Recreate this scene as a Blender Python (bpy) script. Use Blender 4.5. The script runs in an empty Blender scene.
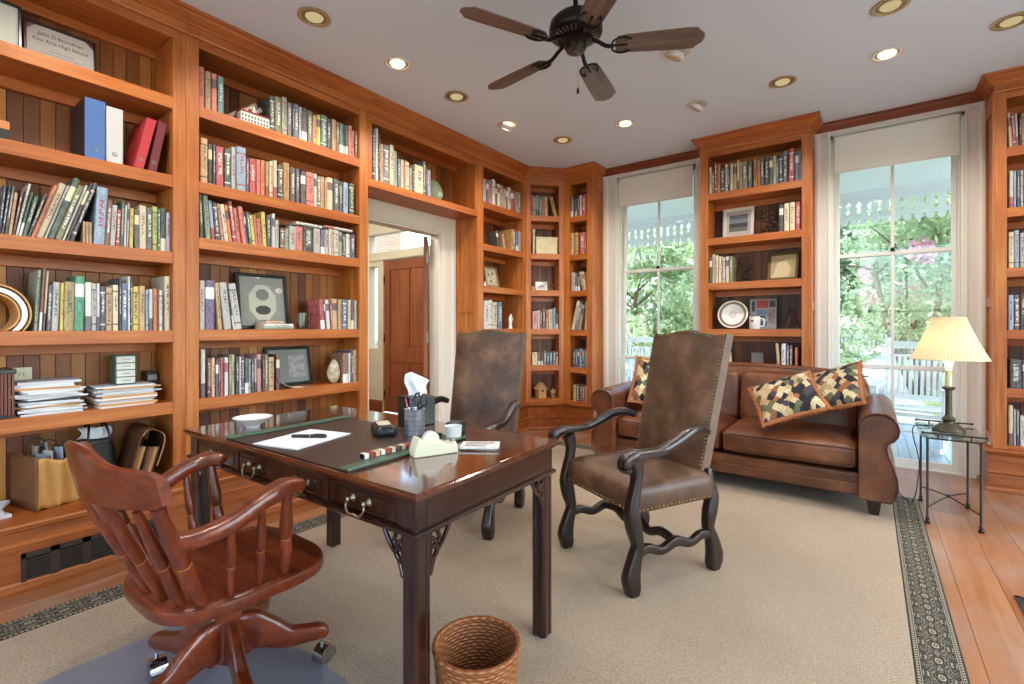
import bpy, bmesh, math, random
from mathutils import Vector, Matrix
random.seed(11)
PI = math.pi
C = bpy.context.scene.collection
SC = bpy.context.scene

# ------------------------------------------------------------------ helpers
def lin(h, a=1.0):
    h = h.lstrip('#')
    v = [int(h[i:i + 2], 16) / 255 for i in (0, 2, 4)]
    return tuple([(c / 12.92 if c <= .04045 else ((c + .055) / 1.055) ** 2.4) for c in v] + [a])

class MB:
    """collects shapes and links them as ONE mesh object"""
    def __init__(s): s.bm = bmesh.new()
    def _xf(s, vs, M):
        if M is not None:
            for v in vs: v.co = M @ v.co
    def box(s, lo, hi, M=None):
        x0, y0, z0 = lo; x1, y1, z1 = hi
        c = [(x0,y0,z0),(x1,y0,z0),(x1,y1,z0),(x0,y1,z0),(x0,y0,z1),(x1,y0,z1),(x1,y1,z1),(x0,y1,z1)]
        v = [s.bm.verts.new(p) for p in c]
        for f in ((0,3,2,1),(4,5,6,7),(0,1,5,4),(1,2,6,5),(2,3,7,6),(3,0,4,7)):
            s.bm.faces.new([v[i] for i in f])
        s._xf(v, M); return s
    def ring_skin(s, rings, cap=True, closed=False):
        R = [[s.bm.verts.new(p) for p in r] for r in rings]
        n = len(R[0]); m = len(R)
        for i in range(m if closed else m - 1):
            a, b = R[i], R[(i + 1) % m]
            for j in range(n):
                s.bm.faces.new((a[j], a[(j + 1) % n], b[(j + 1) % n], b[j]))
        if cap and not closed:
            s.bm.faces.new(list(reversed(R[0]))); s.bm.faces.new(R[-1])
        return s
    def lathe(s, prof, seg=24, o=(0,0,0), M=None, cap=True):
        rings = []
        for r, z in prof:
            rings.append([Vector((o[0] + max(r, 1e-4) * math.cos(2*PI*k/seg), o[1] + max(r, 1e-4) * math.sin(2*PI*k/seg), o[2] + z)) for k in range(seg)])
        if M is not None: rings = [[M @ p for p in r] for r in rings]
        return s.ring_skin(rings, cap)
    def cyl(s, p0, p1, r0, r1=None, seg=12):
        return s.tube([p0, p1], [r0, r0 if r1 is None else r1], seg)
    def tube(s, pts, rad, seg=8, up=None, flat=1.0, square=0.0, closed=False):
        """sweep an ellipse (or rounded square) along pts; rad float or list; flat scales the second axis"""
        P = [Vector(p) for p in pts]; n = len(P)
        if not hasattr(rad, '__len__'): rad = [rad] * n
        rings = []; prevN = None
        for i in range(n):
            if closed: t = (P[(i+1) % n] - P[i-1])
            else: t = (P[min(i+1, n-1)] - P[max(i-1, 0)])
            t.normalize()
            if up is not None:
                N = Vector(up) - t * t.dot(Vector(up))
            elif prevN is None:
                N = Vector((0,0,1)) if abs(t.z) < .9 else Vector((1,0,0)); N = N - t * t.dot(N)
            else: N = prevN - t * t.dot(prevN)
            if N.length < 1e-6: N = t.orthogonal()
            N.normalize(); prevN = N; B = t.cross(N)
            r = rad[i]; r1, r2 = (r if hasattr(r, '__len__') else (r, r * flat))
            ring = []
            for k in range(seg):
                a = 2 * PI * (k + .5) / seg; ca, sa = math.cos(a), math.sin(a)
                if square:
                    e = 2 / (2 + square * 6)
                    ca = math.copysign(abs(ca) ** e, ca); sa = math.copysign(abs(sa) ** e, sa)
                ring.append(P[i] + N * (r1 * ca) + B * (r2 * sa))
            rings.append(ring)
        return s.ring_skin(rings, True, closed)
    def prism(s, poly, y0, y1, axis='y', M=None):
        """extrude a 2-D polygon; axis y: poly is (x,z); x: (y,z); z: (x,y)"""
        def mk(p, h):
            return {'y': (p[0], h, p[1]), 'x': (h, p[0], p[1]), 'z': (p[0], p[1], h)}[axis]
        a = [s.bm.verts.new(mk(p, y0)) for p in poly]; b = [s.bm.verts.new(mk(p, y1)) for p in poly]
        n = len(poly)
        for i in range(n): s.bm.faces.new((a[i], a[(i+1) % n], b[(i+1) % n], b[i]))
        s.bm.faces.new(list(reversed(a))); s.bm.faces.new(b)
        s._xf(a + b, M); return s
    def grid(s, fn, nu, nv, closed_u=False):
        V = [[s.bm.verts.new(fn(i / nu, j / nv)) for j in range(nv + 1)] for i in range(nu if closed_u else nu + 1)]
        m = len(V)
        for i in range(nu):
            for j in range(nv):
                s.bm.faces.new((V[i][j], V[(i+1) % m][j], V[(i+1) % m][j+1], V[i][j+1]))
        return s
    def ball(s, c, r, seg=12, sc=(1,1,1)):
        n = seg // 2 + 1
        rings = []
        for i in range(n + 1):
            t = PI * (i + .0) / n; t = min(max(t, .02), PI - .02)
            rings.append([Vector((c[0] + r*sc[0]*math.sin(t)*math.cos(2*PI*k/seg), c[1] + r*sc[1]*math.sin(t)*math.sin(2*PI*k/seg), c[2] - r*sc[2]*math.cos(t))) for k in range(seg)])
        return s.ring_skin(rings)
    def build(s, name, mat=None, parent=None, smooth=False, bevel=0.0, seg=2, world=False, subsurf=0, loc=None, solid=0.0):
        bmesh.ops.recalc_face_normals(s.bm, faces=s.bm.faces[:])
        me = bpy.data.meshes.new(name); s.bm.to_mesh(me); s.bm.free()
        if mat is not None:
            for m in (mat if isinstance(mat, (list, tuple)) else [mat]): me.materials.append(m)
        if smooth:
            for p in me.polygons: p.use_smooth = True
        o = bpy.data.objects.new(name, me); C.objects.link(o)
        if parent is not None:
            o.parent = parent
            if world: o.matrix_parent_inverse = mw(parent).inverted()
        if loc: o.location = loc
        if solid:
            m = o.modifiers.new('so', 'SOLIDIFY'); m.thickness = solid; m.offset = 0
        if bevel:
            m = o.modifiers.new('b', 'BEVEL'); m.width = bevel; m.segments = seg; m.limit_method = 'ANGLE'; m.angle_limit = .7
            m.use_clamp_overlap = True
        if subsurf:
            m = o.modifiers.new('s', 'SUBSURF'); m.levels = subsurf; m.render_levels = subsurf
        if smooth and not subsurf:
            try: me.set_sharp_from_angle(angle=.7)
            except Exception: pass
        return o

def mw(o):
    M = Matrix.LocRotScale(o.location, o.rotation_euler, o.scale)
    return (mw(o.parent) @ o.matrix_parent_inverse @ M) if o.parent else M

def tag(o, label, cat, group=None, kind=None):
    o['label'] = label; o['category'] = cat
    if group: o['group'] = group
    if kind: o['kind'] = kind
    return o
def thing(name, label, cat, loc=(0,0,0), rz=0.0, group=None):
    o = bpy.data.objects.new(name, None); C.objects.link(o)
    o.location = loc; o.rotation_euler = (0, 0, rz); o.empty_display_size = .1
    return tag(o, label, cat, group)
def struct(o):
    o['kind'] = 'structure'; return o
def copy_thing(root, loc, rz=None, label=None, group=None):
    r = root.copy(); C.objects.link(r); r.location = loc
    if rz is not None: r.rotation_euler = (0, 0, rz)
    if label: r['label'] = label
    if group: r['group'] = group
    for ch in list(root.children):
        c = ch.copy(); C.objects.link(c); c.parent = r; c.matrix_parent_inverse = ch.matrix_parent_inverse
        for g in list(ch.children):
            d = g.copy(); C.objects.link(d); d.parent = c; d.matrix_parent_inverse = g.matrix_parent_inverse
    return r
def rotz(a): return Matrix.Rotation(a, 4, 'Z')
def smoothpts(pts, n=8):
    """Catmull-Rom through pts"""
    P = [Vector(p) for p in pts]; out = []
    for i in range(len(P) - 1):
        p0 = P[max(i-1, 0)]; p1 = P[i]; p2 = P[i+1]; p3 = P[min(i+2, len(P)-1)]
        for k in range(n):
            t = k / n
            out.append(.5 * ((2*p1) + (p2-p0)*t + (2*p0-5*p1+4*p2-p3)*t*t + (3*p1-p0-3*p2+p3)*t**3))
    out.append(P[-1]); return out
def lerp_list(vals, m):
    n = len(vals); out = []
    for i in range(m):
        t = i / (m - 1) * (n - 1); k = min(int(t), n - 2); f = t - k
        a, b = vals[k], vals[k+1]
        if hasattr(a, '__len__'): out.append(tuple(x + (y - x) * f for x, y in zip(a, b)))
        else: out.append(a + (b - a) * f)
    return out

# ------------------------------------------------------------------ materials
class NT:
    def __init__(s, name):
        s.m = bpy.data.materials.new(name); s.m.use_nodes = True
        s.t = s.m.node_tree; s.t.nodes.clear()
        s.out = s.t.nodes.new('ShaderNodeOutputMaterial')
    def n(s, typ, **kw):
        nd = s.t.nodes.new('ShaderNode' + typ)
        for k, v in kw.items():
            if k.startswith('i_'):
                key = k[2:]; key = int(key) if key.isdigit() else key.replace('_', ' ')
                s.set(nd.inputs[key], v)
            else: setattr(nd, k, v)
        return nd
    def set(s, sock, v):
        if isinstance(v, bpy.types.NodeSocket): s.t.links.new(v, sock)
        elif isinstance(v, bpy.types.Node): s.t.links.new(v.outputs[0], sock)
        else: sock.default_value = v
    def math(s, op, a, b=0.0, c=None):
        nd = s.n('Math', operation=op); s.set(nd.inputs[0], a); s.set(nd.inputs[1], b)
        if c is not None: s.set(nd.inputs[2], c)
        return nd.outputs[0]
    def mix(s, fac, a, b, mode='MIX'):
        nd = s.n('Mix', data_type='RGBA', blend_type=mode)
        s.set(nd.inputs['Factor'], fac); s.set(nd.inputs[6], a); s.set(nd.inputs[7], b)
        return nd.outputs[2]
    def ramp(s, fac, stops, interp='LINEAR'):
        nd = s.n('ValToRGB'); cr = nd.color_ramp; cr.interpolation = interp
        while len(cr.elements) > 1: cr.elements.remove(cr.elements[-1])
        cr.elements[0].position = stops[0][0]; cr.elements[0].color = stops[0][1]
        for p, c in stops[1:]:
            e = cr.elements.new(p); e.color = c
        s.set(nd.inputs[0], fac); return nd.outputs[0]
    def coord(s, which='Object', scale=None, rand=True, rot=None):
        tc = s.n('TexCoord'); v = tc.outputs[which]
        if rand:
            oi = s.n('ObjectInfo'); k = s.math('MULTIPLY', oi.outputs['Random'], 37.0)
            va = s.n('VectorMath', operation='ADD'); s.set(va.inputs[0], v)
            cb = s.n('CombineXYZ'); s.set(cb.inputs[0], k); s.set(cb.inputs[1], k); s.set(cb.inputs[2], k)
            s.set(va.inputs[1], cb.outputs[0]); v = va.outputs[0]
        if scale or rot:
            mp = s.n('Mapping'); s.set(mp.inputs[0], v)
            if scale: mp.inputs['Scale'].default_value = scale
            if rot: mp.inputs['Rotation'].default_value = rot
            v = mp.outputs[0]
        return v
    def bsdf(s, color, rough=.5, metal=0.0, bump=None, bstr=.2, bdist=.01, **kw):
        b = s.n('BsdfPrincipled'); s.set(b.inputs['Base Color'], color); s.set(b.inputs['Roughness'], rough); s.set(b.inputs['Metallic'], metal)
        for k, v in kw.items(): s.set(b.inputs[k.replace('_', ' ')], v)
        if bump is not None:
            bp = s.n('Bump'); bp.inputs['Strength'].default_value = bstr; bp.inputs['Distance'].default_value = bdist
            s.set(bp.inputs['Height'], bump); s.set(b.inputs['Normal'], bp.outputs[0])
        s.t.links.new(b.outputs[0], s.out.inputs[0]); return b

def plain(name, h, rough=.5, metal=0.0, noise=0.0, nscale=20, bump=0.0, **kw):
    t = NT(name); col = lin(h) if isinstance(h, str) else h
    nz = None
    if noise or bump:
        nz = t.n('TexNoise'); t.set(nz.inputs['Vector'], t.coord()); nz.inputs['Scale'].default_value = nscale; nz.inputs['Detail'].default_value = 4
    if noise:
        d = tuple(c * (1 - noise) for c in col[:3]) + (1,); l = tuple(min(1, c * (1 + noise)) for c in col[:3]) + (1,)
        c = t.ramp(nz.outputs[0], [(.3, d), (.7, l)])
    else: c = col
    t.bsdf(c, rough, metal, nz.outputs[0] if bump else None, bump, .01, **kw); return t.m

def wood(name, dark, mid, light, axis='z', fine=1.0, rough=.42, coat=0.0, contrast=1.0):
    t = NT(name)
    lo, hi = 1.1 * fine, 22 * fine
    sc = {'x': (lo, hi, hi), 'y': (hi, lo, hi), 'z': (hi, hi, lo)}[axis]
    n1 = t.n('TexNoise', i_Scale=1.0, i_Detail=5.0, i_Roughness=.6, i_Distortion=.35); t.set(n1.inputs['Vector'], t.coord(scale=sc))
    sc2 = tuple(q * 3.3 for q in sc)
    n2 = t.n('TexNoise', i_Scale=1.0, i_Detail=3.0); t.set(n2.inputs['Vector'], t.coord(scale=sc2))
    n3 = t.n('TexNoise', i_Scale=1.6, i_Detail=2.0); t.set(n3.inputs['Vector'], t.coord())
    f = t.math('ADD', t.math('MULTIPLY', n1.outputs[0], .65), t.math('MULTIPLY', n2.outputs[0], .35))
    f = t.math('ADD', f, t.math('MULTIPLY', t.math('SUBTRACT', n3.outputs[0], .5), .35))
    w = .16 / contrast
    c = t.ramp(f, [(.5 - w, lin(dark)), (.5, lin(mid)), (.5 + w, lin(light))])
    kw = {'Coat_Weight': coat, 'Coat_Roughness': .08} if coat else {}
    t.bsdf(c, rough, 0, f, .08, .004, **kw); return t.m

def boards(name, cols, width, axis='x', grain='z', rough=.5):
    """side-by-side boards: each board gets a colour of its own"""
    t = NT(name); tc = t.n('TexCoord'); sp = t.n('SeparateXYZ'); t.set(sp.inputs[0], tc.outputs['Object'])
    idx = t.math('FLOOR', t.math('DIVIDE', sp.outputs['xyz'.index(axis)], width))
    oi = t.n('ObjectInfo')
    wn = t.n('TexWhiteNoise', noise_dimensions='2D'); cb = t.n('CombineXYZ'); t.set(cb.inputs[0], idx); t.set(cb.inputs[1], oi.outputs['Random']); t.set(wn.inputs['Vector'], cb.outputs[0])
    lo, hi = 1.2, 26
    sc = {'x': (lo, hi, hi), 'y': (hi, lo, hi), 'z': (hi, hi, lo)}[grain]
    n1 = t.n('TexNoise', i_Scale=1.0, i_Detail=5.0, i_Distortion=.4); t.set(n1.inputs['Vector'], t.coord(scale=sc))
    f = t.math('ADD', t.math('MULTIPLY', wn.outputs[0], .72), t.math('MULTIPLY', n1.outputs[0], .3))
    n = len(cols)
    c = t.ramp(f, [(.08 + .84 * i / (n - 1), lin(q)) for i, q in enumerate(cols)])
    t.bsdf(c, rough, 0, n1.outputs[0], .06, .004); return t.m

PINE_V = wood('pine_upright_grain', '#974d1a', '#af6328', '#c27a3a', 'z')
PINE_H = wood('pine_long_grain', '#964a19', '#ad5e25', '#c07435', 'x')
PINE_HY = wood('pine_crown_grain', '#964a19', '#ad5e25', '#c07435', 'y')
PINE_W = wood('pine_base_grain', '#70330f', '#8c471a', '#a25a26', 'y')
PINE_WX = wood('pine_base_grain_across', '#7a3a14', '#944e20', '#a9622e', 'x')
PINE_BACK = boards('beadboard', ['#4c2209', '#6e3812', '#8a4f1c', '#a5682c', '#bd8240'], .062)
PINE_BACK_SHADED = boards('beadboard_shaded', ['#32150a', '#47210f', '#5c2e16', '#703c1d', '#844a26'], .062)  # dark red-brown boards, with the shade of the backlit cases in the colour
PINE_RED = wood('stained_pine_trim', '#6a2c12', '#7c3818', '#8c4620', 'x')
MAHOG = wood('mahogany', '#170905', '#290f08', '#3d1a0f', 'x', rough=.22, coat=.5)
MAHOG_V = wood('mahogany_upright', '#170905', '#290f08', '#3d1a0f', 'z', rough=.25, coat=.4)
MAHOG_TOP = wood('mahogany_top', '#2f140a', '#4b2211', '#62341a', 'x', rough=.12, coat=.8)
CHERRY = wood('cherry_stain', '#471808', '#66270f', '#7f3819', 'x', rough=.3, coat=.35)
CHERRY_V = wood('cherry_stain_turned', '#471808', '#66270f', '#7f3819', 'z', rough=.3, coat=.35)
WALNUT = wood('dark_walnut', '#110806', '#1d0f09', '#2e1910', 'z', rough=.35, coat=.25)
WALNUT_H = wood('dark_walnut_arm', '#110806', '#20100a', '#331b11', 'y', rough=.33, coat=.25)
DOORWOOD = wood('old_door_wood', '#6a3218', '#864622', '#9a562c', 'z', rough=.4)
WHITEP = plain('white_paint', '#d9d3c9', .45)
WHITEP2 = plain('white_sash_paint', '#dcd8d2', .4)
CREAMP = plain('hall_wall_paint', '#cfc9b4', .6)
WALLP = plain('wall_paint', '#c9c1b2', .8)
CEILP = plain('ceiling_paint', '#dbe5ed', .9)
BRASS = plain('brass', '#a88a55', .3, 1.0)
PEWTER = plain('pewter', '#8d8a85', .35, 1.0)
BLACKM = plain('black_metal', '#17130f', .4, .6)
IRON = plain('wrought_iron', '#3a342e', .5, .7)
BLACKP = plain('black_plastic', '#111113', .35)
PAPER = plain('paper', '#e4e2e2', .8)
CREAMPL = plain('cream_plastic', '#d8d0b4', .35)
CHROME = plain('chrome', '#b9b9bb', .18, 1.0)
STEEL = plain('steel', '#8f8f92', .3, 1.0)
KRAFT = plain('kraft_paper', '#b98546', .75, noise=.12, nscale=9)
MANILA = plain('manila_card', '#c99558', .75, noise=.1, nscale=9)
WHITEC = plain('white_ceramic', '#e6e2dc', .2)
CEILP2 = None
def glassmat(name, tint='#ffffff', refl=1.0):
    t = NT(name); tr = t.n('BsdfTransparent'); tr.inputs[0].default_value = lin(tint)
    gl = t.n('BsdfGlossy'); gl.inputs['Roughness'].default_value = .02
    fr = t.n('Fresnel'); ge = t.n('NewGeometry'); t.set(fr.inputs['IOR'], t.math('ADD', 1.45, t.math('MULTIPLY', ge.outputs['Backfacing'], 1 / 1.45 - 1.45))); mx = t.n('MixShader'); t.set(mx.inputs[0], t.math('MULTIPLY', fr.outputs[0], refl))
    t.t.links.new(tr.outputs[0], mx.inputs[1]); t.t.links.new(gl.outputs[0], mx.inputs[2]); t.t.links.new(mx.outputs[0], t.out.inputs[0]); return t.m
GLASS = glassmat('window_glass', '#f6faf8')
GLASS2 = glassmat('clear_glass', '#eef4f2', 1.5)
GLASSF = glassmat('picture_glass', '#ffffff', 1.0)
def emis(name, h, st):
    t = NT(name); e = t.n('Emission'); e.inputs[0].default_value = lin(h); e.inputs[1].default_value = st
    t.t.links.new(e.outputs[0], t.out.inputs[0]); return t.m
def leather(name, dark, mid, light, rough=.38, scale=5):
    t = NT(name)
    n1 = t.n('TexNoise', i_Scale=scale, i_Detail=6.0, i_Roughness=.6); t.set(n1.inputs['Vector'], t.coord())
    v = t.n('TexVoronoi', i_Scale=220.0); t.set(v.inputs['Vector'], t.coord())
    c = t.ramp(n1.outputs[0], [(.3, lin(dark)), (.5, lin(mid)), (.68, lin(light))])
    t.bsdf(c, rough, 0, v.outputs[0], .12, .002); return t.m
LEATHER_CH = leather('mottled_brown_leather', '#38241a', '#573b29', '#7a573f', .46, 6)
LEATHER_SO = leather('cognac_leather', '#41200f', '#623319', '#7f4b29', .42, 4)
# ------------------------------------------------------------------ setting
ZC = 3.08                    # ceiling
XL, YB, XR, YF = -3.57, 5.33, 2.35, -1.45
def floor_mat():
    t = NT('heart_pine_floor'); tc = t.n('TexCoord'); sp = t.n('SeparateXYZ'); t.set(sp.inputs[0], tc.outputs['Object'])
    idx = t.math('FLOOR', t.math('DIVIDE', sp.outputs[0], .165))
    wn = t.n('TexWhiteNoise', noise_dimensions='1D'); t.set(wn.inputs['W'], idx)
    seg = t.math('FLOOR', t.math('DIVIDE', t.math('ADD', sp.outputs[1], t.math('MULTIPLY', wn.outputs[0], 7.0)), 2.6))
    wn2 = t.n('TexWhiteNoise', noise_dimensions='2D'); cb = t.n('CombineXYZ'); t.set(cb.inputs[0], idx); t.set(cb.inputs[1], seg); t.set(wn2.inputs['Vector'], cb.outputs[0])
    va = t.n('VectorMath', operation='ADD'); t.set(va.inputs[0], tc.outputs['Object']); c3 = t.n('CombineXYZ'); t.set(c3.inputs[2], t.math('MULTIPLY', wn2.outputs[0], 30.0)); t.set(va.inputs[1], c3.outputs[0])
    mp = t.n('Mapping'); t.set(mp.inputs[0], va.outputs[0]); mp.inputs['Scale'].default_value = (11, .9, 1)
    n1 = t.n('TexNoise', i_Scale=1.0, i_Detail=6.0, i_Roughness=.65, i_Distortion=.8); t.set(n1.inputs['Vector'], mp.outputs[0])
    f = t.math('ADD', t.math('MULTIPLY', n1.outputs[0], .7), t.math('MULTIPLY', wn2.outputs[0], .3))
    c = t.ramp(f, [(.25, lin('#6c3a1e')), (.45, lin('#8d5733')), (.6, lin('#a06c47')), (.8, lin('#b18160'))])
    n4 = t.n('TexNoise', i_Scale=2.3, i_Detail=4.0); t.set(n4.inputs['Vector'], t.coord(rand=False, scale=(1.6, .7, 1)))
    c = t.mix(t.math('MULTIPLY', t.math('GREATER_THAN', n4.outputs[0], 0.0), t.ramp(n4.outputs[0], [(.48, (0, 0, 0, 1)), (.68, (.55, .55, .55, 1))])), c, lin('#98887e'))
    fr = t.math('FRACT', t.math('DIVIDE', sp.outputs[0], .165))
    gap = t.math('LESS_THAN', fr, .018)
    c = t.mix(gap, c, lin('#4a2614'))
    rg = t.math('ADD', .26, t.math('MULTIPLY', n1.outputs[0], .2))
    t.bsdf(c, rg, 0, t.math('SUBTRACT', n1.outputs[0], t.math('MULTIPLY', gap, 1.0)), .1, .004); return t.m
FLOORM = floor_mat()
m = MB(); m.box((XL - .1, YF, -.1), (XR, YB + .17, 0)); o = struct(m.build('floor', FLOORM))
m = MB(); m.box((XL - .12, YF, ZC), (XR, YB + .17, ZC + .15)); struct(m.build('ceiling', CEILP))
DY0, DY1, DZ = 2.68, 3.59, 2.18          # doorway in the left wall
m = MB()
m.box((XL - .12, YF, 0), (XL, DY0, ZC)); m.box((XL - .12, DY1, 0), (XL, YB + .17, ZC)); m.box((XL - .12, DY0, DZ), (XL, DY1, ZC))
struct(m.build('wall_left', WALLP))
WX = (-1.93, .167); WH = .455; WT = 2.95  # window centres, half width of the opening, top
m = MB(); xs = [XL, WX[0] - WH, WX[0] + WH, WX[1] - WH, WX[1] + WH, XR]
for a, b in ((0, 1), (2, 3), (4, 5)): m.box((xs[a], YB, 0), (xs[b], YB + .17, ZC))
for c in WX: m.box((c - WH, YB, WT), (c + WH, YB + .17, ZC))
struct(m.build('wall_back', WALLP))
# the unseen sides of the room, each with tall windows of its own
m = MB(); RW = [(.15, 1.85), (2.25, 4.25)]; RZ = (.2, 2.85)
ys = [YF, RW[0][0], RW[0][1], RW[1][0], RW[1][1], YB + .17]
for a, b in ((0, 1), (2, 3), (4, 5)): m.box((XR, ys[a], 0), (XR + .15, ys[b], ZC))
for a, b in RW: m.box((XR, a, 0), (XR + .15, b, RZ[0])); m.box((XR, a, RZ[1]), (XR + .15, b, ZC))
struct(m.build('wall_right', WALLP))
m = MB(); FW = [(-2.6, -1.0), (-.2, 1.4)]
xs = [XL - .12, FW[0][0], FW[0][1], FW[1][0], FW[1][1], XR + .15]
for a, b in ((0, 1), (2, 3), (4, 5)): m.box((xs[a], YF - .15, 0), (xs[b], YF, ZC))
for a, b in FW: m.box((a, YF - .15, 0), (b, YF, RZ[0])); m.box((a, YF - .15, RZ[1]), (b, YF, ZC))
struct(m.build('wall_front', WALLP))
def plain_window(name, along, a, b, at, z0, z1):
    m = MB(); w = .05
    def bx(u0, u1, z0_, z1_, d0=.02, d1=.09):
        if along == 'x': m.box((u0, at + d0, z0_), (u1, at + d1, z1_))
        else: m.box((at + d0, u0, z0_), (at + d1, u1, z1_))
    for u0, u1 in ((a, a + w), (b - w, b), ((a + b) / 2 - .015, (a + b) / 2 + .015)): bx(u0, u1, z0, z1)
    for zz in (z0, z1 - w, (z0 + z1) / 2 - .02): bx(a, b, zz, zz + w)
    o = struct(m.build(name, WHITEP2)); g = MB()
    if along == 'x': g.box((a, at + .05, z0), (b, at + .055, z1))
    else: g.box((at + .05, a, z0), (at + .055, b, z1))
    g.build('pane', GLASS, o)
for i, (a, b) in enumerate(RW): plain_window('window_%d' % (3 + i), 'y', a, b, XR, *RZ)
for i, (a, b) in enumerate(FW): plain_window('window_%d' % (5 + i), 'x', a, b, YF - .12, *RZ)

# crown band over the windows
def profile_run(path, prof, closed=False):
    """mitred sweep of a (out, z) profile along a 2-D path; out is to the right of the walking direction. returns rings"""
    n = len(path); R = []
    for i in range(n):
        p = Vector(path[i]); d0 = (p - Vector(path[i-1])).normalized() if i > 0 else None
        d1 = (Vector(path[i+1]) - p).normalized() if i < n - 1 else None
        d0 = d0 or d1; d1 = d1 or d0
        n0 = Vector((d0.y, -d0.x)); n1 = Vector((d1.y, -d1.x)); b = (n0 + n1); b = b / max(b.dot(n0), .2)
        R.append([Vector((p.x + b.x * o_, p.y + b.y * o_, z)) for o_, z in prof])
    return R
CROWN = [(0, 2.94), (.012, 2.94), (.016, 2.955), (.006, 2.962), (.006, 3.0), (.016, 3.004), (.018, 3.014), (.03, 3.022), (.052, 3.042), (.06, 3.056), (.074, 3.06), (.076, 3.0785), (0, 3.0785)]
BAND = [(0, 3.0), (.02, 3.0), (.024, 3.012), (.05, 3.045), (.055, 3.06), (.068, 3.062), (.068, 3.0785), (0, 3.0785)]
for i, (a, b) in enumerate(((-2.567, -1.353), (-.417, .752))):
    m = MB(); m.ring_skin(profile_run([(a, YB), (b, YB)], BAND)); struct(m.build('trim_%d' % (i + 1), PINE_RED))

def build_window(idx, cx, ca, cb):
    """a tall triple-hung window; ca, cb: outer edges of its casing"""
    a, b = cx - WH, cx + WH
    root = bpy.data.objects.new('window_%d' % idx, None); C.objects.link(root); root.location = (cx, YB, 0); struct(root)
    m = MB()
    prof = lambda w: [(0, 0), (0, .03), (.012, .036), (.024, .03), (w * .62, .022), (w * .66, .032), (w * .82, .036), (w, .03), (w, 0)]
    for s, e in ((a, ca), (b, cb)):                   # side casings
        w = abs(e - s); sg = 1 if e > s else -1
        m.prism([(s + sg * q, YB - d) for q, d in prof(w)], 0, 3.0, 'z')
    m.prism([(YB - d, WT + q * .45) for q, d in prof(.11)], ca, cb, 'x')
    m.build('casing', WHITEP, root, world=True)
    m = MB()
    m.box((a, YB - .01, 0), (a + .022, YB + .17, WT)); m.box((b - .022, YB - .01, 0), (b, YB + .17, WT)); m.box((a, YB - .01, WT - .02), (b, YB + .17, WT)); m.box((a, YB - .005, -.0), (b, YB + .17, .012))
    for s in (a + .022, b - .022 - .012): m.box((s, YB + .045, .012), (s + .012, YB + .06, WT - .02))
    m.build('jamb', WHITEP, root, world=True)
    zr = [.012, .855, 1.86, WT - .02]
    for k, (z0, z1, y) in enumerate(((zr[0], zr[1] + .02, YB + .062), (zr[1] - .02, zr[2] + .02, YB + .085), (zr[2] - .02, zr[3], YB + .108))):
        m = MB(); x0, x1 = a + .024, b - .024; st = .045; t_ = .022
        rb = .055 if k == 0 else .036; rt = .034 if k < 2 else .05
        m.box((x0, y, z0), (x0 + st, y + t_, z1)); m.box((x1 - st, y, z0), (x1, y + t_, z1))
        m.box((x0 + st, y, z0), (x1 - st, y + t_, z0 + rb)); m.box((x0 + st, y, z1 - rt), (x1 - st, y + t_, z1))
        m.box((cx - .012, y + .001, z0 + rb), (cx + .012, y + t_ - .001, z1 - rt))
        s = m.build('sash', WHITEP2, root, world=True, bevel=.003)
        g = MB(); g.box((x0 + st - .004, y + .010, z0 + rb - .004), (x1 - st + .004, y + .013, z1 - rt + .004)); g.build('pane', GLASS, s, world=True)
        if k == 1:
            g = MB(); g.box((cx - .018, y - .012, z1 - .004), (cx + .018, y + .012, z1 + .012)); g.lathe([(.012, 0), (.016, .012), (.006, .02)], 10, (cx, y, z1 + .01)); g.build('sash_lock', BLACKM, s, world=True)
    return root
build_window(1, WX[0], -2.56, -1.36); build_window(2, WX[1], -.41, .745)
def blind_mat():
    t = NT('blind_fabric'); d = t.n('BsdfDiffuse'); d.inputs[0].default_value = lin('#ece6da'); tr = t.n('BsdfTranslucent'); tr.inputs[0].default_value = lin('#ece6da')
    mx = t.n('MixShader'); mx.inputs[0].default_value = .16; t.t.links.new(d.outputs[0], mx.inputs[1]); t.t.links.new(tr.outputs[0], mx.inputs[2]); t.t.links.new(mx.outputs[0], t.out.inputs[0]); return t.m
BLINDM = blind_mat()
for cx, lb in ((WX[0], 'rolled-up off-white roller blind on the window beside the narrow corner case'), (WX[1], 'rolled-up off-white roller blind on the window behind the table lamp')):
    r = thing('roller_blind', lb, 'blind', (cx, YB, 2.9), 0, None)
    m = MB(); m.cyl((cx - .425, YB - .022, 2.925), (cx + .425, YB - .022, 2.925), .019, seg=16); m.build('roller', WHITEP, r, world=True, smooth=True)
    m = MB(); m.box((cx - .42, YB - .043, 2.62), (cx + .42, YB - .0415, 2.925)); m.build('fabric', BLINDM, r, world=True)
    m = MB(); m.box((cx - .42, YB - .047, 2.60), (cx + .42, YB - .037, 2.622)); m.build('hem_bar', WHITEP, r, world=True, bevel=.002)
    for s in (-1, 1):
        m = MB(); m.box((cx + s * .4275 - .003, YB - .046, 2.895), (cx + s * .4275 + .003, YB - .004, 2.948)); m.build('bracket', STEEL, r, world=True)

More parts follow.
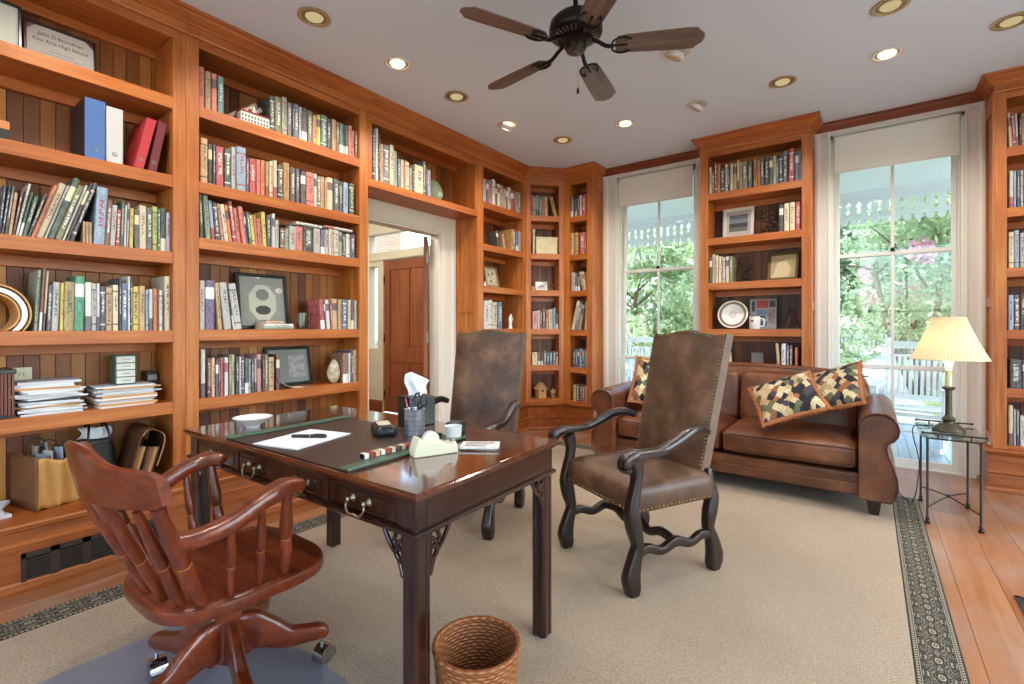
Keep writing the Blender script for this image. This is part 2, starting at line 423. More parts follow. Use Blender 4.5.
# doorway casing
m = MB(); X0 = XL + .025
def casing_prof(w): return [(0, 0), (0, .02), (w * .12, .026), (w * .2, .018), (w * .7, .018), (w * .75, .028), (w * .95, .03), (w, .022), (w, 0)]
for s, sg in ((DY0, -1), (DY1, 1)):
    m.prism([(XL + d, s + sg * q) for q, d in casing_prof(.21)], 0, DZ + .1, 'z')
m.prism([(DY0 - .21, DZ), (DY1 + .21, DZ), (DY1 + .21, DZ + .17), (DY0 - .21, DZ + .17)], XL, XL + .02, 'x')
m.prism([(DY0 - .21, DZ + .02), (DY1 + .21, DZ + .02), (DY1 + .21, DZ + .04), (DY0 - .21, DZ + .04)], XL, XL + .028, 'x')
m.box((XL - .13, DY0 - .005, 0), (XL + .005, DY0 + .02, DZ)); m.box((XL - .13, DY1 - .02, 0), (XL + .005, DY1 + .005, DZ)); m.box((XL - .13, DY0, DZ - .02), (XL + .005, DY1, DZ + .005))
struct(m.build('trim_3', WHITEP, bevel=.003))
# the room's own door, folded back into the hall and seen edge-on
d = bpy.data.objects.new('door_1', None); C.objects.link(d); d.location = (XL - .125, DY1 - .06, 0); d.rotation_euler = (0, 0, math.radians(135.0)); struct(d)
m = MB(); m.box((.0, 0, .012), (.86, .042, DZ - .03)); m.build('door_panel', DOORWOOD, d, bevel=.003)
for z in (.25, 1.1, 1.93):
    m = MB(); m.box((-.004, -.006, z - .05), (.03, .012, z + .05)); m.cyl((-.004, -.004, z - .055), (-.004, -.004, z + .055), .008, seg=8); m.build('hinge', PEWTER, d)

# the hall beyond the doorway
HX0, HX1, HY0, HY1 = -6.3, XL - .12, .8, 4.45
m = MB(); m.box((HX0, HY0, -.1), (HX1, HY1, 0)); struct(m.build('floor_hall', FLOORM))
m = MB(); m.box((HX0, HY0, ZC), (HX1, HY1 + .15, ZC + .1)); struct(m.build('ceiling_hall', CEILP))
m = MB(); m.box((HX0 - .1, HY0, 0), (HX0, HY1 + .15, ZC)); m.box((HX0, HY0 - .1, 0), (HX1, HY0, ZC)); struct(m.build('wall_hall', CREAMP))
FDX0, FDX1 = -5.56, -4.62
m = MB(); y0, y1 = HY1, HY1 + .13
m.box((HX0, y0, 0), (-5.90, y1, ZC)); m.box((FDX1 + .06, y0, 0), (HX1, y1, ZC)); m.box((-5.90, y0, 2.54), (FDX1 + .06, y1, ZC))
m.box((-5.90, y0, 2.15), (FDX1 + .06, y1, 2.28)); m.box((-5.90, y0, 0), (-5.66, y1, .90)); m.box((-5.68, y0, .9), (FDX0, y1, 2.15)); m.box((-5.66, y0, 0), (FDX0, y1, .9)); m.box((FDX1, y0, 0), (FDX1 + .06, y1, 2.15)); m.box((-5.90, y0, 2.08), (-5.66, y1, 2.15))
m.box((-5.90, y0 - .02, 2.16), (FDX1 + .1, y0, 2.20)); m.box((-5.88, y0 - .01, .3), (-5.68, y0, .33)); m.box((-5.88, y0 - .015, .0), (HX1, y0, .0))
struct(m.build('wall_entry', CREAMP, bevel=.004))
m = MB(); m.box((-5.90, y0 - .02, 0), (FDX0 - .02, y0, .16)); struct(m.build('baseboard_hall', PINE_RED))
g = MB(); g.box((-5.90, y0 + .05, 2.28), (FDX1 + .06, y0 + .055, 2.54)); g.box((-5.90, y0 + .05, .9), (-5.68, y0 + .055, 2.08)); struct(g.build('window_7', GLASS))
d = bpy.data.objects.new('door_2', None); C.objects.link(d); d.location = (FDX0, HY1 + .02, 0); struct(d)
W_, H_ = FDX1 - FDX0, 2.14
m = MB(); m.box((0, .015, .01), (W_, .05, H_))
st = .115
for x0, x1, z0, z1 in ((0, st, .01, H_), (W_ - st, W_, .01, H_), (st, W_ - st, .01, .25), (st, W_ - st, .72, .93), (st, W_ - st, H_ - .13, H_), (W_ / 2 - .05, W_ / 2 + .05, .25, .72), (W_ / 2 - .05, W_ / 2 + .05, .93, H_ - .13)): m.box((x0, 0, z0), (x1, .02, z1))
m.build('door_panel', DOORWOOD, d, bevel=.006)
for z in (.25, 1.05, 1.88):
    m = MB(); m.box((-.03, -.012, z - .06), (.012, .0, z + .06)); m.build('hinge', BLACKM, d)
m = MB(); kM = Matrix.Translation((W_ - .06, 0, .92)) @ Matrix.Rotation(PI / 2, 4, 'X'); m.lathe([(.012, 0), (.012, .03), (.03, .04), (.032, .055), (.02, .068), (.002, .07)], 14, M=kM); m.build('knob', BRASS, d, smooth=True)

# ------------------------------------------------------------------ bookcases
DEPTH = .31
def shy(R):
    """pull the end rings in by a hair so that neighbouring mouldings do not share faces"""
    R = [list(r) for r in R]
    for a, b in ((0, 1), (-1, -2)):
        L_ = max((R[a][k] - R[b][k]).length for k in range(len(R[a])))
        R[a] = [p.lerp(q, .0006 / max(L_, .01)) for p, q in zip(R[a], R[b])]
    return R
BASE = [(0, .31), (.058, .31), (.062, .302), (.058, .286), (.046, .275), (.04, .262), (.04, .15), (.046, .146), (.046, .138), (.04, .132), (.04, .04), (.056, .034), (.062, .02), (.062, .0), (0, 0)]
BASEL = [(0, .31), (.15, .31), (.157, .303), (.155, .285), (.15, .278), (.15, .225), (.156, .222), (.156, .212), (.15, .208), (.15, .055), (.16, .045), (.162, .02), (.16, .0), (0, 0)]
UNITS = {}
def bookcase(key, name, label, org, rz, w, lo, hi, tops, crown_path, base_path=None, base_prof=BASE, zb=.31, bottom=None, depth=DEPTH, open_top=2.89, sides=(0, 0), zlow=None, base_mat=None, side_top=2.94):
    r = thing(name, label, 'bookcase', (org[0], org[1], 0), rz); UNITS[key] = r
    z0 = zb if zlow is None else zlow
    for a, b in ((0, lo), (hi, w)):
        m = MB(); m.box((a + .0006, 0, z0), (b, .022, 2.94)); m.build('stile', PINE_V, r, bevel=.002)
    for sgn, a, b in ((0, 0, lo), (1, hi, w)):
        m = MB(); m.box((a + .0006, .0225, z0), (b - .0006, depth, 2.90)); f = []
        if sides[sgn]:                                   # framed panel on an exposed flank
            x0, x1 = ((-.012, .0) if sgn == 0 else (b, b + .012))
            zt_ = side_top; zs = [z0, z0 + .09, 1.36, 1.44, zt_ - .12, zt_]
            m.box((x0, 0, z0), (x1, .055, zt_)); m.box((x0, depth - .05, z0), (x1, depth - .002, zt_))
            for q in (0, 2, 4): m.box((x0, .055, zs[q]), (x1, depth - .05, zs[q+1]))
        m.build('side_panel', PINE_V, r, bevel=.002)
    for zt in tops:
        m = MB(); m.box((lo, .0, zt - .068), (hi, depth - .016, zt)); m.box((lo, depth - .05, zt - .125), (hi, depth - .018, zt - .068)); m.build('shelf', PINE_H, r, bevel=.002)
    if bottom is not None:
        m = MB(); m.box((lo, .0, zb), (hi, depth - .016, bottom)); m.build('bottom_rail', PINE_H, r, bevel=.002)
    m = MB(); m.box((lo, 0, open_top), (hi, .022, 2.94)); m.box((lo, .0225, 2.90), (hi, depth, 2.925)); m.box((lo, depth - .05, 2.85), (hi, depth - .018, 2.90)); m.build('top_rail', PINE_H, r, bevel=.002)
    m = MB(); x = lo; bw = .062
    k0 = math.floor(lo / bw)
    while k0 * bw < hi:
        a = max(lo, k0 * bw + .0022); b = min(hi, (k0 + 1) * bw - .0022)
        if b - a > .004: m.box((a, depth - .016, z0), (b, depth - .006, 2.90))
        k0 += 1
    m.box((lo, depth - .006, z0), (hi, depth, 2.90)); m.build('back_panel', PINE_BACK if key in ('s1', 's2', 'br') else PINE_BACK_SHADED, r)
    i, path = crown_path
    R = profile_run(path, CROWN)
    m = MB(); m.ring_skin(shy(R[i:i + 2] if not isinstance(i, tuple) else R[i[0]:i[1]])); m.build('crown_moulding', PINE_HY if key in ('s1', 's2', 'br', 's3') else PINE_H, r, world=True)
    if base_path:
        i, path = base_path; R = profile_run(path, base_prof)
        m = MB(); m.ring_skin(shy(R[i:i + 2] if not isinstance(i, tuple) else R[i[0]:i[1]])); m.build('base_moulding', base_mat or PINE_W, r, world=True)
    return r
XS, YS = -3.25, 5.02
A_, B_ = (-3.25, 4.68), (-2.93, 5.02)
# walking along the cases with the room on the right-hand side: from the near end of the left wall to the corner
PATH = [(XS, -.35), (XS, 1.157), (XS, 2.45), (XS, 3.815), A_, B_, (-2.567, YS), (-2.567, YB - .002)]
BP = [(XS, -.35), (XS, 1.157), (XS, 2.45)]
BP2 = [(XS - .3, 3.815), (XS, 3.815), A_, B_, (-2.567, YS), (-2.567, YB - .002)]
H90 = PI / 2
TOPS = [2.545, 2.09, 1.645, 1.19, .775]
bookcase('s1', 'bookcase', 'tall pine bookcase with the framed certificate, brown paper bag and floor vent', (XS, -.35), H90, 1.507, .07, 1.442, TOPS, (0, PATH), (0, BP), BASEL)
T2 = [2.545, 2.09, 1.751, 1.194, .776]
bookcase('s2', 'bookcase', 'tall pine bookcase behind the desk with the framed black and white figure eight', (XS, 1.157), H90, 1.293, .071, 1.213, T2, (1, PATH), (1, BP), BASEL)
bookcase('br', 'bridge_bookcase', 'single pine shelf unit spanning above the white doorway', (XS, 2.45), H90, 1.365, .04, 1.317, [], (2, PATH), zlow=2.4131, open_top=2.87)
m = MB(); m.box((0.001, 0, 2.35), (1.364, DEPTH, 2.413)); m.build('shelf', PINE_H, UNITS['br'], bevel=.002)
bookcase('s3', 'bookcase', 'tall pine bookcase to the far side of the doorway, joining the corner', (XS, 3.815), H90, .865, .088, .807, [2.53, 2.085, 1.645, 1.19, .76], (3, PATH), ((0, 3), BP2), bottom=.36, sides=(1, 0), side_top=2.348)
LD = math.hypot(B_[0] - A_[0], B_[1] - A_[1]); AD = math.atan2(B_[1] - A_[1], B_[0] - A_[0])
bookcase('dg', 'corner_bookcase', 'angled pine corner bookcase holding the birdhouse and cream carved box', A_, AD, LD, .063, .405, [2.53, 2.08, 1.645, 1.19, .76], (4, PATH), (2, BP2), bottom=.36, depth=.22)
bookcase('ff', 'bookcase', 'narrow pine bookcase between the angled corner case and the window', (-2.93, YS), 0, .363, .074, .30, [2.513, 2.063, 1.636, 1.174, .736], ((5, 8), PATH), ((3, 6), BP2), bottom=.335, sides=(0, 1), base_mat=PINE_WX)
PM = [(-1.353, YB - .002), (-1.353, YS), (-.417, YS), (-.417, YB - .002)]
bookcase('md', 'bookcase', 'tall pine bookcase standing between the two windows behind the sofa', (-1.353, YS), 0, .936, .067, .867, [2.53, 2.085, 1.645, 1.19, .745], ((0, 4), PM), ((0, 4), PM), bottom=.36, sides=(1, 1), base_mat=PINE_WX)
PR = [(.752, YB - .002), (.752, YS), (1.77, YS), (1.77, YB - .002)]
bookcase('rt', 'bookcase', 'pine bookcase beside the lamp, cut by the edge of the photo', (.752, YS), 0, 1.018, .064, .954, [2.53, 2.085, 1.645, 1.19, .76], ((0, 4), PR), ((0, 4), PR), bottom=.34, sides=(1, 0), base_mat=PINE_WX)
# return-air vent in the base of the nearest case
m = MB(); vx = XS + .151; y0, y1, z0, z1 = .445, 1.02, .012, .178
m.box((vx - .002, y0, z0), (vx + .006, y1, z0 + .022)); m.box((vx - .002, y0, z1 - .022), (vx + .006, y1, z1))
ny = 5; step = (y1 - y0) / ny
for k in range(ny + 1): m.box((vx - .002, max(y0, y0 + k * step - .016), z0), (vx + .006, min(y1, y0 + k * step + .016), z1))
for k in range(ny):
    for j in range(8):
        zz = z0 + .03 + j * .0135; m.box((vx, y0 + k * step + .016, zz), (vx + .005, y0 + (k + 1) * step - .016, zz + .007), None)
m.build('vent_grille', plain('dark_grille', '#33231b', .45), UNITS['s1'], world=True)
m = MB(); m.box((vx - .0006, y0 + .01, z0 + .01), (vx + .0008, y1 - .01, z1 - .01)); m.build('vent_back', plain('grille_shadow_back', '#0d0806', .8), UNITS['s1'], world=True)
m = MB(); q = UNITS['s1']; m.box((XS - DEPTH + .016, .47, .885), (XS - DEPTH + .022, .55, 1.0));
o = m.build('outlet_plate', CREAMPL, None, bevel=.002); tag(o, 'cream double power outlet on the back of the lowest open shelf', 'outlet')
for zz in (.92, .965):
    m = MB(); m.box((XS - DEPTH + .022, .495, zz - .014), (XS - DEPTH + .0245, .525, zz + .014)); s_ = m.build('socket', CREAMPL, o, bevel=.003)
    m = MB(); m.box((XS - DEPTH + .0245, .502, zz - .006), (XS - DEPTH + .0248, .505, zz + .007)); m.box((XS - DEPTH + .0245, .515, zz - .006), (XS - DEPTH + .0248, .518, zz + .007)); m.build('slot', BLACKP, s_)
ROWZ = {'s1 2': 1.645, 's1 3': 1.19, 's2 0': 2.545, 's2 1': 2.09, 's2 2': 1.751, 's2 3': 1.194, 's2 4': 0.776, 'br 0': 2.413, 's3 0': 2.53, 's3 1': 2.085, 's3 3': 1.19, 'dg 0': 2.53, 'dg 3': 1.19, 'dg 4': 0.76, 'ff 0': 2.513, 'ff 1': 2.063, 'ff 2': 1.636, 'ff 3': 1.174, 'ff 4': 0.736, 'ff 5': 0.335, 'md 0': 2.53, 'md 1': 2.085, 'md 2': 1.645, 'md 4': 0.745, 'rt 0': 2.53, 'rt 1': 2.085, 'rt 2': 1.645, 'rt 3': 1.19, 'rt 4': 0.76, 'rt 5': 0.34}
BOOKS = {
 's1 2': "nv,744,9,237,5 bk,755,9,237,6 ch,766,9,236,6 tn,777,12,206,6 mr,791,9,236,8 wh,802,9,262,10 gn,813,10,222,11 gn,825,15,208,12 bk,842,12,230,15 or,855,15,281,17 cr,873,26,298,17 pg,902,10,296,17 gn,915,25,338,17 ol,942,23,302,17 wh,968,9,314,17 bk,980,13,329,17 nv,995,17,334,17 sk,1090,45,304,3 br,1137,19,242,3 pg,1158,22,222,3 rd,1185,16,203,2 gn,1203,13,253,2 wh,1218,9,230,2 li,1229,9,246,2 yl,1244,17,220,1 ch,1267,21,216 cr,1290,32,245 ch,1323,27,237 lm,1352,24,252 tl,1377,10,241 bk,1389,27,252 li,1418,21,230",
 's1 3': "sg,866,13,300,3 br,882,10,309,3 cr,895,9,295,3 ch,910,16,229,2 pg,928,26,244,2 yl,960,11,242,1 kh,973,40,250,1 eg,1014,36,281,1 wh,1057,26,253 pg,1084,19,249 wh,1104,13,250 nv,1119,22,235 tn,1143,27,231 cr,1172,23,247 bk,1199,9,286 bl,1210,26,259 wh,1238,9,298 ch,1249,9,267 yl,1260,28,245 tn,1291,26,250 sk,1320,12,230 wh,1336,17,234 or,1357,19,239 wh,1383,15,231 cr,1411,27,314",
 's2 0': "sl,80,32,255 kh,116,30,236 sl,152,31,240 tl,187,34,236 dg,515,32,238 ol,551,43,250 sg,600,37,267 gy,641,28,241 bk,673,12,245 bl,688,34,251 pg,724,16,240 ch,747,40,245 ol,792,32,234 tn,828,32,217 yl,865,28,234 tl,900,46,248 ch,951,29,229 tn,985,33,242 br,1022,26,231 tl,1054,35,235 bk,1093,9,234 ch,1104,21,236 or,1129,30,241 sl,1164,22,215 br,1190,20,218",
 's2 1': "tn,87,40,274 bk,135,20,252 bk,160,14,255 rd,179,43,252 gn,230,34,252 pg,269,26,273 sk,299,56,283 mr,358,17,223 rd,381,40,229 sl,427,23,236 or,454,26,240 tn,486,20,240 cr,509,23,247 cr,536,25,259 bk,566,38,237 gd,610,42,267 pl,658,36,247 ch,698,26,245 pl,738,37,242 sl,779,57,244 wh,839,18,244 ol,864,26,236 tn,895,27,240 tn,926,22,235 cr,952,44,248 ch,1004,40,249 bk,1048,32,243 sk,1087,39,242 gn,1137,40,246",
 's2 2': "gn,87,19,266,-2 sg,122,27,267,-4 sk,155,20,241,-5 bk,177,25,235,-5 pk,208,14,233,-6 cr,227,23,231,-7 or,253,20,231,-7 rd,279,21,260,-7 sl,305,23,224,-7 sl,335,25,239,-7 nv,363,13,207,-7 tl,380,14,207,-6 yl,398,20,196,-6 or,421,15,203,-5 sl,440,25,182,-5 yl,469,24,233,-3 nv,497,26,217,-1 wh,528,18,232 pg,549,23,194 br,585,28,143 sg,617,27,142 pg,650,45,169 sl,699,52,177 bk,760,72,189 pg,838,48,183 pu,893,32,183 pg,928,32,189 cr,964,18,201 cr,986,12,201 pg,1002,43,198 sg,1049,26,190 bk,1079,29,177 wh,1112,31,185 nv,1149,42,188",
 's2 3': "pg,84,29,300 pu,118,51,304 tn,191,22,290,-4 pg,225,42,296,-6 ch,280,10,299,-8 pg,291,42,294,-8 rd,895,33,221,-4 ch,933,10,217,-4 wh,947,30,220,-4 rd,981,10,224,-2 tn,993,40,229,-1 tn,1039,29,227 bl,1078,37,229 cr,1127,22,228 mr,1154,24,226 pg,1183,21,227",
 's2 4': "wh,93,24,297 br,130,11,239 or,144,9,236 cr,155,17,241 ch,175,15,231 rd,193,9,231 sl,204,12,233 wh,226,21,240 ol,252,16,258 cr,271,17,257 bk,294,17,233 wh,315,11,241 pu,331,16,246 gn,350,23,230 pg,376,11,223 nv,392,15,225 cr,414,11,224 pk,431,27,252 mr,466,11,248 ol,482,20,250 tn,507,34,228 mr,561,22,243 br,1082,47,230 wh,1133,15,229 nv,1152,21,248 tn,1179,30,251",
 'br 0': "ch,73,21,428 wh,99,25,437 bk,129,12,401 tn,147,32,326 gy,183,55,331 cr,245,40,347 sg,290,36,310 bl,334,28,251 cr,367,30,255 tn,403,18,254 cr,426,33,252 sg,466,34,211 ch,507,16,214 cr,532,100,258 gy,639,20,319 mr,663,17,261 sk,687,31,247",
 's3 0': "pg,119,47,247 bl,172,35,244 sl,216,48,256 wh,274,49,278 bk,330,24,225 cr,361,45,251 pg,414,40,246 tn,467,52,219 br,524,25,238 wh,556,54,257 rd,620,60,239 tn,697,41,237 tl,746,57,250",
 's3 1': "bk,361,35,178,-10 tn,483,30,165,-12 ol,648,44,236 pu,705,44,228 li,758,42,236",
 's3 3': "wh,131,84,300 wh,224,48,311 cr,279,80,291 bl,369,69,294",
 'dg 0': "sl,77,19,240 bl,101,25,233 sg,131,30,243 tl,167,29,229 or,200,27,234 tn,233,38,232 gd,354,42,235,-15",
 'dg 3': "pk,88,58,207 wh,151,22,216 br,179,22,231 mr,208,38,239 tn,254,23,224 cr,285,50,232 sk,343,25,248 pl,375,27,185",
 'dg 4': "cr,84,62,146 br,152,29,154 bk,189,26,153 gy,222,33,161 nv,261,33,152 bl,299,30,152 nv,335,34,160 tn,378,23,151",
 'ff 0': "gy,77,30,237 bk,109,16,209 nv,130,26,220 mr,161,26,238 wh,193,24,241 rd,224,53,241",
 'ff 1': "tn,77,39,260 bk,118,10,249 gd,130,38,261 rd,193,64,257 mr,262,22,247",
 'ff 2': "pg,84,46,218 ch,137,23,184 gy,165,29,167 tn,231,22,225,-12 cr,256,29,223,-12",
 'ff 3': "cr,78,38,347,13 gy,121,36,314,13 tn,165,35,296,12 cr,257,28,335,2",
 'ff 4': "nv,105,30,202 bl,140,24,211 nv,170,21,211 sk,196,22,220 ch,224,36,213 gy,265,29,214",
 'ff 5': "yl,108,37,188 bk,152,39,197 mr,198,29,190 rd,233,27,189 cr,266,31,188",
 'md 0': "cr,70,24,268 br,96,23,224 br,123,22,305 or,149,25,283 bk,182,33,233 wh,222,20,269 bk,247,13,249 cr,267,25,265 tn,297,27,264 cr,328,20,285 cr,354,19,264 ol,378,38,262 ch,423,36,259 gd,472,28,265 or,505,22,254 gn,531,30,268 bk,568,32,260 gn,604,30,263 cr,639,20,267 tl,663,17,237 nv,685,29,261 ch,720,33,288 rd,764,43,302 bl,814,29,263 sk,847,15,268",
 'md 1': "bk,686,35,250 cr,728,38,254 cr,772,40,257 rd,819,37,254",
 'md 2': "bk,70,27,257 cr,99,25,285 cr,130,25,272 cr,160,26,259 pg,193,26,246 cr,225,30,253 ol,260,28,250",
 'md 4': "tn,675,25,315,-4 wh,705,34,312 pu,746,19,297 mr,771,21,298 or,813,20,280",
 'rt 0': "cr,81,18,258,-3 rd,101,15,258,-3 pg,117,13,247,-2 bk,134,10,235 tn,145,22,241 cr,169,18,230",
 'rt 1': "pg,81,21,273 sk,105,12,269 nv,121,14,271 pg,139,13,268 bl,156,16,275",
 'rt 2': "cr,77,26,262 sk,107,25,274 pg,137,20,250 nv,162,25,263",
 'rt 3': "sk,76,27,255 br,108,25,254 bk,139,31,262",
 'rt 4': "bk,83,60,212 pu,149,27,205",
 'rt 5': "cr,76,23,293 pg,103,12,266 sg,120,11,258 wh,137,23,222",
}
# ------------------------------------------------------------------ books
COL = {'nv': ('navy', '#26304f'), 'bk': ('black', '#17171a'), 'ch': ('charcoal', '#46434a'), 'gy': ('grey', '#77787c'), 'pg': ('pale grey', '#b9b6b2'), 'wh': ('white', '#dcd9d3'),
       'cr': ('cream', '#d8c8a6'), 'tn': ('tan', '#c39a6c'), 'br': ('brown', '#7a4a2c'), 'mr': ('maroon', '#5e1f2b'), 'rd': ('red', '#b03038'), 'sl': ('salmon', '#cf6a5f'),
       'or': ('orange', '#cf6d38'), 'yl': ('yellow', '#dbc24c'), 'ol': ('olive', '#77754a'), 'lm': ('lime', '#b9bd45'), 'gn': ('dark green', '#2c4a3a'), 'dg': ('deep green', '#1c2f26'),
       'tl': ('teal', '#3f7f7b'), 'bl': ('slate blue', '#52688a'), 'sk': ('sky blue', '#8fa9c4'), 'pu': ('purple', '#5d4c78'), 'li': ('lilac', '#a596ac'), 'kh': ('khaki', '#a08a50'),
       'gd': ('golden', '#b98a33'), 'eg': ('emerald', '#27936a'), 'sg': ('sage', '#8c9c84'), 'pk': ('pink', '#c98a8c'), 'pl': ('plum', '#453442')}
def book_mat():
    t = NT('book_cloth'); tc = t.n('TexCoord'); sp = t.n('SeparateXYZ'); t.set(sp.inputs[0], tc.outputs['Object']); oi = t.n('ObjectInfo')
    ink = t.n('Attribute', attribute_type='OBJECT', attribute_name='ink'); st = t.n('Attribute', attribute_type='OBJECT', attribute_name='style')
    x, y, z = sp.outputs; rnd = oi.outputs['Random']
    spine = t.math('LESS_THAN', y, .06)
    # lines of lettering running up the spine
    cb = t.n('CombineXYZ'); t.set(cb.inputs[0], t.math('MULTIPLY', x, 2.2)); t.set(cb.inputs[1], t.math('MULTIPLY', rnd, 50.0)); t.set(cb.inputs[2], t.math('MULTIPLY', z, 38.0))
    nz = t.n('TexNoise', i_Scale=1.0, i_Detail=2.0); t.set(nz.inputs['Vector'], cb.outputs[0])
    inx = t.math('MULTIPLY', t.math('GREATER_THAN', x, .3), t.math('LESS_THAN', x, .72))
    za = t.math('ADD', .2, t.math('MULTIPLY', rnd, .2))
    inz = t.math('MULTIPLY', t.math('GREATER_THAN', z, za), t.math('LESS_THAN', z, .84))
    lettering = t.math('MULTIPLY', t.math('MULTIPLY', inx, inz), t.math('GREATER_THAN', nz.outputs[0], .5))
    s1 = t.math('LESS_THAN', st.outputs['Fac'], 2.5)
    lettering = t.math('MULTIPLY', lettering, s1)
    # a label block
    blk = t.math('MULTIPLY', t.math('GREATER_THAN', z, .62), t.math('LESS_THAN', z, .86)); blk = t.math('MULTIPLY', blk, t.math('COMPARE', st.outputs['Fac'], 3.0, .4))
    # double bands
    bands = t.math('LESS_THAN', t.math('ABSOLUTE', t.math('SUBTRACT', t.math('ABSOLUTE', t.math('SUBTRACT', z, .5)), .36)), .016)
    bands = t.math('MULTIPLY', bands, t.math('COMPARE', st.outputs['Fac'], 2.0, .4))
    foot = t.math('MULTIPLY', t.math('LESS_THAN', z, .3), t.math('COMPARE', st.outputs['Fac'], 4.0, .4))
    mk = t.math('MULTIPLY', t.math('MINIMUM', t.math('ADD', t.math('ADD', lettering, blk), t.math('ADD', bands, foot)), 1.0), spine)
    n2 = t.n('TexNoise', i_Scale=9.0, i_Detail=3.0); t.set(n2.inputs['Vector'], t.coord())
    base = t.mix(.22, oi.outputs['Color'], t.ramp(n2.outputs[0], [(.35, (.05, .04, .04, 1)), (.65, (.7, .66, .6, 1))]))
    c = t.mix(t.math('MULTIPLY', mk, .85), base, ink.outputs['Color'])
    t.bsdf(c, .5); return t.m
BOOKM = book_mat(); PAGEM = plain('page_edges', '#cfc3aa', .85, noise=.12, nscale=120)
def book_meshes():
    m = MB(); n = 6
    # rounded spine and two boards in a unit cell: x thickness, y depth, z height
    out = [(.5 + .5 * math.cos(PI - PI * k / n * 1.0), .035 - .035 * math.sin(PI * k / n)) for k in range(n + 1)]
    t = .09
    inn = [(1 - t, .1), (t, .1)]
    poly = [(0, 1.0)] + out + [(1, 1.0), (1 - t, 1.0)] + inn + [(t, 1.0)]
    m.prism(poly, 0, 1, 'z')
    o = m.build('book_proto', BOOKM); me = o.data; bpy.data.objects.remove(o)
    m = MB(); m.box((t, .09, .012), (1 - t, .975, .982)); o = m.build('pages_proto', PAGEM); me2 = o.data; bpy.data.objects.remove(o)
    me.name = 'book'; me2.name = 'page_block'
    return me, me2
ME_BOOK, ME_PAGE = book_meshes()
ORD = ['first', 'second', 'third', 'fourth', 'fifth', 'sixth', 'seventh', 'eighth', 'ninth', 'tenth', 'eleventh']
CASE = {'s1': 'nearest left-wall case', 's2': 'case behind the desk', 'br': 'shelf above the doorway', 's3': 'case beyond the doorway', 'dg': 'angled corner case', 'ff': 'narrow case by the window', 'md': 'case between the windows', 'rt': 'case beside the lamp'}
BOOKPOS = {}
def put_book(root, c, x, w, h, z, lean, y0, depth, label, group, name='book', ink=None, style=None, pages=True):
    b = bpy.data.objects.new(name, ME_BOOK); C.objects.link(b)
    loc = mw(root) @ Vector((x, y0, z)); a = math.radians(lean)
    if lean < 0: loc = mw(root) @ Vector((x + 0.0, y0, z + w * math.sin(-a) * 0))
    rzr = root.rotation_euler.z
    b.rotation_mode = 'XYZ'
    # lean about the local depth axis; keep the lower corner on the shelf
    M = Matrix.Translation(mw(root) @ Vector((x, y0, z + (w * math.sin(a) if lean > 0 else 0)))) @ rotz(rzr) @ Matrix.Rotation(a, 4, 'Y')
    if lean < 0: M = Matrix.Translation(mw(root) @ Vector((x, y0, z))) @ rotz(rzr) @ Matrix.Rotation(a, 4, 'Y')
    b.matrix_world = M @ Matrix.Diagonal((w, depth, h, 1))
    hx = COL[c][1]; q = lin(hx); j = random.uniform(.85, 1.15); b.color = (q[0] * j, q[1] * j, q[2] * j, 1)
    lum = .3 * q[0] + .6 * q[1] + .1 * q[2]
    b['ink'] = list(ink or ((.75, .68, .5, 1) if lum < .1 and random.random() < .5 else (.8, .8, .78, 1) if lum < .22 else (.08, .06, .08, 1) if random.random() < .7 else (.35, .05, .06, 1)))[:3]
    b['style'] = float(style if style is not None else random.choice([0, 0, 0, 1, 2, 2, 3, 4]))
    tag(b, label, 'book', group)
    if pages:
        p = bpy.data.objects.new('page_block', ME_PAGE); C.objects.link(p); p.parent = b
    return b
TOPH = {}
def load_books():
    for key, data in BOOKS.items():
        un, row = key.split(); root = UNITS[un]
        toks = [t.split(',') for t in data.split()]
        cnt = {}
        for t in toks: cnt[t[0]] = cnt.get(t[0], 0) + 1
        seen = {}
        rowname = {'br': ''}.get(un, ORD[int(row)] + ' shelf of ')
        if un == 's1': rowname = ORD[int(row)] + ' shelf of '
        z = ROWZ[key]
        for i, t in enumerate(toks):
            c = t[0]; x, w, h = (int(v) / 1000 for v in t[1:4]); lean = float(t[4]) if len(t) > 4 else 0
            seen[c] = seen.get(c, 0) + 1
            nm = COL[c][0]
            size = ('tall ' if h > .27 else 'short ' if h < .2 else '') + ('thick ' if w > .042 else 'thin ' if w < .014 else '') + ('leaning ' if abs(lean) > 5.5 and not (h > .27 or h < .2) else '')
            if cnt[c] == 1: lab = 'only %s book, %s%s%s' % (nm, size and size.strip() + ', ', rowname.replace(' of ', ', '), CASE[un])
            else: lab = '%s%s book, %s %s from left, %s%s' % (size, nm, ORD[seen[c] - 1], nm, rowname.replace(' of ', ', '), CASE[un])
            TOPH.setdefault(key, []).append((x, x + w, h * math.cos(math.radians(lean))))
            dep = min(.222, max(.12, h * random.uniform(.66, .76)))
            if un == 'dg': dep = min(dep, .15)
            put_book(root, c, x, w, h, z + .0003, lean, .018 + random.uniform(0, .012), dep, lab, 'books on the %s%s' % (rowname, CASE[un]), pages=(z < 1.3))
load_books()
# ------------------------------------------------------------------ ledge boards in the two left cases
for k in ('s1', 's2'):
    u = UNITS[k]; lo, hi = (.07, 1.442) if k == 's1' else (.071, 1.213)
    m = MB(); m.box((lo, .001, .28), (hi, DEPTH - .017, .3095)); m.build('ledge_board', PINE_H, u, bevel=.002)
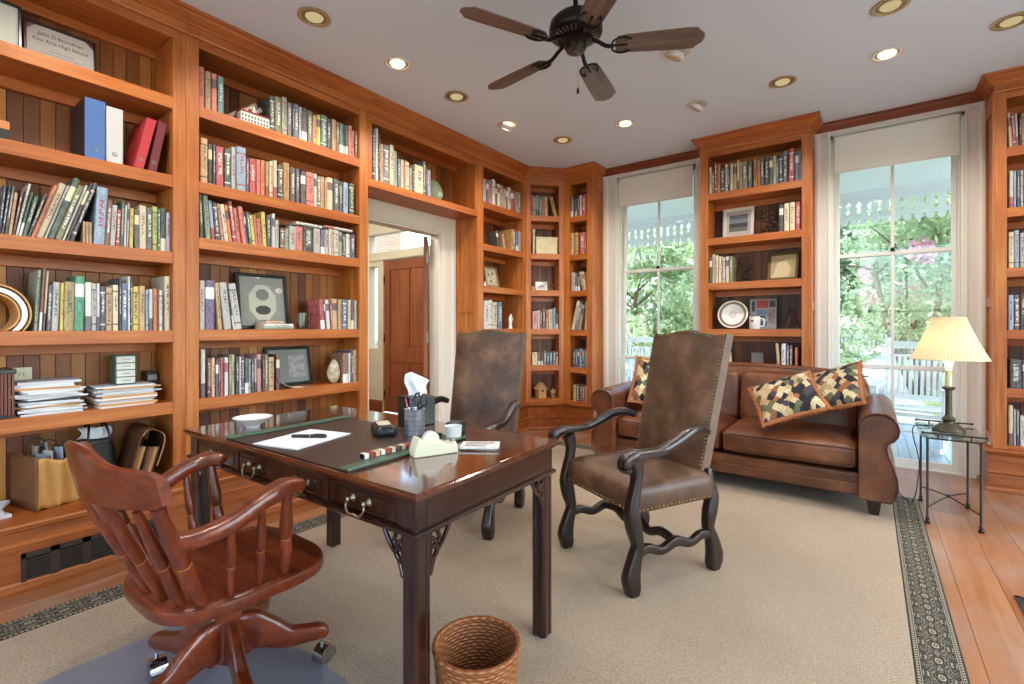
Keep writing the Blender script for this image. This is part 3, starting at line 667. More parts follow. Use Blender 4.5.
# ------------------------------------------------------------------ rug
def carpet_mat():
    t = NT('sisal_weave'); v = t.coord(rand=False)
    sp = t.n('SeparateXYZ'); t.set(sp.inputs[0], v)
    rib = t.math('SINE', t.math('MULTIPLY', sp.outputs[0], 2 * PI / .0085)); weft = t.math('SINE', t.math('ADD', t.math('MULTIPLY', sp.outputs[1], 2 * PI / .0095), t.math('MULTIPLY', t.math('FLOOR', t.math('DIVIDE', sp.outputs[0], .0085)), PI)))
    n1 = t.n('TexNoise', i_Scale=130.0, i_Detail=2.0); t.set(n1.inputs['Vector'], v)
    n2 = t.n('TexNoise', i_Scale=1.1, i_Detail=3.0); t.set(n2.inputs['Vector'], v)
    f = t.math('ADD', t.math('MULTIPLY', n1.outputs[0], .55), t.math('ADD', t.math('MULTIPLY', t.math('MULTIPLY', rib, weft), .13), t.math('MULTIPLY', n2.outputs[0], .3)))
    c = t.ramp(f, [(.2, lin('#7d6954')), (.42, lin('#9e8a73')), (.62, lin('#b5a189'))])
    t.bsdf(c, .95, 0, t.math('ADD', t.math('MULTIPLY', rib, .5), t.math('ADD', n1.outputs[0], t.math('MULTIPLY', weft, .3))), .3, .003); return t.m
def border_mat(axis, centre):
    """black woven band with tan scrolls: mirrored medallions along the band"""
    t = NT('rug_border_' + axis); tc = t.n('TexCoord'); sp = t.n('SeparateXYZ'); t.set(sp.inputs[0], tc.outputs['Object'])
    u = sp.outputs[1 if axis == 'y' else 0]; w = t.math('SUBTRACT', sp.outputs[0 if axis == 'y' else 1], centre)
    aw = t.math('ABSOLUTE', w); per = .105
    uu = t.math('PINGPONG', u, per / 2)                    # mirror along the band
    cb = t.n('CombineXYZ'); t.set(cb.inputs[0], t.math('MULTIPLY', uu, 1.0)); t.set(cb.inputs[1], aw)
    vo = t.n('TexVoronoi', feature='DISTANCE_TO_EDGE', i_Scale=62.0); t.set(vo.inputs['Vector'], cb.outputs[0])
    nz = t.n('TexNoise', i_Scale=75.0, i_Detail=1.0, i_Distortion=1.2); t.set(nz.inputs['Vector'], cb.outputs[0])
    # central medallion
    d = t.math('SQRT', t.math('ADD', t.math('POWER', t.math('MULTIPLY', uu, .8), 2.0), t.math('POWER', t.math('MULTIPLY', aw, 1.3), 2.0)))
    med = t.math('MULTIPLY', t.math('LESS_THAN', d, .0145), t.math('GREATER_THAN', d, .0085)); core = t.math('LESS_THAN', d, .004)
    scroll = t.math('MULTIPLY', t.math('LESS_THAN', t.math('ABSOLUTE', t.math('SUBTRACT', nz.outputs[0], .5)), .030), t.math('GREATER_THAN', d, .020))
    flor = t.math('MULTIPLY', t.math('LESS_THAN', vo.outputs[0], .0011), t.math('GREATER_THAN', d, .02))
    inside = t.math('LESS_THAN', aw, .052)
    pat = t.math('MULTIPLY', t.math('MINIMUM', t.math('ADD', t.math('ADD', med, scroll), t.math('ADD', flor, core)), 1.0), inside)
    # guard stripes with a bead of dots
    g1 = t.math('LESS_THAN', t.math('ABSOLUTE', t.math('SUBTRACT', aw, .063)), .0045)
    dots = t.math('MULTIPLY', g1, t.math('GREATER_THAN', t.math('SINE', t.math('MULTIPLY', u, 2 * PI / .016)), -.2))
    g2 = t.math('LESS_THAN', t.math('ABSOLUTE', t.math('SUBTRACT', aw, .055)), .0012)
    pat = t.math('MINIMUM', t.math('ADD', pat, t.math('ADD', dots, g2)), 1.0)
    n3 = t.n('TexNoise', i_Scale=160.0); t.set(n3.inputs['Vector'], tc.outputs['Object'])
    tan = t.mix(n3.outputs[0], lin('#80765e'), lin('#b3a888'))
    c = t.mix(pat, lin('#1a1819'), tan)
    t.bsdf(c, .9, 0, n3.outputs[0], .3, .002); return t.m
RX0, RX1, RY0, RY1, BWD = -2.82, .275, -.7, 4.40, .147
rug = thing('area_rug', 'large beige sisal rug with a black floral border on the plank floor', 'rug', (0, 0, 0))
m = MB(); m.box((RX0 + BWD, RY0 + BWD, .0005), (RX1 - BWD, RY1 - BWD, .009)); m.build('field', carpet_mat(), rug, bevel=.002)
for x0, x1, y0, y1, ax in ((RX0, RX0 + BWD, RY0, RY1, 'y'), (RX1 - BWD, RX1, RY0, RY1, 'y'), (RX0 + BWD, RX1 - BWD, RY0, RY0 + BWD, 'x'), (RX0 + BWD, RX1 - BWD, RY1 - BWD, RY1, 'x')):
    m = MB(); m.box((x0, y0, .0005), (x1, y1, .0095)); m.build('border', border_mat(ax, (x0 + x1) / 2 if ax == 'y' else (y0 + y1) / 2), rug, bevel=.002)
RZT = .0097
t = NT('chair_mat_vinyl'); t.bsdf(lin('#7f7d83'), .32); MATM = t.m
m = MB(); poly = []
def rr(x0, y0, x1, y1, r, n=6):
    P = []
    for cx_, cy_, a0 in ((x1 - r, y0 + r, -90), (x1 - r, y1 - r, 0), (x0 + r, y1 - r, 90), (x0 + r, y0 + r, 180)):
        for k in range(n + 1):
            a = math.radians(a0 + 90 * k / n); P.append((cx_ + r * math.cos(a), cy_ + r * math.sin(a)))
    return P
mp = [(-2.25, -.35), (-1.12, -.35), (-1.12, .86), (-1.2, .985), (-1.70, .985), (-2.2, .82), (-2.25, .75)]
m.prism(mp, RZT, RZT + .003, 'z'); o = m.build('chair_mat', MATM, bevel=.001); tag(o, 'grey-blue vinyl chair mat on the rug under the swivel chair', 'chair mat')

# ------------------------------------------------------------------ desk
DW, DD, DH = 1.45, .77, .765
RB = RZT + .0003
desk = thing('writing_desk', 'dark mahogany writing desk with brass drawer pulls and fretwork brackets', 'desk', (-1.70, 1.25, RB), math.radians(1.3))
DH -= RB
hw, hd = DW / 2, DD / 2
m = MB()
prof = [(0, DH), (.0, DH - .004), (.004, DH - .009), (.004, DH - .014), (-.004, DH - .017), (-.006, DH - .024), (-.012, DH - .028), (-.012, DH - .030)]
rings = []
for o_, z in [(-.02, DH)] + [(q[0] - .004, q[1]) for q in prof] + [(-.03, DH - .030)]:
    rings.append([Vector((sx * (hw + o_), sy * (hd + o_), z)) for sx, sy in ((-1,-1),(1,-1),(1,1),(-1,1))])
m.ring_skin(rings); m.build('desk_top', MAHOG_TOP, desk, bevel=.0015)
FZ0, FZ1 = .632, DH - .031; ins = .022
m = MB()
fx, fy = hw - ins, hd - ins
for a, b in (((-fx, -fy + .014), (fx, -fy + .032)), ((-fx, fy - .018), (fx, fy)), ((-fx, -fy + .03), (-fx + .018, fy)), ((fx - .018, -fy + .03), (fx, fy))):
    m.box((a[0], a[1], FZ0), (b[0], b[1], FZ1))
m.box((-fx, -fy, FZ0), (fx, -fy + .015, FZ0 + .012)); m.box((-fx, -fy, FZ1 - .008), (fx, -fy + .015, FZ1))
dv = [-fx, -fx + .07, -fx + .40, -fx + .425, fx - .425, fx - .40, fx - .07, fx]
for a, b in ((dv[0], dv[1]), (dv[2], dv[3]), (dv[4], dv[5]), (dv[6], dv[7])): m.box((a, -fy, FZ0 + .012), (b, -fy + .015, FZ1 - .008))
# moulded bead round the foot of the frieze
rings = [[Vector((sx * (fx + o_), sy * (fy + o_), z)) for sx, sy in ((-1,-1),(1,-1),(1,1),(-1,1))] for o_, z in ((-.02, FZ0 + .010), (.004, FZ0 + .010), (.012, FZ0 + .006), (.012, FZ0 - .002), (.006, FZ0 - .008), (-.02, FZ0 - .008))]
m.ring_skin(rings); m.build('apron', MAHOG, desk, bevel=.001)
BRASSH = plain('aged_pale_brass', '#9c8d6e', .33, 1.0)
def bail(parent, x, y, z, w=.075):
    m = MB()
    for s in (-1, 1):
        M = Matrix.Translation((x + s * w / 2, y, z)) @ Matrix.Rotation(PI / 2, 4, 'X')
        m.lathe([(.013, -.001), (.013, .003), (.008, .006), (.005, .012), (.008, .018), (.009, .022), (.004, .026), (.001, .0265)], 12, M=M)
    m.tube(smoothpts([(x - w / 2, y - .02, z - .004), (x - w / 2 - .004, y - .024, z - .018), (x - w / 2 + .012, y - .028, z - .036), (x, y - .029, z - .034), (x + w / 2 - .012, y - .028, z - .036), (x + w / 2 + .004, y - .024, z - .018), (x + w / 2, y - .02, z - .004)], 5), .0036, 8)
    m.build('bail_handle', BRASSH, parent, smooth=True)
zc = (FZ0 + FZ1) / 2 + .004
for a, b, hs in ((dv[1], dv[2], [.5]), (dv[3], dv[4], [.22, .78]), (dv[5], dv[6], [.5])):
    m = MB(); m.box((a + .003, -fy + .003, FZ0 + .014), (b - .003, -fy + .02, FZ1 - .010)); m.box((a + .014, -fy + .0005, FZ0 + .025), (b - .014, -fy + .004, FZ1 - .021)); d_ = m.build('drawer', MAHOG, desk, bevel=.002)
    for h in hs: bail(d_, a + (b - a) * h, -fy + .0005, zc)
lw = .062
def fret(parent, cx_, cy_, ax, sg):
    """pierced corner bracket in the angle of leg and apron"""
    m = MB(); z1 = FZ0 - .008
    def P_(a, z): return (cx_ + (a * sg if ax == 'x' else 0), cy_ + (a * sg if ax == 'y' else 0), z)
    T = lambda pts, r=.006: m.tube(smoothpts([P_(a, z) for a, z in pts], 5), r, 8, square=.3)
    T([(.0, z1 - .12), (.018, z1 - .075), (.052, z1 - .042), (.08, z1 - .002)])
    T([(.0, z1 - .05), (.018, z1 - .045), (.036, z1 - .03), (.03, z1 - .008), (.034, z1)])
    T([(.0, z1 - .085), (.026, z1 - .068), (.018, z1 - .03), (.0, z1 - .02)])
    T([(.002, z1 - .003), (.085, z1 - .003)], .004); T([(.002, z1), (.002, z1 - .125)], .004)
    m.build('fret_bracket', MAHOG, parent, smooth=True)
for sx in (-1, 1):
    for sy in (-1, 1):
        cx_, cy_ = sx * (fx + .002 - lw / 2), sy * (fy + .002 - lw / 2)
        m = MB(); h = lw / 2; q = .010; e = .0035
        poly = [(-h + q, -h), (-.012, -h), (-.008, -h + e), (.008, -h + e), (.012, -h), (h - q, -h), (h - q + e, -h + e), (h, -h + q), (h, -.012), (h - e, -.008), (h - e, .008), (h, .012), (h, h - q), (h - q, h), (-h + q, h), (-h, h - q), (-h, .012), (-h + e, .008), (-h + e, -.008), (-h, -.012), (-h, -h + q), (-h + q - e, -h + e)]
        m.prism([(cx_ + a, cy_ + b) for a, b in poly], 0, FZ1, 'z'); l_ = m.build('leg', MAHOG_V, desk)
        fret(l_, cx_ - sx * lw / 2, cy_ + sy * (lw / 2 - .009), 'x', -sx); fret(l_, cx_ + sx * (lw / 2 - .009), cy_ - sy * lw / 2, 'y', -sy)
DZT = DH + RB + .0003
def on_desk(x, y): return mw(desk) @ Vector((x, y, DH))
# leather desk pad with green end bars
LP = plain('desk_pad_leather', '#33241c', .38, noise=.1)
GREENL = plain('green_leather', '#3f5a45', .35, noise=.1)
pad = thing('desk_pad', 'dark brown leather desk pad with green bars at both ends', 'desk pad', (-1.675, 1.155, DZT), math.radians(1.3))
m = MB(); m.box((-.39, -.272, 0), (.39, .272, .004)); m.build('pad', LP, pad, bevel=.001)
for s in (-1, 1):
    m = MB(); m.box((s * .395 - (.05 if s > 0 else 0.0), -.276, .004), (s * .395 + (.05 if s < 0 else 0), .276, .011)); m.build('end_bar', GREENL, pad, bevel=.003)
DP = DZT + .0043
# writing paper and pen
m = MB()
M_ = Matrix.Translation((-1.785, 1.045, 0)) @ rotz(math.radians(14))
m.box((-.108, -.14, DP), (.108, .14, DP + .004), M_); o = m.build('note_pad', PAPER); tag(o, 'white pad of writing paper lying on the desk pad', 'paper')
pen = thing('fountain_pen', 'black pen with silver bands lying across the white paper', 'pen', (-1.775, 1.06, DP + .0112), math.radians(35))
m = MB(); m.tube([(-.07, 0, 0), (-.068, 0, 0), (-.02, 0, 0), (.004, 0, 0)], [.003, .0055, .0068, .0068], 12); m.build('barrel', BLACKP, pen, smooth=True)
m = MB(); m.tube([(.006, 0, 0), (.066, 0, 0), (.07, 0, 0)], [.0072, .007, .003], 12); m.tube([(.02, 0, .0085), (.06, 0, .0085)], .0012, 6); m.build('cap', BLACKP, pen, smooth=True)
m = MB(); m.cyl((.003, 0, 0), (.0075, 0, 0), .0074, seg=12); m.build('band', PEWTER, pen, smooth=True)
# bowl
m = MB(); m.lathe([(.028, 0), (.03, .006), (.034, .012), (.062, .03), (.078, .044), (.08, .046), (.077, .0465), (.06, .033), (.032, .016), (.001, .012)], 36, (-2.20, 1.045, DZT)); 
o = m.build('bowl', WHITEC, smooth=True); tag(o, 'white ceramic bowl with a thin blue rim on the desk corner', 'bowl')
m = MB(); m.lathe([(.0795, .0462), (.0812, .0463), (.0812, .0452), (.0795, .0452)], 36, (-2.20, 1.045, DZT), cap=False); m.build('rim', plain('blue_glaze', '#6d7f96', .25), o, smooth=True)
# tissue box
tb = thing('tissue_box', 'black tissue box with a white tissue standing up, behind the pen cup', 'tissue box', (-1.675, 1.53, DZT), math.radians(-12))
m = MB(); m.box((-.062, -.062, 0), (.062, .062, .13)); m.build('box', plain('black_card', '#1c1c1f', .4, noise=.2), tb, bevel=.004)
m = MB()
def tis(u, v):
    a = (u - .5) * .12; z = .12 + v * .115 * (1.05 - .5 * abs(u - .25)); return (a * (.62 + .3 * v) + .006 * math.sin(7 * v), .018 * math.sin(u * 7 + v * 2) * (1 - .3 * v), z)
m.grid(lambda u, v: rotz(math.radians(58)) @ Vector(tis(u, v)), 14, 10); m.build('tissue', plain('tissue_paper', '#ebebef', .9), tb, smooth=True, solid=.0008)
# wire pen cup with pens, scissors
cup = thing('pen_cup', 'ribbed silver pen cup standing on the desk pad before the tissue box', 'pen cup', (-1.505, 1.365, DZT + .0046))
m = MB(); m.lathe([(.04, 0), (.041, .004), (.041, .1), (.0425, .104), (.040, .104), (.039, .1), (.039, .006), (.001, .006)], 30); m.build('cup', plain('ribbed_steel', '#c4c5c8', .32, .85), cup, smooth=True)
m = MB()
for z in (.02, .04, .06, .08, .1): m.tube([(.0418 * math.cos(2*PI*k/24), .0418 * math.sin(2*PI*k/24), z) for k in range(24)], .0012, 6, closed=True)
m.build('rib', STEEL, cup, smooth=True)
for q, (hx, px_, py_, tx, ty, L, nm, lb) in enumerate((('#b02a34', -.02, .005, -.045, .0, .135, 'pencil', 'red pencil leaning out of the pen cup'), ('#2f3a66', .005, -.018, .0, -.02, .15, 'ballpoint_pen', 'navy ballpoint pen upright in the pen cup'),
        ('#26262a', -.008, .015, -.012, .03, .16, 'ballpoint_pen', 'black ballpoint pen, tallest in the pen cup'), ('#8d8f98', .0, .0, .012, .018, .145, 'ballpoint_pen', 'grey ballpoint pen in the middle of the pen cup'))):
    r = thing(nm, lb, 'pen', (cup.location.x, cup.location.y, cup.location.z + .0065))
    d = Vector((tx - px_, ty - py_, .1)); d = d / d.length; p0 = Vector((px_, py_, .004)); 
    m = MB(); m.tube([p0, p0 + d * .01, p0 + d * (L - .004), p0 + d * L], [.001, .0035, .0038, .003], 8); m.build('barrel', plain('pen_' + hx[1:], hx, .3), r, smooth=True)
    m = MB(); m.cyl(p0 + d * (L - .03), p0 + d * (L - .026), .0042, seg=8); m.build('ring', PEWTER, r, smooth=True)
sc_ = thing('scissors', 'steel scissors with black loop handles standing in the pen cup', 'scissors', (cup.location.x, cup.location.y, cup.location.z + .007))
for s in (-1, 1):
    m = MB(); m.tube([(.012, .006 + s * .002, .003), (.016 + s * .006, .01 + s * .002, .105)], [(.002, .001), (.006, .0014)], 8); m.build('blade', CHROME, sc_, smooth=True)
    m = MB(); c = Vector((.024 + s * .02, .012, .135)); m.tube([c + Vector((.017 * math.cos(a) , 0, .024 * math.sin(a))) for a in [2*PI*k/16 for k in range(16)]], .004, 8, closed=True); m.tube([(.016 + s * .006, .011, .1), (.02 + s * .012, .012, .114)], .004, 8); m.build('handle_loop', plain('scissor_grip', '#2b2424', .35), sc_, smooth=True)
# stapler-like black gadget with cream top; black ink-bottle box; glass; cards
g = thing('label_maker', 'small black desk gadget with a cream screen, left of the pen cup', 'gadget', (-1.62, 1.30, DP), math.radians(-30))
m = MB(); m.ring_skin([[Vector((a * 1.0, b * 1.0, z)) for a, b in rr(-.082 + i, -.045 + i, .082 - i, .045 - i, .02)] for i, z in ((.004, 0), (0, .008), (.002, .03), (.012, .04))]); m.build('body', BLACKP, g, smooth=True)
m = MB(); m.box((-.055, -.026, .0402), (.03, .026, .0412)); m.build('screen', plain('cream_card', '#cfc5a4', .6), g)
tc_ = thing('keyring_clip', 'jumble of black clips and keys at the foot of the pen cup', 'clips', (-1.40, 1.37, DZT + .005), 0)
m = MB()
for k in range(3):
    a = k * 1.3; m.tube([(.02 * math.cos(a) + .016 * math.cos(q), .02 * math.sin(a) + .016 * math.sin(q), .006 + .003 * k) for q in [2*PI*j/14 for j in range(14)]], .003, 6, closed=True)
m.build('ring', BLACKP, tc_, smooth=True)
m = MB(); m.box((-.012, -.035, .0), (.012, .03, .006)); m.build('clip', BLACKM, tc_, bevel=.002)
m = MB(); b_ = Matrix.Translation((-1.40, 1.50, DZT)) @ rotz(.3); m.box((-.03, -.03, 0), (.03, .03, .045), b_); o = m.build('ink_box', plain('ink_box_card', '#1d2028', .4), bevel=.003); tag(o, 'small black box standing between tape dispenser and tissue box', 'box')
m = MB(); m.box((-.031, -.031, .036), (.031, .031, .0462), b_); m.build('lid', plain('ink_box_lid', '#2a2e38', .35), o, bevel=.002)
m = MB(); m.lathe([(.024, 0), (.03, .002), (.034, .05), (.035, .052), (.0325, .051), (.029, .006), (.001, .006)], 20, (-1.33, 1.41, DZT)); o = m.build('paper_cup', plain('paper_cup_white', '#dedad2', .5), smooth=True); tag(o, 'little white cup just behind the cream tape dispenser', 'cup')
# tape dispenser
td = thing('tape_dispenser', 'cream plastic tape dispenser at the right bar of the desk pad', 'tape dispenser', (-1.235, 1.20, DZT), math.radians(66))
prof = [(-.075, 0), (.085, 0), (.088, .006), (.086, .026), (.078, .042), (.066, .034), (.048, .032), (.038, .036), (.028, .05), (-.035, .05), (-.045, .062), (-.058, .064), (-.07, .03)]
m = MB(); m.prism(prof, -.032, .032, 'y'); m.build('body', CREAMPL, td, bevel=.004)
m = MB()
M_ = Matrix.Translation((-.005, 0, .05)) @ Matrix.Rotation(PI / 2, 4, 'X'); m.lathe([(.016, -.010), (.03, -.010), (.03, .010), (.016, .010), (.016, -.010)], 26, M=M_, cap=False); m.build('tape_roll', plain('clear_tape', '#cfcabc', .25), td, smooth=True)
m = MB(); M_ = Matrix.Translation((-.005, 0, .05)) @ Matrix.Rotation(PI / 2, 4, 'X'); m.lathe([(.016, -.013), (.016, .013)], 18, M=M_); m.build('hub', CREAMPL, td, smooth=True)
m = MB(); m.box((.068, -.012, .04), (.084, .012, .045)); m.build('cutter', STEEL, td)
# card stack and a patterned block strip on the green bar
for k, (dx, dy, a, hx) in enumerate(((0, 0, .5, '#b9b2a8'), (.012, -.008, .62, '#d8d4cd'))):
    m = MB(); M_ = Matrix.Translation((-1.165 + dx, 1.375 + dy, 0)) @ rotz(a); z = DZT + k * .0062; m.box((-.07, -.045, z), (.07, .045, z + .006), M_)
    o = m.build('card', plain('card_' + str(k), hx, .6, noise=.25, nscale=60)); tag(o, ['grey printed card lying under another on the desk end', 'pale printed card lying on top of a grey one on the desk end'][k], 'card')
    m = MB(); m.box((-.055, -.03, z + .006), (.02, -.005, z + .0063), M_); m.box((-.055, .005, z + .006), (.05, .03, z + .0063), M_); m.build('print_block', plain('card_print_' + str(k), ['#6d6a68', '#9a8f8a'][k], .6), o)
st = thing('patterned_ruler', 'strip of coloured picture blocks lying on the green bar of the desk pad', 'ruler', (-1.335, 1.085, DP + .007), math.radians(88))
m = MB(); m.box((-.10, -.0125, 0), (.10, .0125, .016)); m.build('body', BLACKP, st, bevel=.001)
for k, hx in enumerate(['#d9d4cc', '#8d2f2f', '#c9a27a', '#d6d2c6', '#a5452c', '#ccc2ae', '#6b4a3c', '#d5cbb8', '#b04a3a']):
    m = MB(); m.box((-.098 + k * .0218, -.0127, .001), (-.098 + k * .0218 + .0165, .0127, .0168)); m.build('picture_block', plain('block_' + str(k), hx, .5), st)

# ------------------------------------------------------------------ swivel chair
ch = thing('swivel_chair', 'cherry wood swivel armchair with spindle back at the desk', 'chair', (-1.715, .735, RZT + .0033), math.radians(1))
SZ = .398
def seat_outline(k=48, sx=.258, sy=.258):
    P = []
    for i in range(k):
        a = 2 * PI * i / k; c, s_ = math.cos(a), math.sin(a); e = 2 / 3.4
        x = math.copysign(abs(c) ** e, c) * sx; y = math.copysign(abs(s_) ** e, s_) * sy
        x *= 1.0 + .05 * (y / sy)
        P.append((x, y))
    return P
m = MB(); OL = seat_outline()
rings = []
for f, z in ((.90, SZ - .026), (.98, SZ - .022), (1.0, SZ - .006), (.985, SZ + .014), (.955, SZ + .0195)): rings.append([Vector((x * f, y * f, z)) for x, y in OL])
for f in (.85, .65, .4, .15):
    rings.append([Vector((x * f, y * f, SZ + .02 - .014 * (1 - f) * (1 + .3 * math.cos(3 * x)) + (.012 * math.exp(-(x / .05) ** 2) * max(0, y / .27) * f))) for x, y in OL])
m.ring_skin(rings); m.build('seat', CHERRY, ch, smooth=True)
def spindle(p0, p1, r=.012, name='spindle', fat=1.0):
    p0, p1 = Vector(p0), Vector(p1); prof = [(0, .75), (.05, .8), (.15, .95), (.3, 1.12), (.42, 1.0), (.44, .85), (.46, 1.02), (.6, 1.2), (.8, .95), (1, .7)]
    m = MB(); m.tube([p0.lerp(p1, q) for q, _ in prof], [r * w for _, w in prof], 12); s_ = m.build(name, CHERRY_V, ch, smooth=True)
    m = MB(); c0, c1 = p0.lerp(p1, .432), p0.lerp(p1, .44); m.cyl(c0, c1, r * 1.0, seg=12); m.build('ring_groove', plain('groove_gilt', '#a8662e', .4), s_, smooth=True)
ST = SZ + .012
def crestpt(x): return Vector((x, -.285 - .085 * (1 - (x / .3) ** 2) , .0))
for i, x in enumerate((-.195, -.10, 0.0, .10, .195)):
    c = crestpt(x * 1.12); spindle((x * .80, -.19 - .025 * (1 - (x / .2) ** 2), ST), (c.x, c.y + .008, .73), .0145)
for s in (-1, 1):
    c = crestpt(s * .265); spindle((s * .20, -.155, ST), (c.x, c.y + .012, .74), .019, 'back_post')
# crest rail
m = MB(); rings = []
n = 28
for i in range(n + 1):
    x = -.30 + .60 * i / n; q = abs(x) / .30
    c = crestpt(x); hump = .040 * math.exp(-(x / .12) ** 4) ; zt = .848 + hump - .012 * q ** 4; zb = .73 + .012 * q ** 2; th = .013 + .006 * (1 - q)
    back = .028
    e = 1 - max(0, (q - .93)) * 3
    zm = (zt + zb) / 2; hh = (zt - zb) / 2 * e
    sec = [(th, -hh), (th * 1.15, 0), (th * .8, hh * .9), (0, hh), (-th * .8, hh * .9), (-th, 0), (-th, -hh), (0, -hh * 1.05)]
    rings.append([Vector((c.x, c.y - back * (zz / .06) * .5 + d_, zm + zz)) for d_, zz in sec])
m.ring_skin(rings); m.build('crest_rail', CHERRY, ch, smooth=True)
for s in (-1, 1):
    # arm: bends out from the back post and ends in a rounded paw
    pts = smoothpts([(s * .228, -.245, .628), (s * .250, -.19, .626), (s * .266, -.11, .645), (s * .272, -.03, .684), (s * .268, .04, .705), (s * .260, .085, .700), (s * .256, .102, .692)], 6)
    rad = lerp_list([(.021, .026), (.023, .028), (.023, .029), (.022, .031), (.023, .038), (.022, .038), (.012, .02)], len(pts))
    m = MB(); m.tube(pts, rad, 14, up=(0, 0, 1), square=.35); m.build('arm', CHERRY, ch, smooth=True)
    spindle((s * .215, .075, ST), (s * .262, .055, .69), .0175, 'arm_post')
    spindle((s * .222, -.01, ST), (s * .268, -.025, .67), .0125); spindle((s * .218, -.09, ST), (s * .262, -.11, .635), .0125)
m = MB(); m.lathe([(.10, SZ - .03), (.125, SZ - .04), (.125, SZ - .06), (.085, SZ - .082), (.03, SZ - .085)], 28); m.build('tilt_plate', BLACKP, ch, smooth=True)
m = MB(); m.lathe([(.045, .10), (.048, .115), (.045, .135), (.042, .25), (.046, .28), (.046, SZ - .06)], 8); m.build('pedestal', CHERRY_V, ch, bevel=.002)
m = MB(); m.lathe([(.001, .072), (.008, .073), (.01, .08), (.01, .1)], 12); m.build('threaded_stem', STEEL, ch, smooth=True)
for k in range(5):
    a = math.radians(62 - 3 + 72 * k); M_ = rotz(a)
    pts = smoothpts([(.035, 0, .165), (.07, 0, .172), (.12, 0, .155), (.18, 0, .125), (.24, 0, .120), (.285, 0, .116), (.305, 0, .10)], 5)
    rad = lerp_list([(.07, .02), (.066, .02), (.05, .02), (.034, .021), (.027, .022), (.026, .022), (.014, .014)], len(pts))
    m = MB(); m.tube([M_ @ p for p in pts], rad, 14, up=(0, 0, 1), square=.4); l_ = m.build('base_leg', CHERRY, ch, smooth=True)
    cM = M_ @ Matrix.Translation((.29, 0, 0)) @ rotz(.6 + k)
    m = MB(); m.cyl(cM @ Vector((0, 0, .05)), cM @ Vector((0, 0, .105)), .006, seg=8)
    hood = []
    for i in range(9):
        q = -PI * .12 + PI * 1.2 * i / 8; hood.append([cM @ Vector((.010 - .033 * math.cos(q), w_, .026 + .036 * math.sin(q))) for w_ in (-.023, .023)] + [cM @ Vector((.010 - .030 * math.cos(q), w_, .026 + .033 * math.sin(q))) for w_ in (.023, -.023)])
    m.ring_skin(hood)
    for w0, w1 in ((-.0245, -.0225), (.0225, .0245)):
        arc = [(.010 - .033 * math.cos(-PI * .12 + PI * 1.2 * i / 12), .026 + .036 * math.sin(-PI * .12 + PI * 1.2 * i / 12)) for i in range(13)]
        m.prism(arc, w0, w1, 'y', cM)
    m.build('caster_hood', CHROME, l_, smooth=True)
    m = MB(); m.cyl(cM @ Vector((.012, -.014, .0245)), cM @ Vector((.012, .014, .0245)), .024, seg=18); m.build('caster_wheel', plain('caster_rubber', '#2a2a2c', .5), l_, smooth=True)

# ------------------------------------------------------------------ wicker basket
def wicker_mat():
    t = NT('wicker'); v = t.coord(rand=False); sp = t.n('SeparateXYZ'); t.set(sp.inputs[0], v)
    ang = t.math('ARCTAN2', sp.outputs[1], sp.outputs[0]); u = t.math('MULTIPLY', ang, 26 / PI); row = t.math('MULTIPLY', sp.outputs[2], 95.0)
    rowi = t.math('FLOOR', row)
    s_ = t.math('SINE', t.math('ADD', t.math('MULTIPLY', u, PI), t.math('MULTIPLY', rowi, PI)))
    h = t.math('MULTIPLY', t.math('ADD', s_, 1.2), t.math('SINE', t.math('MULTIPLY', t.math('FRACT', row), PI)))
    n = t.n('TexNoise', i_Scale=60.0); t.set(n.inputs['Vector'], v)
    c = t.ramp(t.math('ADD', t.math('MULTIPLY', h, .3), t.math('MULTIPLY', n.outputs[0], .35)), [(.05, lin('#6a3618')), (.4, lin('#93562a')), (.85, lin('#b5743e'))])
    t.bsdf(c, .5, 0, h, .6, .004); return t.m
WICK = wicker_mat()
bk = thing('wicker_basket', 'round brown wicker wastebasket on the rug beside the desk leg', 'basket', (-.938, 1.095, RZT + .0003)); bk.scale = (.93, .93, .98)
m = MB(); m.lathe([(.105, 0), (.11, .004), (.128, .15), (.138, .262), (.130, .262), (.121, .15), (.104, .012), (.001, .012)], 56); m.build('wall', WICK, bk, smooth=True)
m = MB(); m.tube([(.134 * math.cos(2*PI*k/48), .134 * math.sin(2*PI*k/48), .265) for k in range(48)], .0085, 10, closed=True); m.build('rim', WICK, bk, smooth=True)
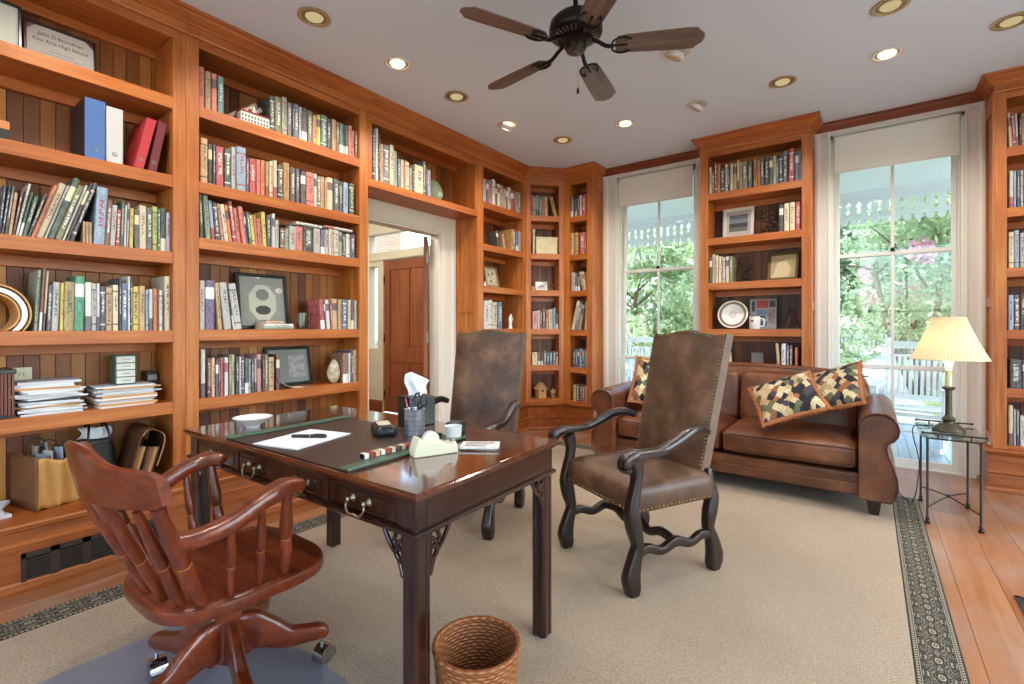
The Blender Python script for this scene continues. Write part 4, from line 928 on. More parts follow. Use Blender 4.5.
# ------------------------------------------------------------------ upholstered armchairs
NAIL = plain('antique_nail_heads', '#8f7a55', .35, 1.0)
WELT = plain('suede_sides', '#6b5140', .6, noise=.15)
def nails(parent, pts, normal, r=.0055):
    m = MB(); nrm = Vector(normal).normalized()
    M0 = nrm.to_track_quat('Z', 'Y').to_matrix().to_4x4()
    for p in pts:
        M = Matrix.Translation(Vector(p)) @ M0; m.lathe([(r, -.001), (r * .9, r * .35), (r * .5, r * .7), (.0005, r * .8)], 8, M=M)
    return m.build('nail_heads', NAIL, parent, smooth=True)
def poly_pts(P, d):
    """points every d along a polyline"""
    P = [Vector(p) for p in P]; out = [P[0].copy()]; need = d
    for a, b in zip(P, P[1:]):
        L = (b - a).length; t = 0
        while L - t >= need: t += need; out.append(a.lerp(b, t / L)); need = d
        need -= L - t
    return out
def armchair(loc, rz, label):
    r = thing('armchair', label, 'chair', loc, rz, 'leather armchairs round the desk')
    # local: seat front towards -y
    sw, sf, sb = .29, -.27, .24
    # seat block, puffed top
    m = MB()
    def sec(f, z): return [Vector((x * f, y * f + (sf + sb) / 2 * 1, z)) for x, y in [(q[0], q[1]) for q in rr(-sw, -(sb - sf) / 2, sw, (sb - sf) / 2, .03, 5)]]
    m.ring_skin([sec(.985, .365), sec(1.0, .375), sec(1.0, .44), sec(.985, .462), sec(.93, .480), sec(.8, .494), sec(.6, .503), sec(.35, .508), sec(.1, .509)]); s_ = m.build('seat', LEATHER_CH, r, smooth=True)
    y0 = sf - .001
    nails(s_, poly_pts([(-sw + .03, y0, .378), (sw - .03, y0, .378)], .024), (0, -1, 0))
    for sg in (-1, 1): nails(s_, poly_pts([(sg * (sw + .001), sf + .03, .378), (sg * (sw + .001), sb - .03, .378)], .024), (sg, 0, 0))
    # back: tilted slab with an arched top
    TILT = math.radians(13); bM = Matrix.Translation((0, .205, .435)) @ Matrix.Rotation(-TILT, 4, 'X')
    bw, bh, bt = .258, .742, .045
    def top(x): q = abs(x) / bw; return bh - .006 + .028 * (.5 + .5 * math.cos(PI * min(1, q / .82))) + (.010 * (q - .82) / .18 if q > .82 else 0)
    nx, nz = 18, 22
    m = MB()
    def front(u, v):
        x = (u - .5) * 2 * bw; q = (1 - abs(2 * u - 1) ** 8) * (1 - abs(2 * v - 1) ** 10)
        w = bw * (.93 + .07 * v) / bw
        return bM @ Vector((x * w, -.012 - .018 * q * (.4 + .6 * math.sin(PI * min(1, v * 1.1)) ** .5), v * top(x)))
    m.grid(front, nx, nz); bk_ = m.build('backrest', LEATHER_CH, r, smooth=True)
    m = MB()
    edge = [(-1, v / 12) for v in range(13)] + [(-1 + 2 * u / 18, 1) for u in range(1, 18)] + [(1, 1 - v / 12) for v in range(13)]
    rings = []
    for u, v in edge:
        w = .93 + .07 * v; x = u * bw * w; zt = v * top(u * bw); nx_, nz_ = (u if abs(u) == 1 else 0), (1 if v == 1 else 0)
        rings.append([bM @ Vector((x, -.014, zt)), bM @ Vector((x + .004 * nx_, -.006, zt + .004 * nz_)), bM @ Vector((x + .004 * nx_, bt - .01, zt + .004 * nz_)), bM @ Vector((x * .98, bt, zt * .985)), bM @ Vector((x * .9, bt * .5, zt * .95))])
    m.ring_skin(rings); m.build('side_welt', WELT, r, smooth=True)
    m = MB(); m.grid(lambda u, v: bM @ Vector(((u - .5) * 2 * bw * .985 * (.93 + .07 * v), bt - .001 + .01 * math.sin(PI * u) * math.sin(PI * v), v * top((u - .5) * 2 * bw) * .992)), 12, 12); m.grid(lambda u, v: bM @ Vector(((.5 - u) * 2 * bw * .93, -.012 + v * (bt + .011), .001)), 4, 2); m.build('back_cover', LEATHER_CH, r, smooth=True)
    P = [bM @ Vector((u * bw * (.93 + .07 * v) * .965, -.0165, v * top(u * bw) * .985)) for u, v in edge]
    nails(bk_, poly_pts(P, .019), bM.to_3x3() @ Vector((0, -1, 0)))
    # wavy legs, arm posts, arms and stretchers
    def leg(pts, radii, name='leg'):
        p = smoothpts(pts, 6); m = MB(); m.tube(p, lerp_list(radii, len(p)), 14, up=(1, 0, 0), square=.55); return m.build(name, WALNUT, r, smooth=True)
    lx = .268
    for sg in (-1, 1):
        x = sg * lx
        leg([(x, -.262, 0), (x, -.262, .03), (x, -.268, .075), (x, -.25, .15), (x, -.232, .215), (x, -.25, .29), (x, -.262, .36), (x, -.255, .43), (x, -.238, .50), (x, -.235, .56), (x, -.25, .605)],
            [(.026, .026), (.03, .036), (.03, .04), (.026, .03), (.025, .024), (.028, .033), (.028, .034), (.025, .026), (.023, .022), (.024, .026), (.026, .034)], 'front_leg')
        leg([(x * .97, .262, 0), (x * .97, .262, .03), (x * .97, .268, .075), (x * .97, .25, .15), (x * .97, .225, .215), (x * .97, .236, .29), (x * .97, .25, .36), (x * .96, .232, .44), (x * .95, .232, .50)],
            [(.026, .026), (.03, .036), (.03, .04), (.026, .03), (.025, .024), (.028, .032), (.026, .03), (.022, .022), (.016, .014)], 'back_leg')
        # arm
        p = smoothpts([(sg * .262, .21, .685), (sg * .278, .15, .705), (sg * .292, .07, .700), (sg * .296, -.02, .665), (sg * .296, -.12, .635), (sg * .296, -.21, .632), (sg * .296, -.275, .632), (sg * .296, -.318, .615), (sg * .296, -.328, .585), (sg * .296, -.312, .566)], 6)
        m = MB(); m.tube(p, lerp_list([(.017, .022), (.021, .024), (.022, .026), (.02, .026), (.018, .027), (.019, .029), (.022, .032), (.024, .033), (.022, .032), (.012, .028)], len(p)), 14, up=(0, 0, 1), square=.45); m.build('arm', WALNUT_H, r, smooth=True)
        p = smoothpts([(x, -.235, .175), (x, -.17, .19), (x, -.09, .165), (x, 0, .19), (x, .09, .165), (x, .17, .19), (x, .23, .175)], 6)
        m = MB(); m.tube(p, lerp_list([(.018, .015), (.021, .016), (.019, .016), (.024, .017), (.019, .016), (.021, .016), (.018, .015)], len(p)), 12, up=(0, 0, 1), square=.5); m.build('stretcher', WALNUT_H, r, smooth=True)
    p = smoothpts([(-lx + .012, 0, .188), (-.17, 0, .20), (-.09, 0, .172), (0, 0, .20), (.09, 0, .172), (.17, 0, .20), (lx - .012, 0, .188)], 6)
    m = MB(); m.tube(p, lerp_list([(.018, .015), (.021, .016), (.019, .016), (.025, .018), (.019, .016), (.021, .016), (.018, .015)], len(p)), 12, up=(0, 0, 1), square=.5); m.build('cross_stretcher', WALNUT, r, smooth=True)
    return r
a1 = armchair((-.975, 2.42, RB), math.radians(-27), 'brown leather armchair with nailheads standing in front of the sofa')
a2 = copy_thing(a1, (-2.065, 2.315, RB), math.radians(15), 'brown leather armchair with nailheads behind the desk, facing the camera')

# ------------------------------------------------------------------ sofa
sofa = thing('sofa', 'cognac leather sofa with rolled arms below the case between the windows', 'sofa', (-.90, 4.30, RB))
SW, SF = .845, -.44                                     # half width to the inside of the arms, front
PIP = plain('leather_piping', '#3f1c0d', .4)
def softbox(lo, hi, r, puff, nx=14, ny=12, nz=6):
    """rounded, slightly crowned cushion"""
    m = MB(); c = [(a + b) / 2 for a, b in zip(lo, hi)]; h = [(b - a) / 2 for a, b in zip(lo, hi)]
    bmesh.ops.create_cube(m.bm, size=2.0); bmesh.ops.subdivide_edges(m.bm, edges=m.bm.edges[:], cuts=11, use_grid_fill=True)
    for v in m.bm.verts:
        x, y, z = v.co
        P = Vector((x * h[0], y * h[1], z * h[2])); inn = Vector([max(-h[i] + r, min(h[i] - r, P[i])) for i in range(3)]); d = P - inn
        if d.length > 1e-6: d = d.normalized() * min(r, d.length if abs(d.length) < r else r)
        P = inn + d
        q = (1 - x ** 4) * (1 - y ** 4)
        P.z += puff * q * (1 if z > 0 else -.3) * abs(z)
        P.y += -.3 * puff * (1 - x ** 4) * (1 - z ** 4) * (1 if y < 0 else -1) * abs(y)
        v.co = Vector(c) + P
    return m
m = MB(); m.box((-SW - .02, SF + .02, .10), (SW + .02, .42, .25)); m.build('base', LEATHER_SO, sofa, bevel=.02, seg=3)
m = MB(); m.box((-SW - .01, SF + .005, .105), (SW + .01, SF + .05, .185)); m.build('front_rail', LEATHER_SO, sofa, bevel=.012, seg=3)
for a, b in ((-SW + .004, -.004), (.004, SW - .004)):
    c_ = softbox((a, SF - .005, .262), (b, .26, .43), .045, .035).build('seat_cushion', LEATHER_SO, sofa, smooth=True)
    m = MB()
    for z in (.405, .285): m.tube(smoothpts([(a + .03, SF - .002, z), ((a + b) / 2, SF - .014, z + .002), (b - .03, SF - .002, z)], 8), .005, 8)
    m.build('piping', PIP, c_, smooth=True)
# back with a gently arched top
m = MB(); rings = []
n = 40
for i in range(n + 1):
    x = -SW - .06 + (2 * SW + .12) * i / n; q = abs(x) / (SW + .06); zt = .885 - .045 * q ** 2 - .10 * max(0, (q - .93) / .07) ** 2
    ring = [(.27, .30), (.27, .45), (.275, .6), (.30, zt - .10), (.33, zt - .03), (.38, zt), (.43, zt - .01), (.47, zt - .06), (.49, zt - .2), (.49, .12), (.30, .12)]
    rings.append([Vector((x, y, z)) for y, z in ring])
m.ring_skin(rings); bck = m.build('backrest', LEATHER_SO, sofa, smooth=True)
m = MB(); m.tube(smoothpts([(-SW - .05 + (2 * SW + .1) * i / 20, .334, .885 - .045 * (abs(-SW - .05 + (2 * SW + .1) * i / 20) / (SW + .06)) ** 2 - .024) for i in range(21)], 2), .005, 8); m.build('piping', PIP, bck, smooth=True)
for a, b in ((-SW + .01, -.003), (.003, SW - .01)):
    m = softbox((a, .15, .40), (b, .34, .825), .06, .0)
    for v in m.bm.verts:
        v.co.y += (v.co.z - .4) * .22 - .02 * math.cos(PI * (v.co.x - (a + b) / 2) / (b - a)); v.co.z -= .035 * ((v.co.x / SW) ** 2)
    m.build('back_cushion', LEATHER_SO, sofa, smooth=True)
# arms: keyhole-shaped fronts, rolled tops, sides that flare to the floor
AO = [(.0, .10), (.165, .10), (.185, .125), (.20, .18), (.198, .25), (.178, .33), (.152, .40), (.142, .445), (.150, .472), (.178, .49), (.200, .52), (.208, .56), (.200, .60), (.178, .635), (.14, .657), (.09, .66), (.045, .645), (.012, .615), (.0, .58)]
for sg in (-1, 1):
    m = MB(); rings = []
    cx_, cz_ = .10, .38
    for y, f, dz in ((SF - .045, .93, 0), (SF - .056, .965, 0), (SF - .05, 1.0, 0), (SF - .02, 1.0, 0), (-.1, 1.01, .006), (.15, 1.01, .014), (.35, 1.0, .02), (.47, .99, .02)):
        rings.append([Vector((sg * (SW + cx_ + (x - cx_) * f), y, cz_ + (z - cz_) * f + (dz if z > .4 else 0))) for x, z in AO])
    m.ring_skin(rings); a_ = m.build('arm', LEATHER_SO, sofa, smooth=True)
    m = MB(); m.tube([(sg * (SW + cx_ + (x - cx_) * .985), SF - .054, cz_ + (z - cz_) * .985) for x, z in AO], .0055, 8); m.build('piping', PIP, a_, smooth=True)
    # pleats where the arm leather gathers over the roll
    m = MB()
    for k in range(7):
        t_ = .3 + k * .33; p0 = Vector((sg * (SW + .105 + .1 * math.cos(t_)), SF - .018, .56 + .1 * math.sin(t_))); p1 = Vector((sg * (SW + .105 + .105 * math.cos(t_)), SF + .10 + .02 * (k % 2), .563 + .104 * math.sin(t_)))
        m.tube([p0, p0.lerp(p1, .5) + Vector((0, 0, .002)), p1], [.004, .003, .0005], 6)
    m.build('pleat', LEATHER_SO, a_, smooth=True)
    for y in (SF + .02, .40):
        x = sg * (SW + .08); m = MB(); m.ring_skin([[Vector((x + a * s_, y + b * s_, z)) for a, b in ((-1,-1),(1,-1),(1,1),(-1,1))] for s_, z in ((.026, 0), (.04, .105))]); m.build('foot', WALNUT, sofa, bevel=.003)

# ------------------------------------------------------------------ patchwork pillows
def patch_mat():
    t = NT('patchwork_weave'); v = t.coord(rand=True, rot=(0, 0, .3)); 
    n0 = t.n('TexNoise', i_Scale=6.0); t.set(n0.inputs['Vector'], v)
    va = t.n('VectorMath', operation='ADD'); sc_ = t.n('VectorMath', operation='SCALE'); t.set(sc_.inputs[0], n0.outputs['Color']); sc_.inputs['Scale'].default_value = .03; t.set(va.inputs[0], v); t.set(va.inputs[1], sc_.outputs[0])
    sp = t.n('SeparateXYZ'); t.set(sp.inputs[0], va.outputs[0])
    mp = t.n('Mapping'); t.set(mp.inputs[0], va.outputs[0]); mp.inputs['Scale'].default_value = (26, 19, 1); mp.inputs['Rotation'].default_value = (0, 0, .5)
    vo = t.n('TexVoronoi', voronoi_dimensions='2D', distance='CHEBYCHEV', i_Scale=1.0, i_Randomness=.62); t.set(vo.inputs['Vector'], mp.outputs[0])
    spc = t.n('SeparateColor'); t.set(spc.inputs[0], vo.outputs['Color']); wn = spc
    cols = ['#1b191d', '#c9b48e', '#b89d74', '#2e2c34', '#666a4a', '#d2c099', '#8f5d3a', '#c2a67c', '#cbb892', '#463c44', '#a36845', '#d8c9a8', '#232024']
    c = t.ramp(wn.outputs[0], [(i / len(cols), lin(h)) for i, h in enumerate(cols)], 'CONSTANT')
    ck = t.n('TexChecker', i_Scale=70.0); t.set(ck.inputs['Vector'], va.outputs[0]); ck.inputs[1].default_value = (1, 1, 1, 1); ck.inputs[2].default_value = (.82, .78, .74, 1)
    c = t.mix(1.0, c, ck.outputs[0], 'MULTIPLY')
    n1 = t.n('TexNoise', i_Scale=180.0); t.set(n1.inputs['Vector'], v)
    t.bsdf(c, .9, 0, n1.outputs[0], .3, .002); return t.m
PATCH = patch_mat(); FRINGE = plain('rust_fringe', '#a5673d', .9, noise=.25, nscale=60)
def pillow(label, M, s=.212, th=.07):
    r = thing('throw_pillow', label, 'pillow', (0, 0, 0)); r.matrix_world = M; r['group'] = 'patchwork pillows on the sofa'
    m = MB()
    def shape(u, v, sg):
        x, y = u * 2 - 1, v * 2 - 1
        k = 1 - .07 * (1 - abs(x * y))
        px_ = x * s * (1 - .07 * (1 - y * y)); py_ = y * s * (1 - .07 * (1 - x * x))
        return Vector((px_, py_, sg * th * max(0, (1 - x ** 4) * (1 - y ** 4)) ** .5))
    m.grid(lambda u, v: shape(u, v, 1), 20, 20); m.grid(lambda u, v: shape(u, v, -1), 20, 20)
    bmesh.ops.remove_doubles(m.bm, verts=m.bm.verts[:], dist=1e-4)
    o = m.build('cover', PATCH, None, smooth=True); o.parent = r
    E_ = []
    for k in range(16): E_.append(shape(k / 16, 0, 0))
    for k in range(16): E_.append(shape(1, k / 16, 0))
    for k in range(16): E_.append(shape(1 - k / 16, 1, 0))
    for k in range(16): E_.append(shape(0, 1 - k / 16, 0))
    random.seed(5); m = MB(); m.tube(E_, [.012 + .004 * random.random() for _ in E_], 8, closed=True)
    for i, p in enumerate(E_):
        q = E_[(i + 1) % len(E_)]
        for t_ in (0, .33, .66):
            b = p.lerp(q, t_); d = b.normalized(); e = b + d * (.020 + .006 * random.random()) + Vector((0, 0, random.uniform(-.012, .012))); m.tube([b, b.lerp(e, .5), e], [.005, .006, .003], 5)
    o = m.build('fringe', FRINGE, None, smooth=True); o.parent = r
    return r
def pM(x, y, z, yaw, lean, roll): return Matrix.Translation((x, y, z)) @ rotz(math.radians(yaw)) @ Matrix.Rotation(math.radians(90 - lean), 4, 'X') @ rotz(math.radians(roll))
pillow('patchwork pillow with rust fringe lying left of its twin on the sofa', pM(-.488, 4.065, .687, -17.7, 52.4, 35.4))
pillow('patchwork pillow tucked between its twin and the sofa arm by the lamp', pM(-.232, 4.27, .745, -36.2, 45.8, 31.5))
pillow('patchwork pillow standing alone behind the armchair at the sofa end by the corner', pM(-1.50, 4.20, .715, 22, 28, -10))

# ------------------------------------------------------------------ side table, lamp and cord
TX0, TX1, TY0, TY1, TZ = .29, .53, 3.92, 4.40, .545
tab = thing('side_table', 'small wrought iron side table with glass top beside the sofa', 'table', ((TX0 + TX1) / 2, (TY0 + TY1) / 2, .0005))
m = MB()
for x in (TX0, TX1):
    for y in (TY0, TY1):
        l_ = MB(); l_.lathe([(.012, 0), (.014, .004), (.014, .012), (.007, .018), (.0105, .026), (.0105, .032), (.0065, .038), (.0065, TZ - .02)], 12, (x, y, .0005)); l_.build('leg', IRON, tab, world=True, smooth=True)
zc = .105
m = MB(); c = Vector(((TX0 + TX1) / 2, (TY0 + TY1) / 2, zc + .02))
for x, y in ((TX0, TY0), (TX1, TY0), (TX1, TY1), (TX0, TY1)): m.tube(smoothpts([(x, y, zc - .005), (x * .6 + c.x * .4, y * .6 + c.y * .4, zc + .008), c], 5), .004, 8)
m.ball(c, .011); m.build('cross_brace', IRON, tab, world=True, smooth=True)
m = MB()
for a, b in (((TX0, TY0), (TX1, TY0)), ((TX1, TY0), (TX1, TY1)), ((TX1, TY1), (TX0, TY1)), ((TX0, TY1), (TX0, TY0))): m.cyl((a[0], a[1], TZ - .018), (b[0], b[1], TZ - .018), .006, seg=8)
m.build('top_frame', IRON, tab, world=True, smooth=True)
m = MB(); m.box((TX0 - .035, TY0 - .035, TZ - .011), (TX1 + .035, TY1 + .035, TZ - .001)); m.build('glass_top', GLASS2, tab, world=True, bevel=.003)
for y in (TY0 - .02, TY1 + .02):                 # low gallery rails held by two clips
    m = MB(); m.tube([(TX0 - .02, y, TZ + .016), (TX1 + .02, y, TZ + .016)], .0055, 8); m.ball((TX0 - .022, y, TZ + .016), .009); m.ball((TX1 + .022, y, TZ + .016), .009)
    for x in (TX0 + .045, TX1 - .045): m.tube(smoothpts([(x, y + .002, TZ + .012), (x, y - .006, TZ - .002), (x, y + .004, TZ - .016)], 4), .004, 6)
    m.build('gallery_rail', IRON, tab, world=True, smooth=True)
lamp = thing('table_lamp', 'lit table lamp with pleated cream shade on the glass side table', 'lamp', (.408, 4.13, TZ))
LB = plain('verdigris_bronze', '#4f4a3a', .45, .6, noise=.3, nscale=30)
m = MB(); m.lathe([(.082, 0), (.083, .012), (.078, .018), (.07, .03), (.05, .045), (.045, .052), (.028, .056), (.026, .064), (.034, .072), (.036, .082), (.026, .092), (.019, .1), (.018, .11), (.0165, .25), (.018, .262), (.03, .27), (.034, .278), (.026, .286), (.001, .288)], 32); m.build('base', LB, lamp, smooth=True)
m = MB(); m.lathe([(.0165, .286), (.0165, .39), (.001, .391)], 20); m.build('candle_sleeve', plain('cream_sleeve', '#d8cba6', .5), lamp, smooth=True)
m = MB(); m.lathe([(.014, .39), (.018, .42), (.026, .45), (.022, .48), (.008, .495), (.001, .496)], 16); m.build('bulb', emis('lamp_bulb', '#ffdca0', 4), lamp, smooth=True)
def shade_mat():
    t = NT('shade_fabric'); d = t.n('BsdfDiffuse'); tr = t.n('BsdfTranslucent'); d.inputs[0].default_value = lin('#ece0c4'); tr.inputs[0].default_value = lin('#f0e0b8')
    mx = t.n('MixShader'); mx.inputs[0].default_value = .5; t.t.links.new(d.outputs[0], mx.inputs[1]); t.t.links.new(tr.outputs[0], mx.inputs[2]); t.t.links.new(mx.outputs[0], t.out.inputs[0]); return t.m
m = MB(); N = 144; rings = []
for v in range(9):
    q = v / 8; R_ = .192 + (.082 - .192) * q + .006 * math.sin(PI * q) * -1; z = .46 + .265 * q
    rings.append([Vector(((R_ + .0016 * math.cos(PI * k)) * math.cos(2 * PI * k / N), (R_ + .0016 * math.cos(PI * k)) * math.sin(2 * PI * k / N), z)) for k in range(N)])
m.ring_skin(rings, cap=False); sh = m.build('lamp_shade', shade_mat(), lamp)
m = MB(); TR = plain('shade_trim', '#e0d3ae', .8)
for R_, z in ((.192, .461), (.082, .724)):
    m = MB(); m.tube([(R_ * math.cos(2*PI*k/48), R_ * math.sin(2*PI*k/48), z) for k in range(48)], .004, 6, closed=True); m.build('trim_ring', TR, sh, smooth=True)
m = MB()
for k in range(3): a = 2 * PI * k / 3; m.tube([(0, 0, .71), (.08 * math.cos(a), .08 * math.sin(a), .72)], .002, 6)
m.tube([(0, 0, .496), (0, 0, .725)], .003, 6); m.ball((0, 0, .733), .009); m.build('shade_spider', BRASS, lamp, smooth=True)
L = bpy.data.lights.new('table_lamp_bulb', 'POINT'); L.energy = 1.2; L.color = (1, .80, .52); L.shadow_soft_size = .03; lo = bpy.data.objects.new('table_lamp_bulb', L); C.objects.link(lo); lo.location = (.408, 4.13, TZ + .53)
m = MB(); m.tube(smoothpts([(.325, 4.19, TZ + .004), (.25, 4.22, TZ + .004), (.238, 4.23, TZ - .06), (.272, 4.25, .30), (.256, 4.22, .12), (.236, 4.24, .03), (.23, 4.28, .017), (.2, 4.36, .015), (.18, 4.46, .010), (.18, 4.50, .006), (.10, 4.62, .006), (.12, 4.78, .006), (.02, 4.95, .006)], 8), .003, 8); o = m.build('lamp_cord', BLACKP, smooth=True); tag(o, 'thin dark lamp cord hanging off the table and running along the floor', 'cord')
# floor register
fr = thing('floor_register', 'dark metal floor register set in the plank floor at the photo edge', 'vent', (.625, 2.91, .0003))
m = MB(); m.box((-.09, -.17, 0), (.09, .17, .002)); m.build('duct_plate', BLACKP, fr)
m = MB(); m.box((-.10, -.18, 0), (-.08, .18, .006)); m.box((.08, -.18, 0), (.10, .18, .006)); m.box((-.10, -.18, 0), (.10, -.16, .006)); m.box((-.10, .16, 0), (.10, .18, .006)); m.build('frame', plain('register_iron', '#3b3a42', .45, .5), fr, bevel=.001)
m = MB()
for k in range(15): m.box((-.08, -.155 + k * .0215, .0005), (.08, -.147 + k * .0215, .005))
m.build('louvre', plain('register_bar', '#3f3e48', .45, .5), fr)
# ------------------------------------------------------------------ things on the shelves
def SP(key, x, y, z):
    """a point in a case's own frame: x along its face, y into its depth"""
    return mw(UNITS[key]) @ Vector((x, y, z))
def RZ_(key): return UNITS[key].rotation_euler.z
def text_mesh(txt, size, mat, parent, loc, rot, name, align='CENTER', ext=.0003):
    cu = bpy.data.curves.new('lettering', 'FONT'); cu.body = txt; cu.size = size; cu.align_x = align; cu.align_y = 'CENTER'; cu.extrude = ext
    o = bpy.data.objects.new('lettering_tmp', cu); C.objects.link(o)
    dg = bpy.context.evaluated_depsgraph_get(); me = bpy.data.meshes.new_from_object(o.evaluated_get(dg)); bpy.data.objects.remove(o)
    me.materials.clear(); me.materials.append(mat); r = bpy.data.objects.new(name, me); C.objects.link(r); r.parent = parent; r.location = loc; r.rotation_euler = rot; return r
INK = plain('ink_black', '#1c1a1c', .7)
def framed(key, x, y, z, w, h, label, fr, fw, lean=10, depth=.018, mat_c='#d9d5cc', yaw=0, name='picture_frame', glass=True, group=None):
    """a frame leaning back on a shelf; returns (root, plane builder)"""
    r = thing(name, label, 'picture frame', (0, 0, 0), 0, group)
    M = Matrix.Translation(SP(key, x, y, z + .0006)) @ rotz(RZ_(key) + math.radians(yaw)) @ Matrix.Rotation(-math.radians(lean), 4, 'X')
    r.matrix_world = M; r['label'] = label; d = depth
    m = MB(); a, b = -w / 2, w / 2
    m.box((a, -d, 0), (a + fw, 0, h)); m.box((b - fw, -d, 0), (b, 0, h)); m.box((a + fw, -d, 0), (b - fw, 0, fw)); m.box((a + fw, -d, h - fw), (b - fw, 0, h))
    o = m.build('frame', fr, None, bevel=.002); o.parent = r
    m = MB(); m.box((a + fw * .9, -d * .4, fw * .9), (b - fw * .9, -d * .3, h - fw * .9)); o = m.build('mount', plain('mount_' + key + label[:12], mat_c, .8) if isinstance(mat_c, str) else mat_c, None); o.parent = r
    if glass:
        m = MB(); m.grid(lambda u, v: Vector((a + fw * .9 + u * (b - a - fw * 1.8), -d * .7, fw * .9 + v * (h - fw * 1.8))), 1, 1); o = m.build('glass', GLASSF, None); o.parent = r
    m = MB(); m.box((a + .01, 0.0003, .005), (b - .01, .003, h - .01)); o = m.build('backing', plain('backing_board', '#5a4a3a', .9), None); o.parent = r
    return r
def flat_on(r, name, mat, poly, y):
    m = MB(); m.prism(poly, y - .0004, y, 'y'); o = m.build(name, mat, None); o.parent = r; return o
BLACKF = plain('black_frame_lacquer', '#131313', .25)
# certificate and white document on the top shelf
r = framed('s1', 1.0, .205, 2.545, .29, .245, 'framed school certificate with gold seal and maroon corners on the top shelf', plain('maroon_frame', '#3a1620', .35), .012, lean=6, mat_c='#dad6d0')
MAR = plain('maroon_card', '#7d1f38', .6)
for sx in (-1, 1):
    for z0, sz in ((.012, 1), (.233, -1)): flat_on(r, 'corner_tab', MAR, [(sx * .138, z0), (sx * .138, z0 + sz * .04), (sx * .098, z0)], -.0068)
text_mesh('John D Boardman', .025, INK, r, (0, -.0075, .192), (PI / 2, 0, 0), 'lettering'); text_mesh('Fine Arts High School', .025, INK, r, (0, -.0075, .158), (PI / 2, 0, 0), 'lettering')
GREYI = plain('ink_grey', '#8a868a', .7)
for z, w in ((.108, .10), (.092, .17), (.052, .11), (.040, .07)): flat_on(r, 'text_line', GREYI, [(-w / 2, z), (w / 2, z), (w / 2, z + .004), (-w / 2, z + .004)], -.0068)
text_mesh('Diploma', .016, INK, r, (0, -.0075, .072), (PI / 2, 0, 0), 'lettering')
flat_on(r, 'gold_seal', plain('gold_foil', '#a8862a', .35, .6), [(-.108 + .024 * math.cos(a), .045 + .024 * math.sin(a)) for a in [2*PI*k/24 for k in range(24)]], -.0069)
for R_ in (.015, .011): flat_on(r, 'stamp', plain('stamp_ink_%d' % (R_ * 1000), '#77737a' if R_ > .012 else '#d0ccc8', .7), [(.108 + R_ * math.cos(a), .04 + R_ * math.sin(a)) for a in [2*PI*k/24 for k in range(24)]], -.0068 if R_ > .012 else -.0073)
framed('s1', .71, .15, 2.545, .26, .26, 'plain white document in a dark frame at the edge of the top shelf', BLACKF, .012, lean=4, mat_c='#d3d6cd', glass=False)
# ring binders
def binder(key, x, y, z, w, d, h, hx, label, lean=0, side=None, group='ring binders on the second shelf'):
    r = thing('ring_binder', label, 'binder', (0, 0, 0), 0, group); a = math.radians(lean)
    r.matrix_world = Matrix.Translation(SP(key, x, y, z + .0004 + (w * math.sin(a) if lean > 0 else 0))) @ rotz(RZ_(key)) @ Matrix.Rotation(a, 4, 'Y')
    cm = plain('binder_' + hx[1:], hx, .4); sm = plain('binder_side_' + (side or hx)[1:], side or hx, .45)
    def bd(nm, lo, hi, mt):
        m = MB(); m.box(lo, hi); o = m.build(nm, mt, None, bevel=.0015); o.parent = r; return o
    bd('spine', (0.0025, 0, 0), (w - .0025, .004, h), cm); bd('cover', (0, 0, 0), (.0024, d, h), sm); bd('cover', (w - .0024, 0, 0), (w, d, h), sm)
    bd('paper_block', (.006, .02, .008), (w - .006, d - .015, h - .012), PAPER)
    m = MB(); M_ = Matrix.Translation((w / 2, 0, .05)) @ Matrix.Rotation(PI / 2, 4, 'X'); m.lathe([(.006, -.0005), (.011, 0), (.010, .0012), (.006, .001)], 18, M=M_, cap=False); o = m.build('finger_ring', STEEL, None); o.parent = r
    return r
binder('s1', 1.052, .02, 2.09, .088, .25, .315, '#4a6ca8', 'wide blue ring binder with a dark cover on the second shelf', side='#23262e')
binder('s1', 1.142, .02, 2.09, .072, .25, .30, '#c4c3c4', 'white ring binder against the blue one on the second shelf')
binder('s1', 1.262, .02, 2.09, .045, .235, .30, '#b5303a', 'red ring binder leaning on a maroon one', lean=12)
binder('s1', 1.328, .02, 2.09, .04, .235, .30, '#6b1f2d', 'maroon ring binder leaning on the end of the second shelf', lean=10)
m = MB(); m.box((-.04, -.05, 0), (.04, .05, .06), Matrix.Translation(SP('s1', .735, .10, 2.0906))); o = m.build('card_box', plain('dark_card', '#1d1a1a', .5), bevel=.002); tag(o, 'small black box with orange lid at the edge of the second shelf', 'box')
m = MB(); m.box((-.042, -.052, .061), (.042, .052, .10), Matrix.Translation(SP('s1', .735, .10, 2.0906))); m.build('lid', plain('orange_card', '#c9804f', .6), o, bevel=.002)
# curled folders of paper at the start of the fourth shelf
def curled(x0, label, mat, name, off, hh, thick):
    m = MB(); n = 16; rings = []
    for i in range(n + 1):
        t_ = i / n; a0 = -math.asin(.078 / hh); ph = a0 + t_ * (2.0 - a0 + off); x = x0 + hh * math.cos(ph); z = 1.1905 + .08 + hh * 1.1 * math.sin(ph) + max(0, -math.sin(ph)) * hh * .1
        dx, dz = (1, 0) if i == 0 else (x - px0, z - pz0); L_ = math.hypot(dx, dz) or 1; nx_, nz_ = dz / L_, -dx / L_
        if i == 0: nx_, nz_ = 1, 0
        px0, pz0 = x, z
        rings.append([SP('s1', x + nx_ * s_ * thick / 2, y, max(1.1904, z + nz_ * s_ * thick / 2)) for s_, y in ((-1, .03), (1, .03), (1, .25), (-1, .25))])
    m.ring_skin(rings); o = m.build(name, mat, smooth=True); return tag(o, label, 'folder', 'curled folders on the fourth shelf')
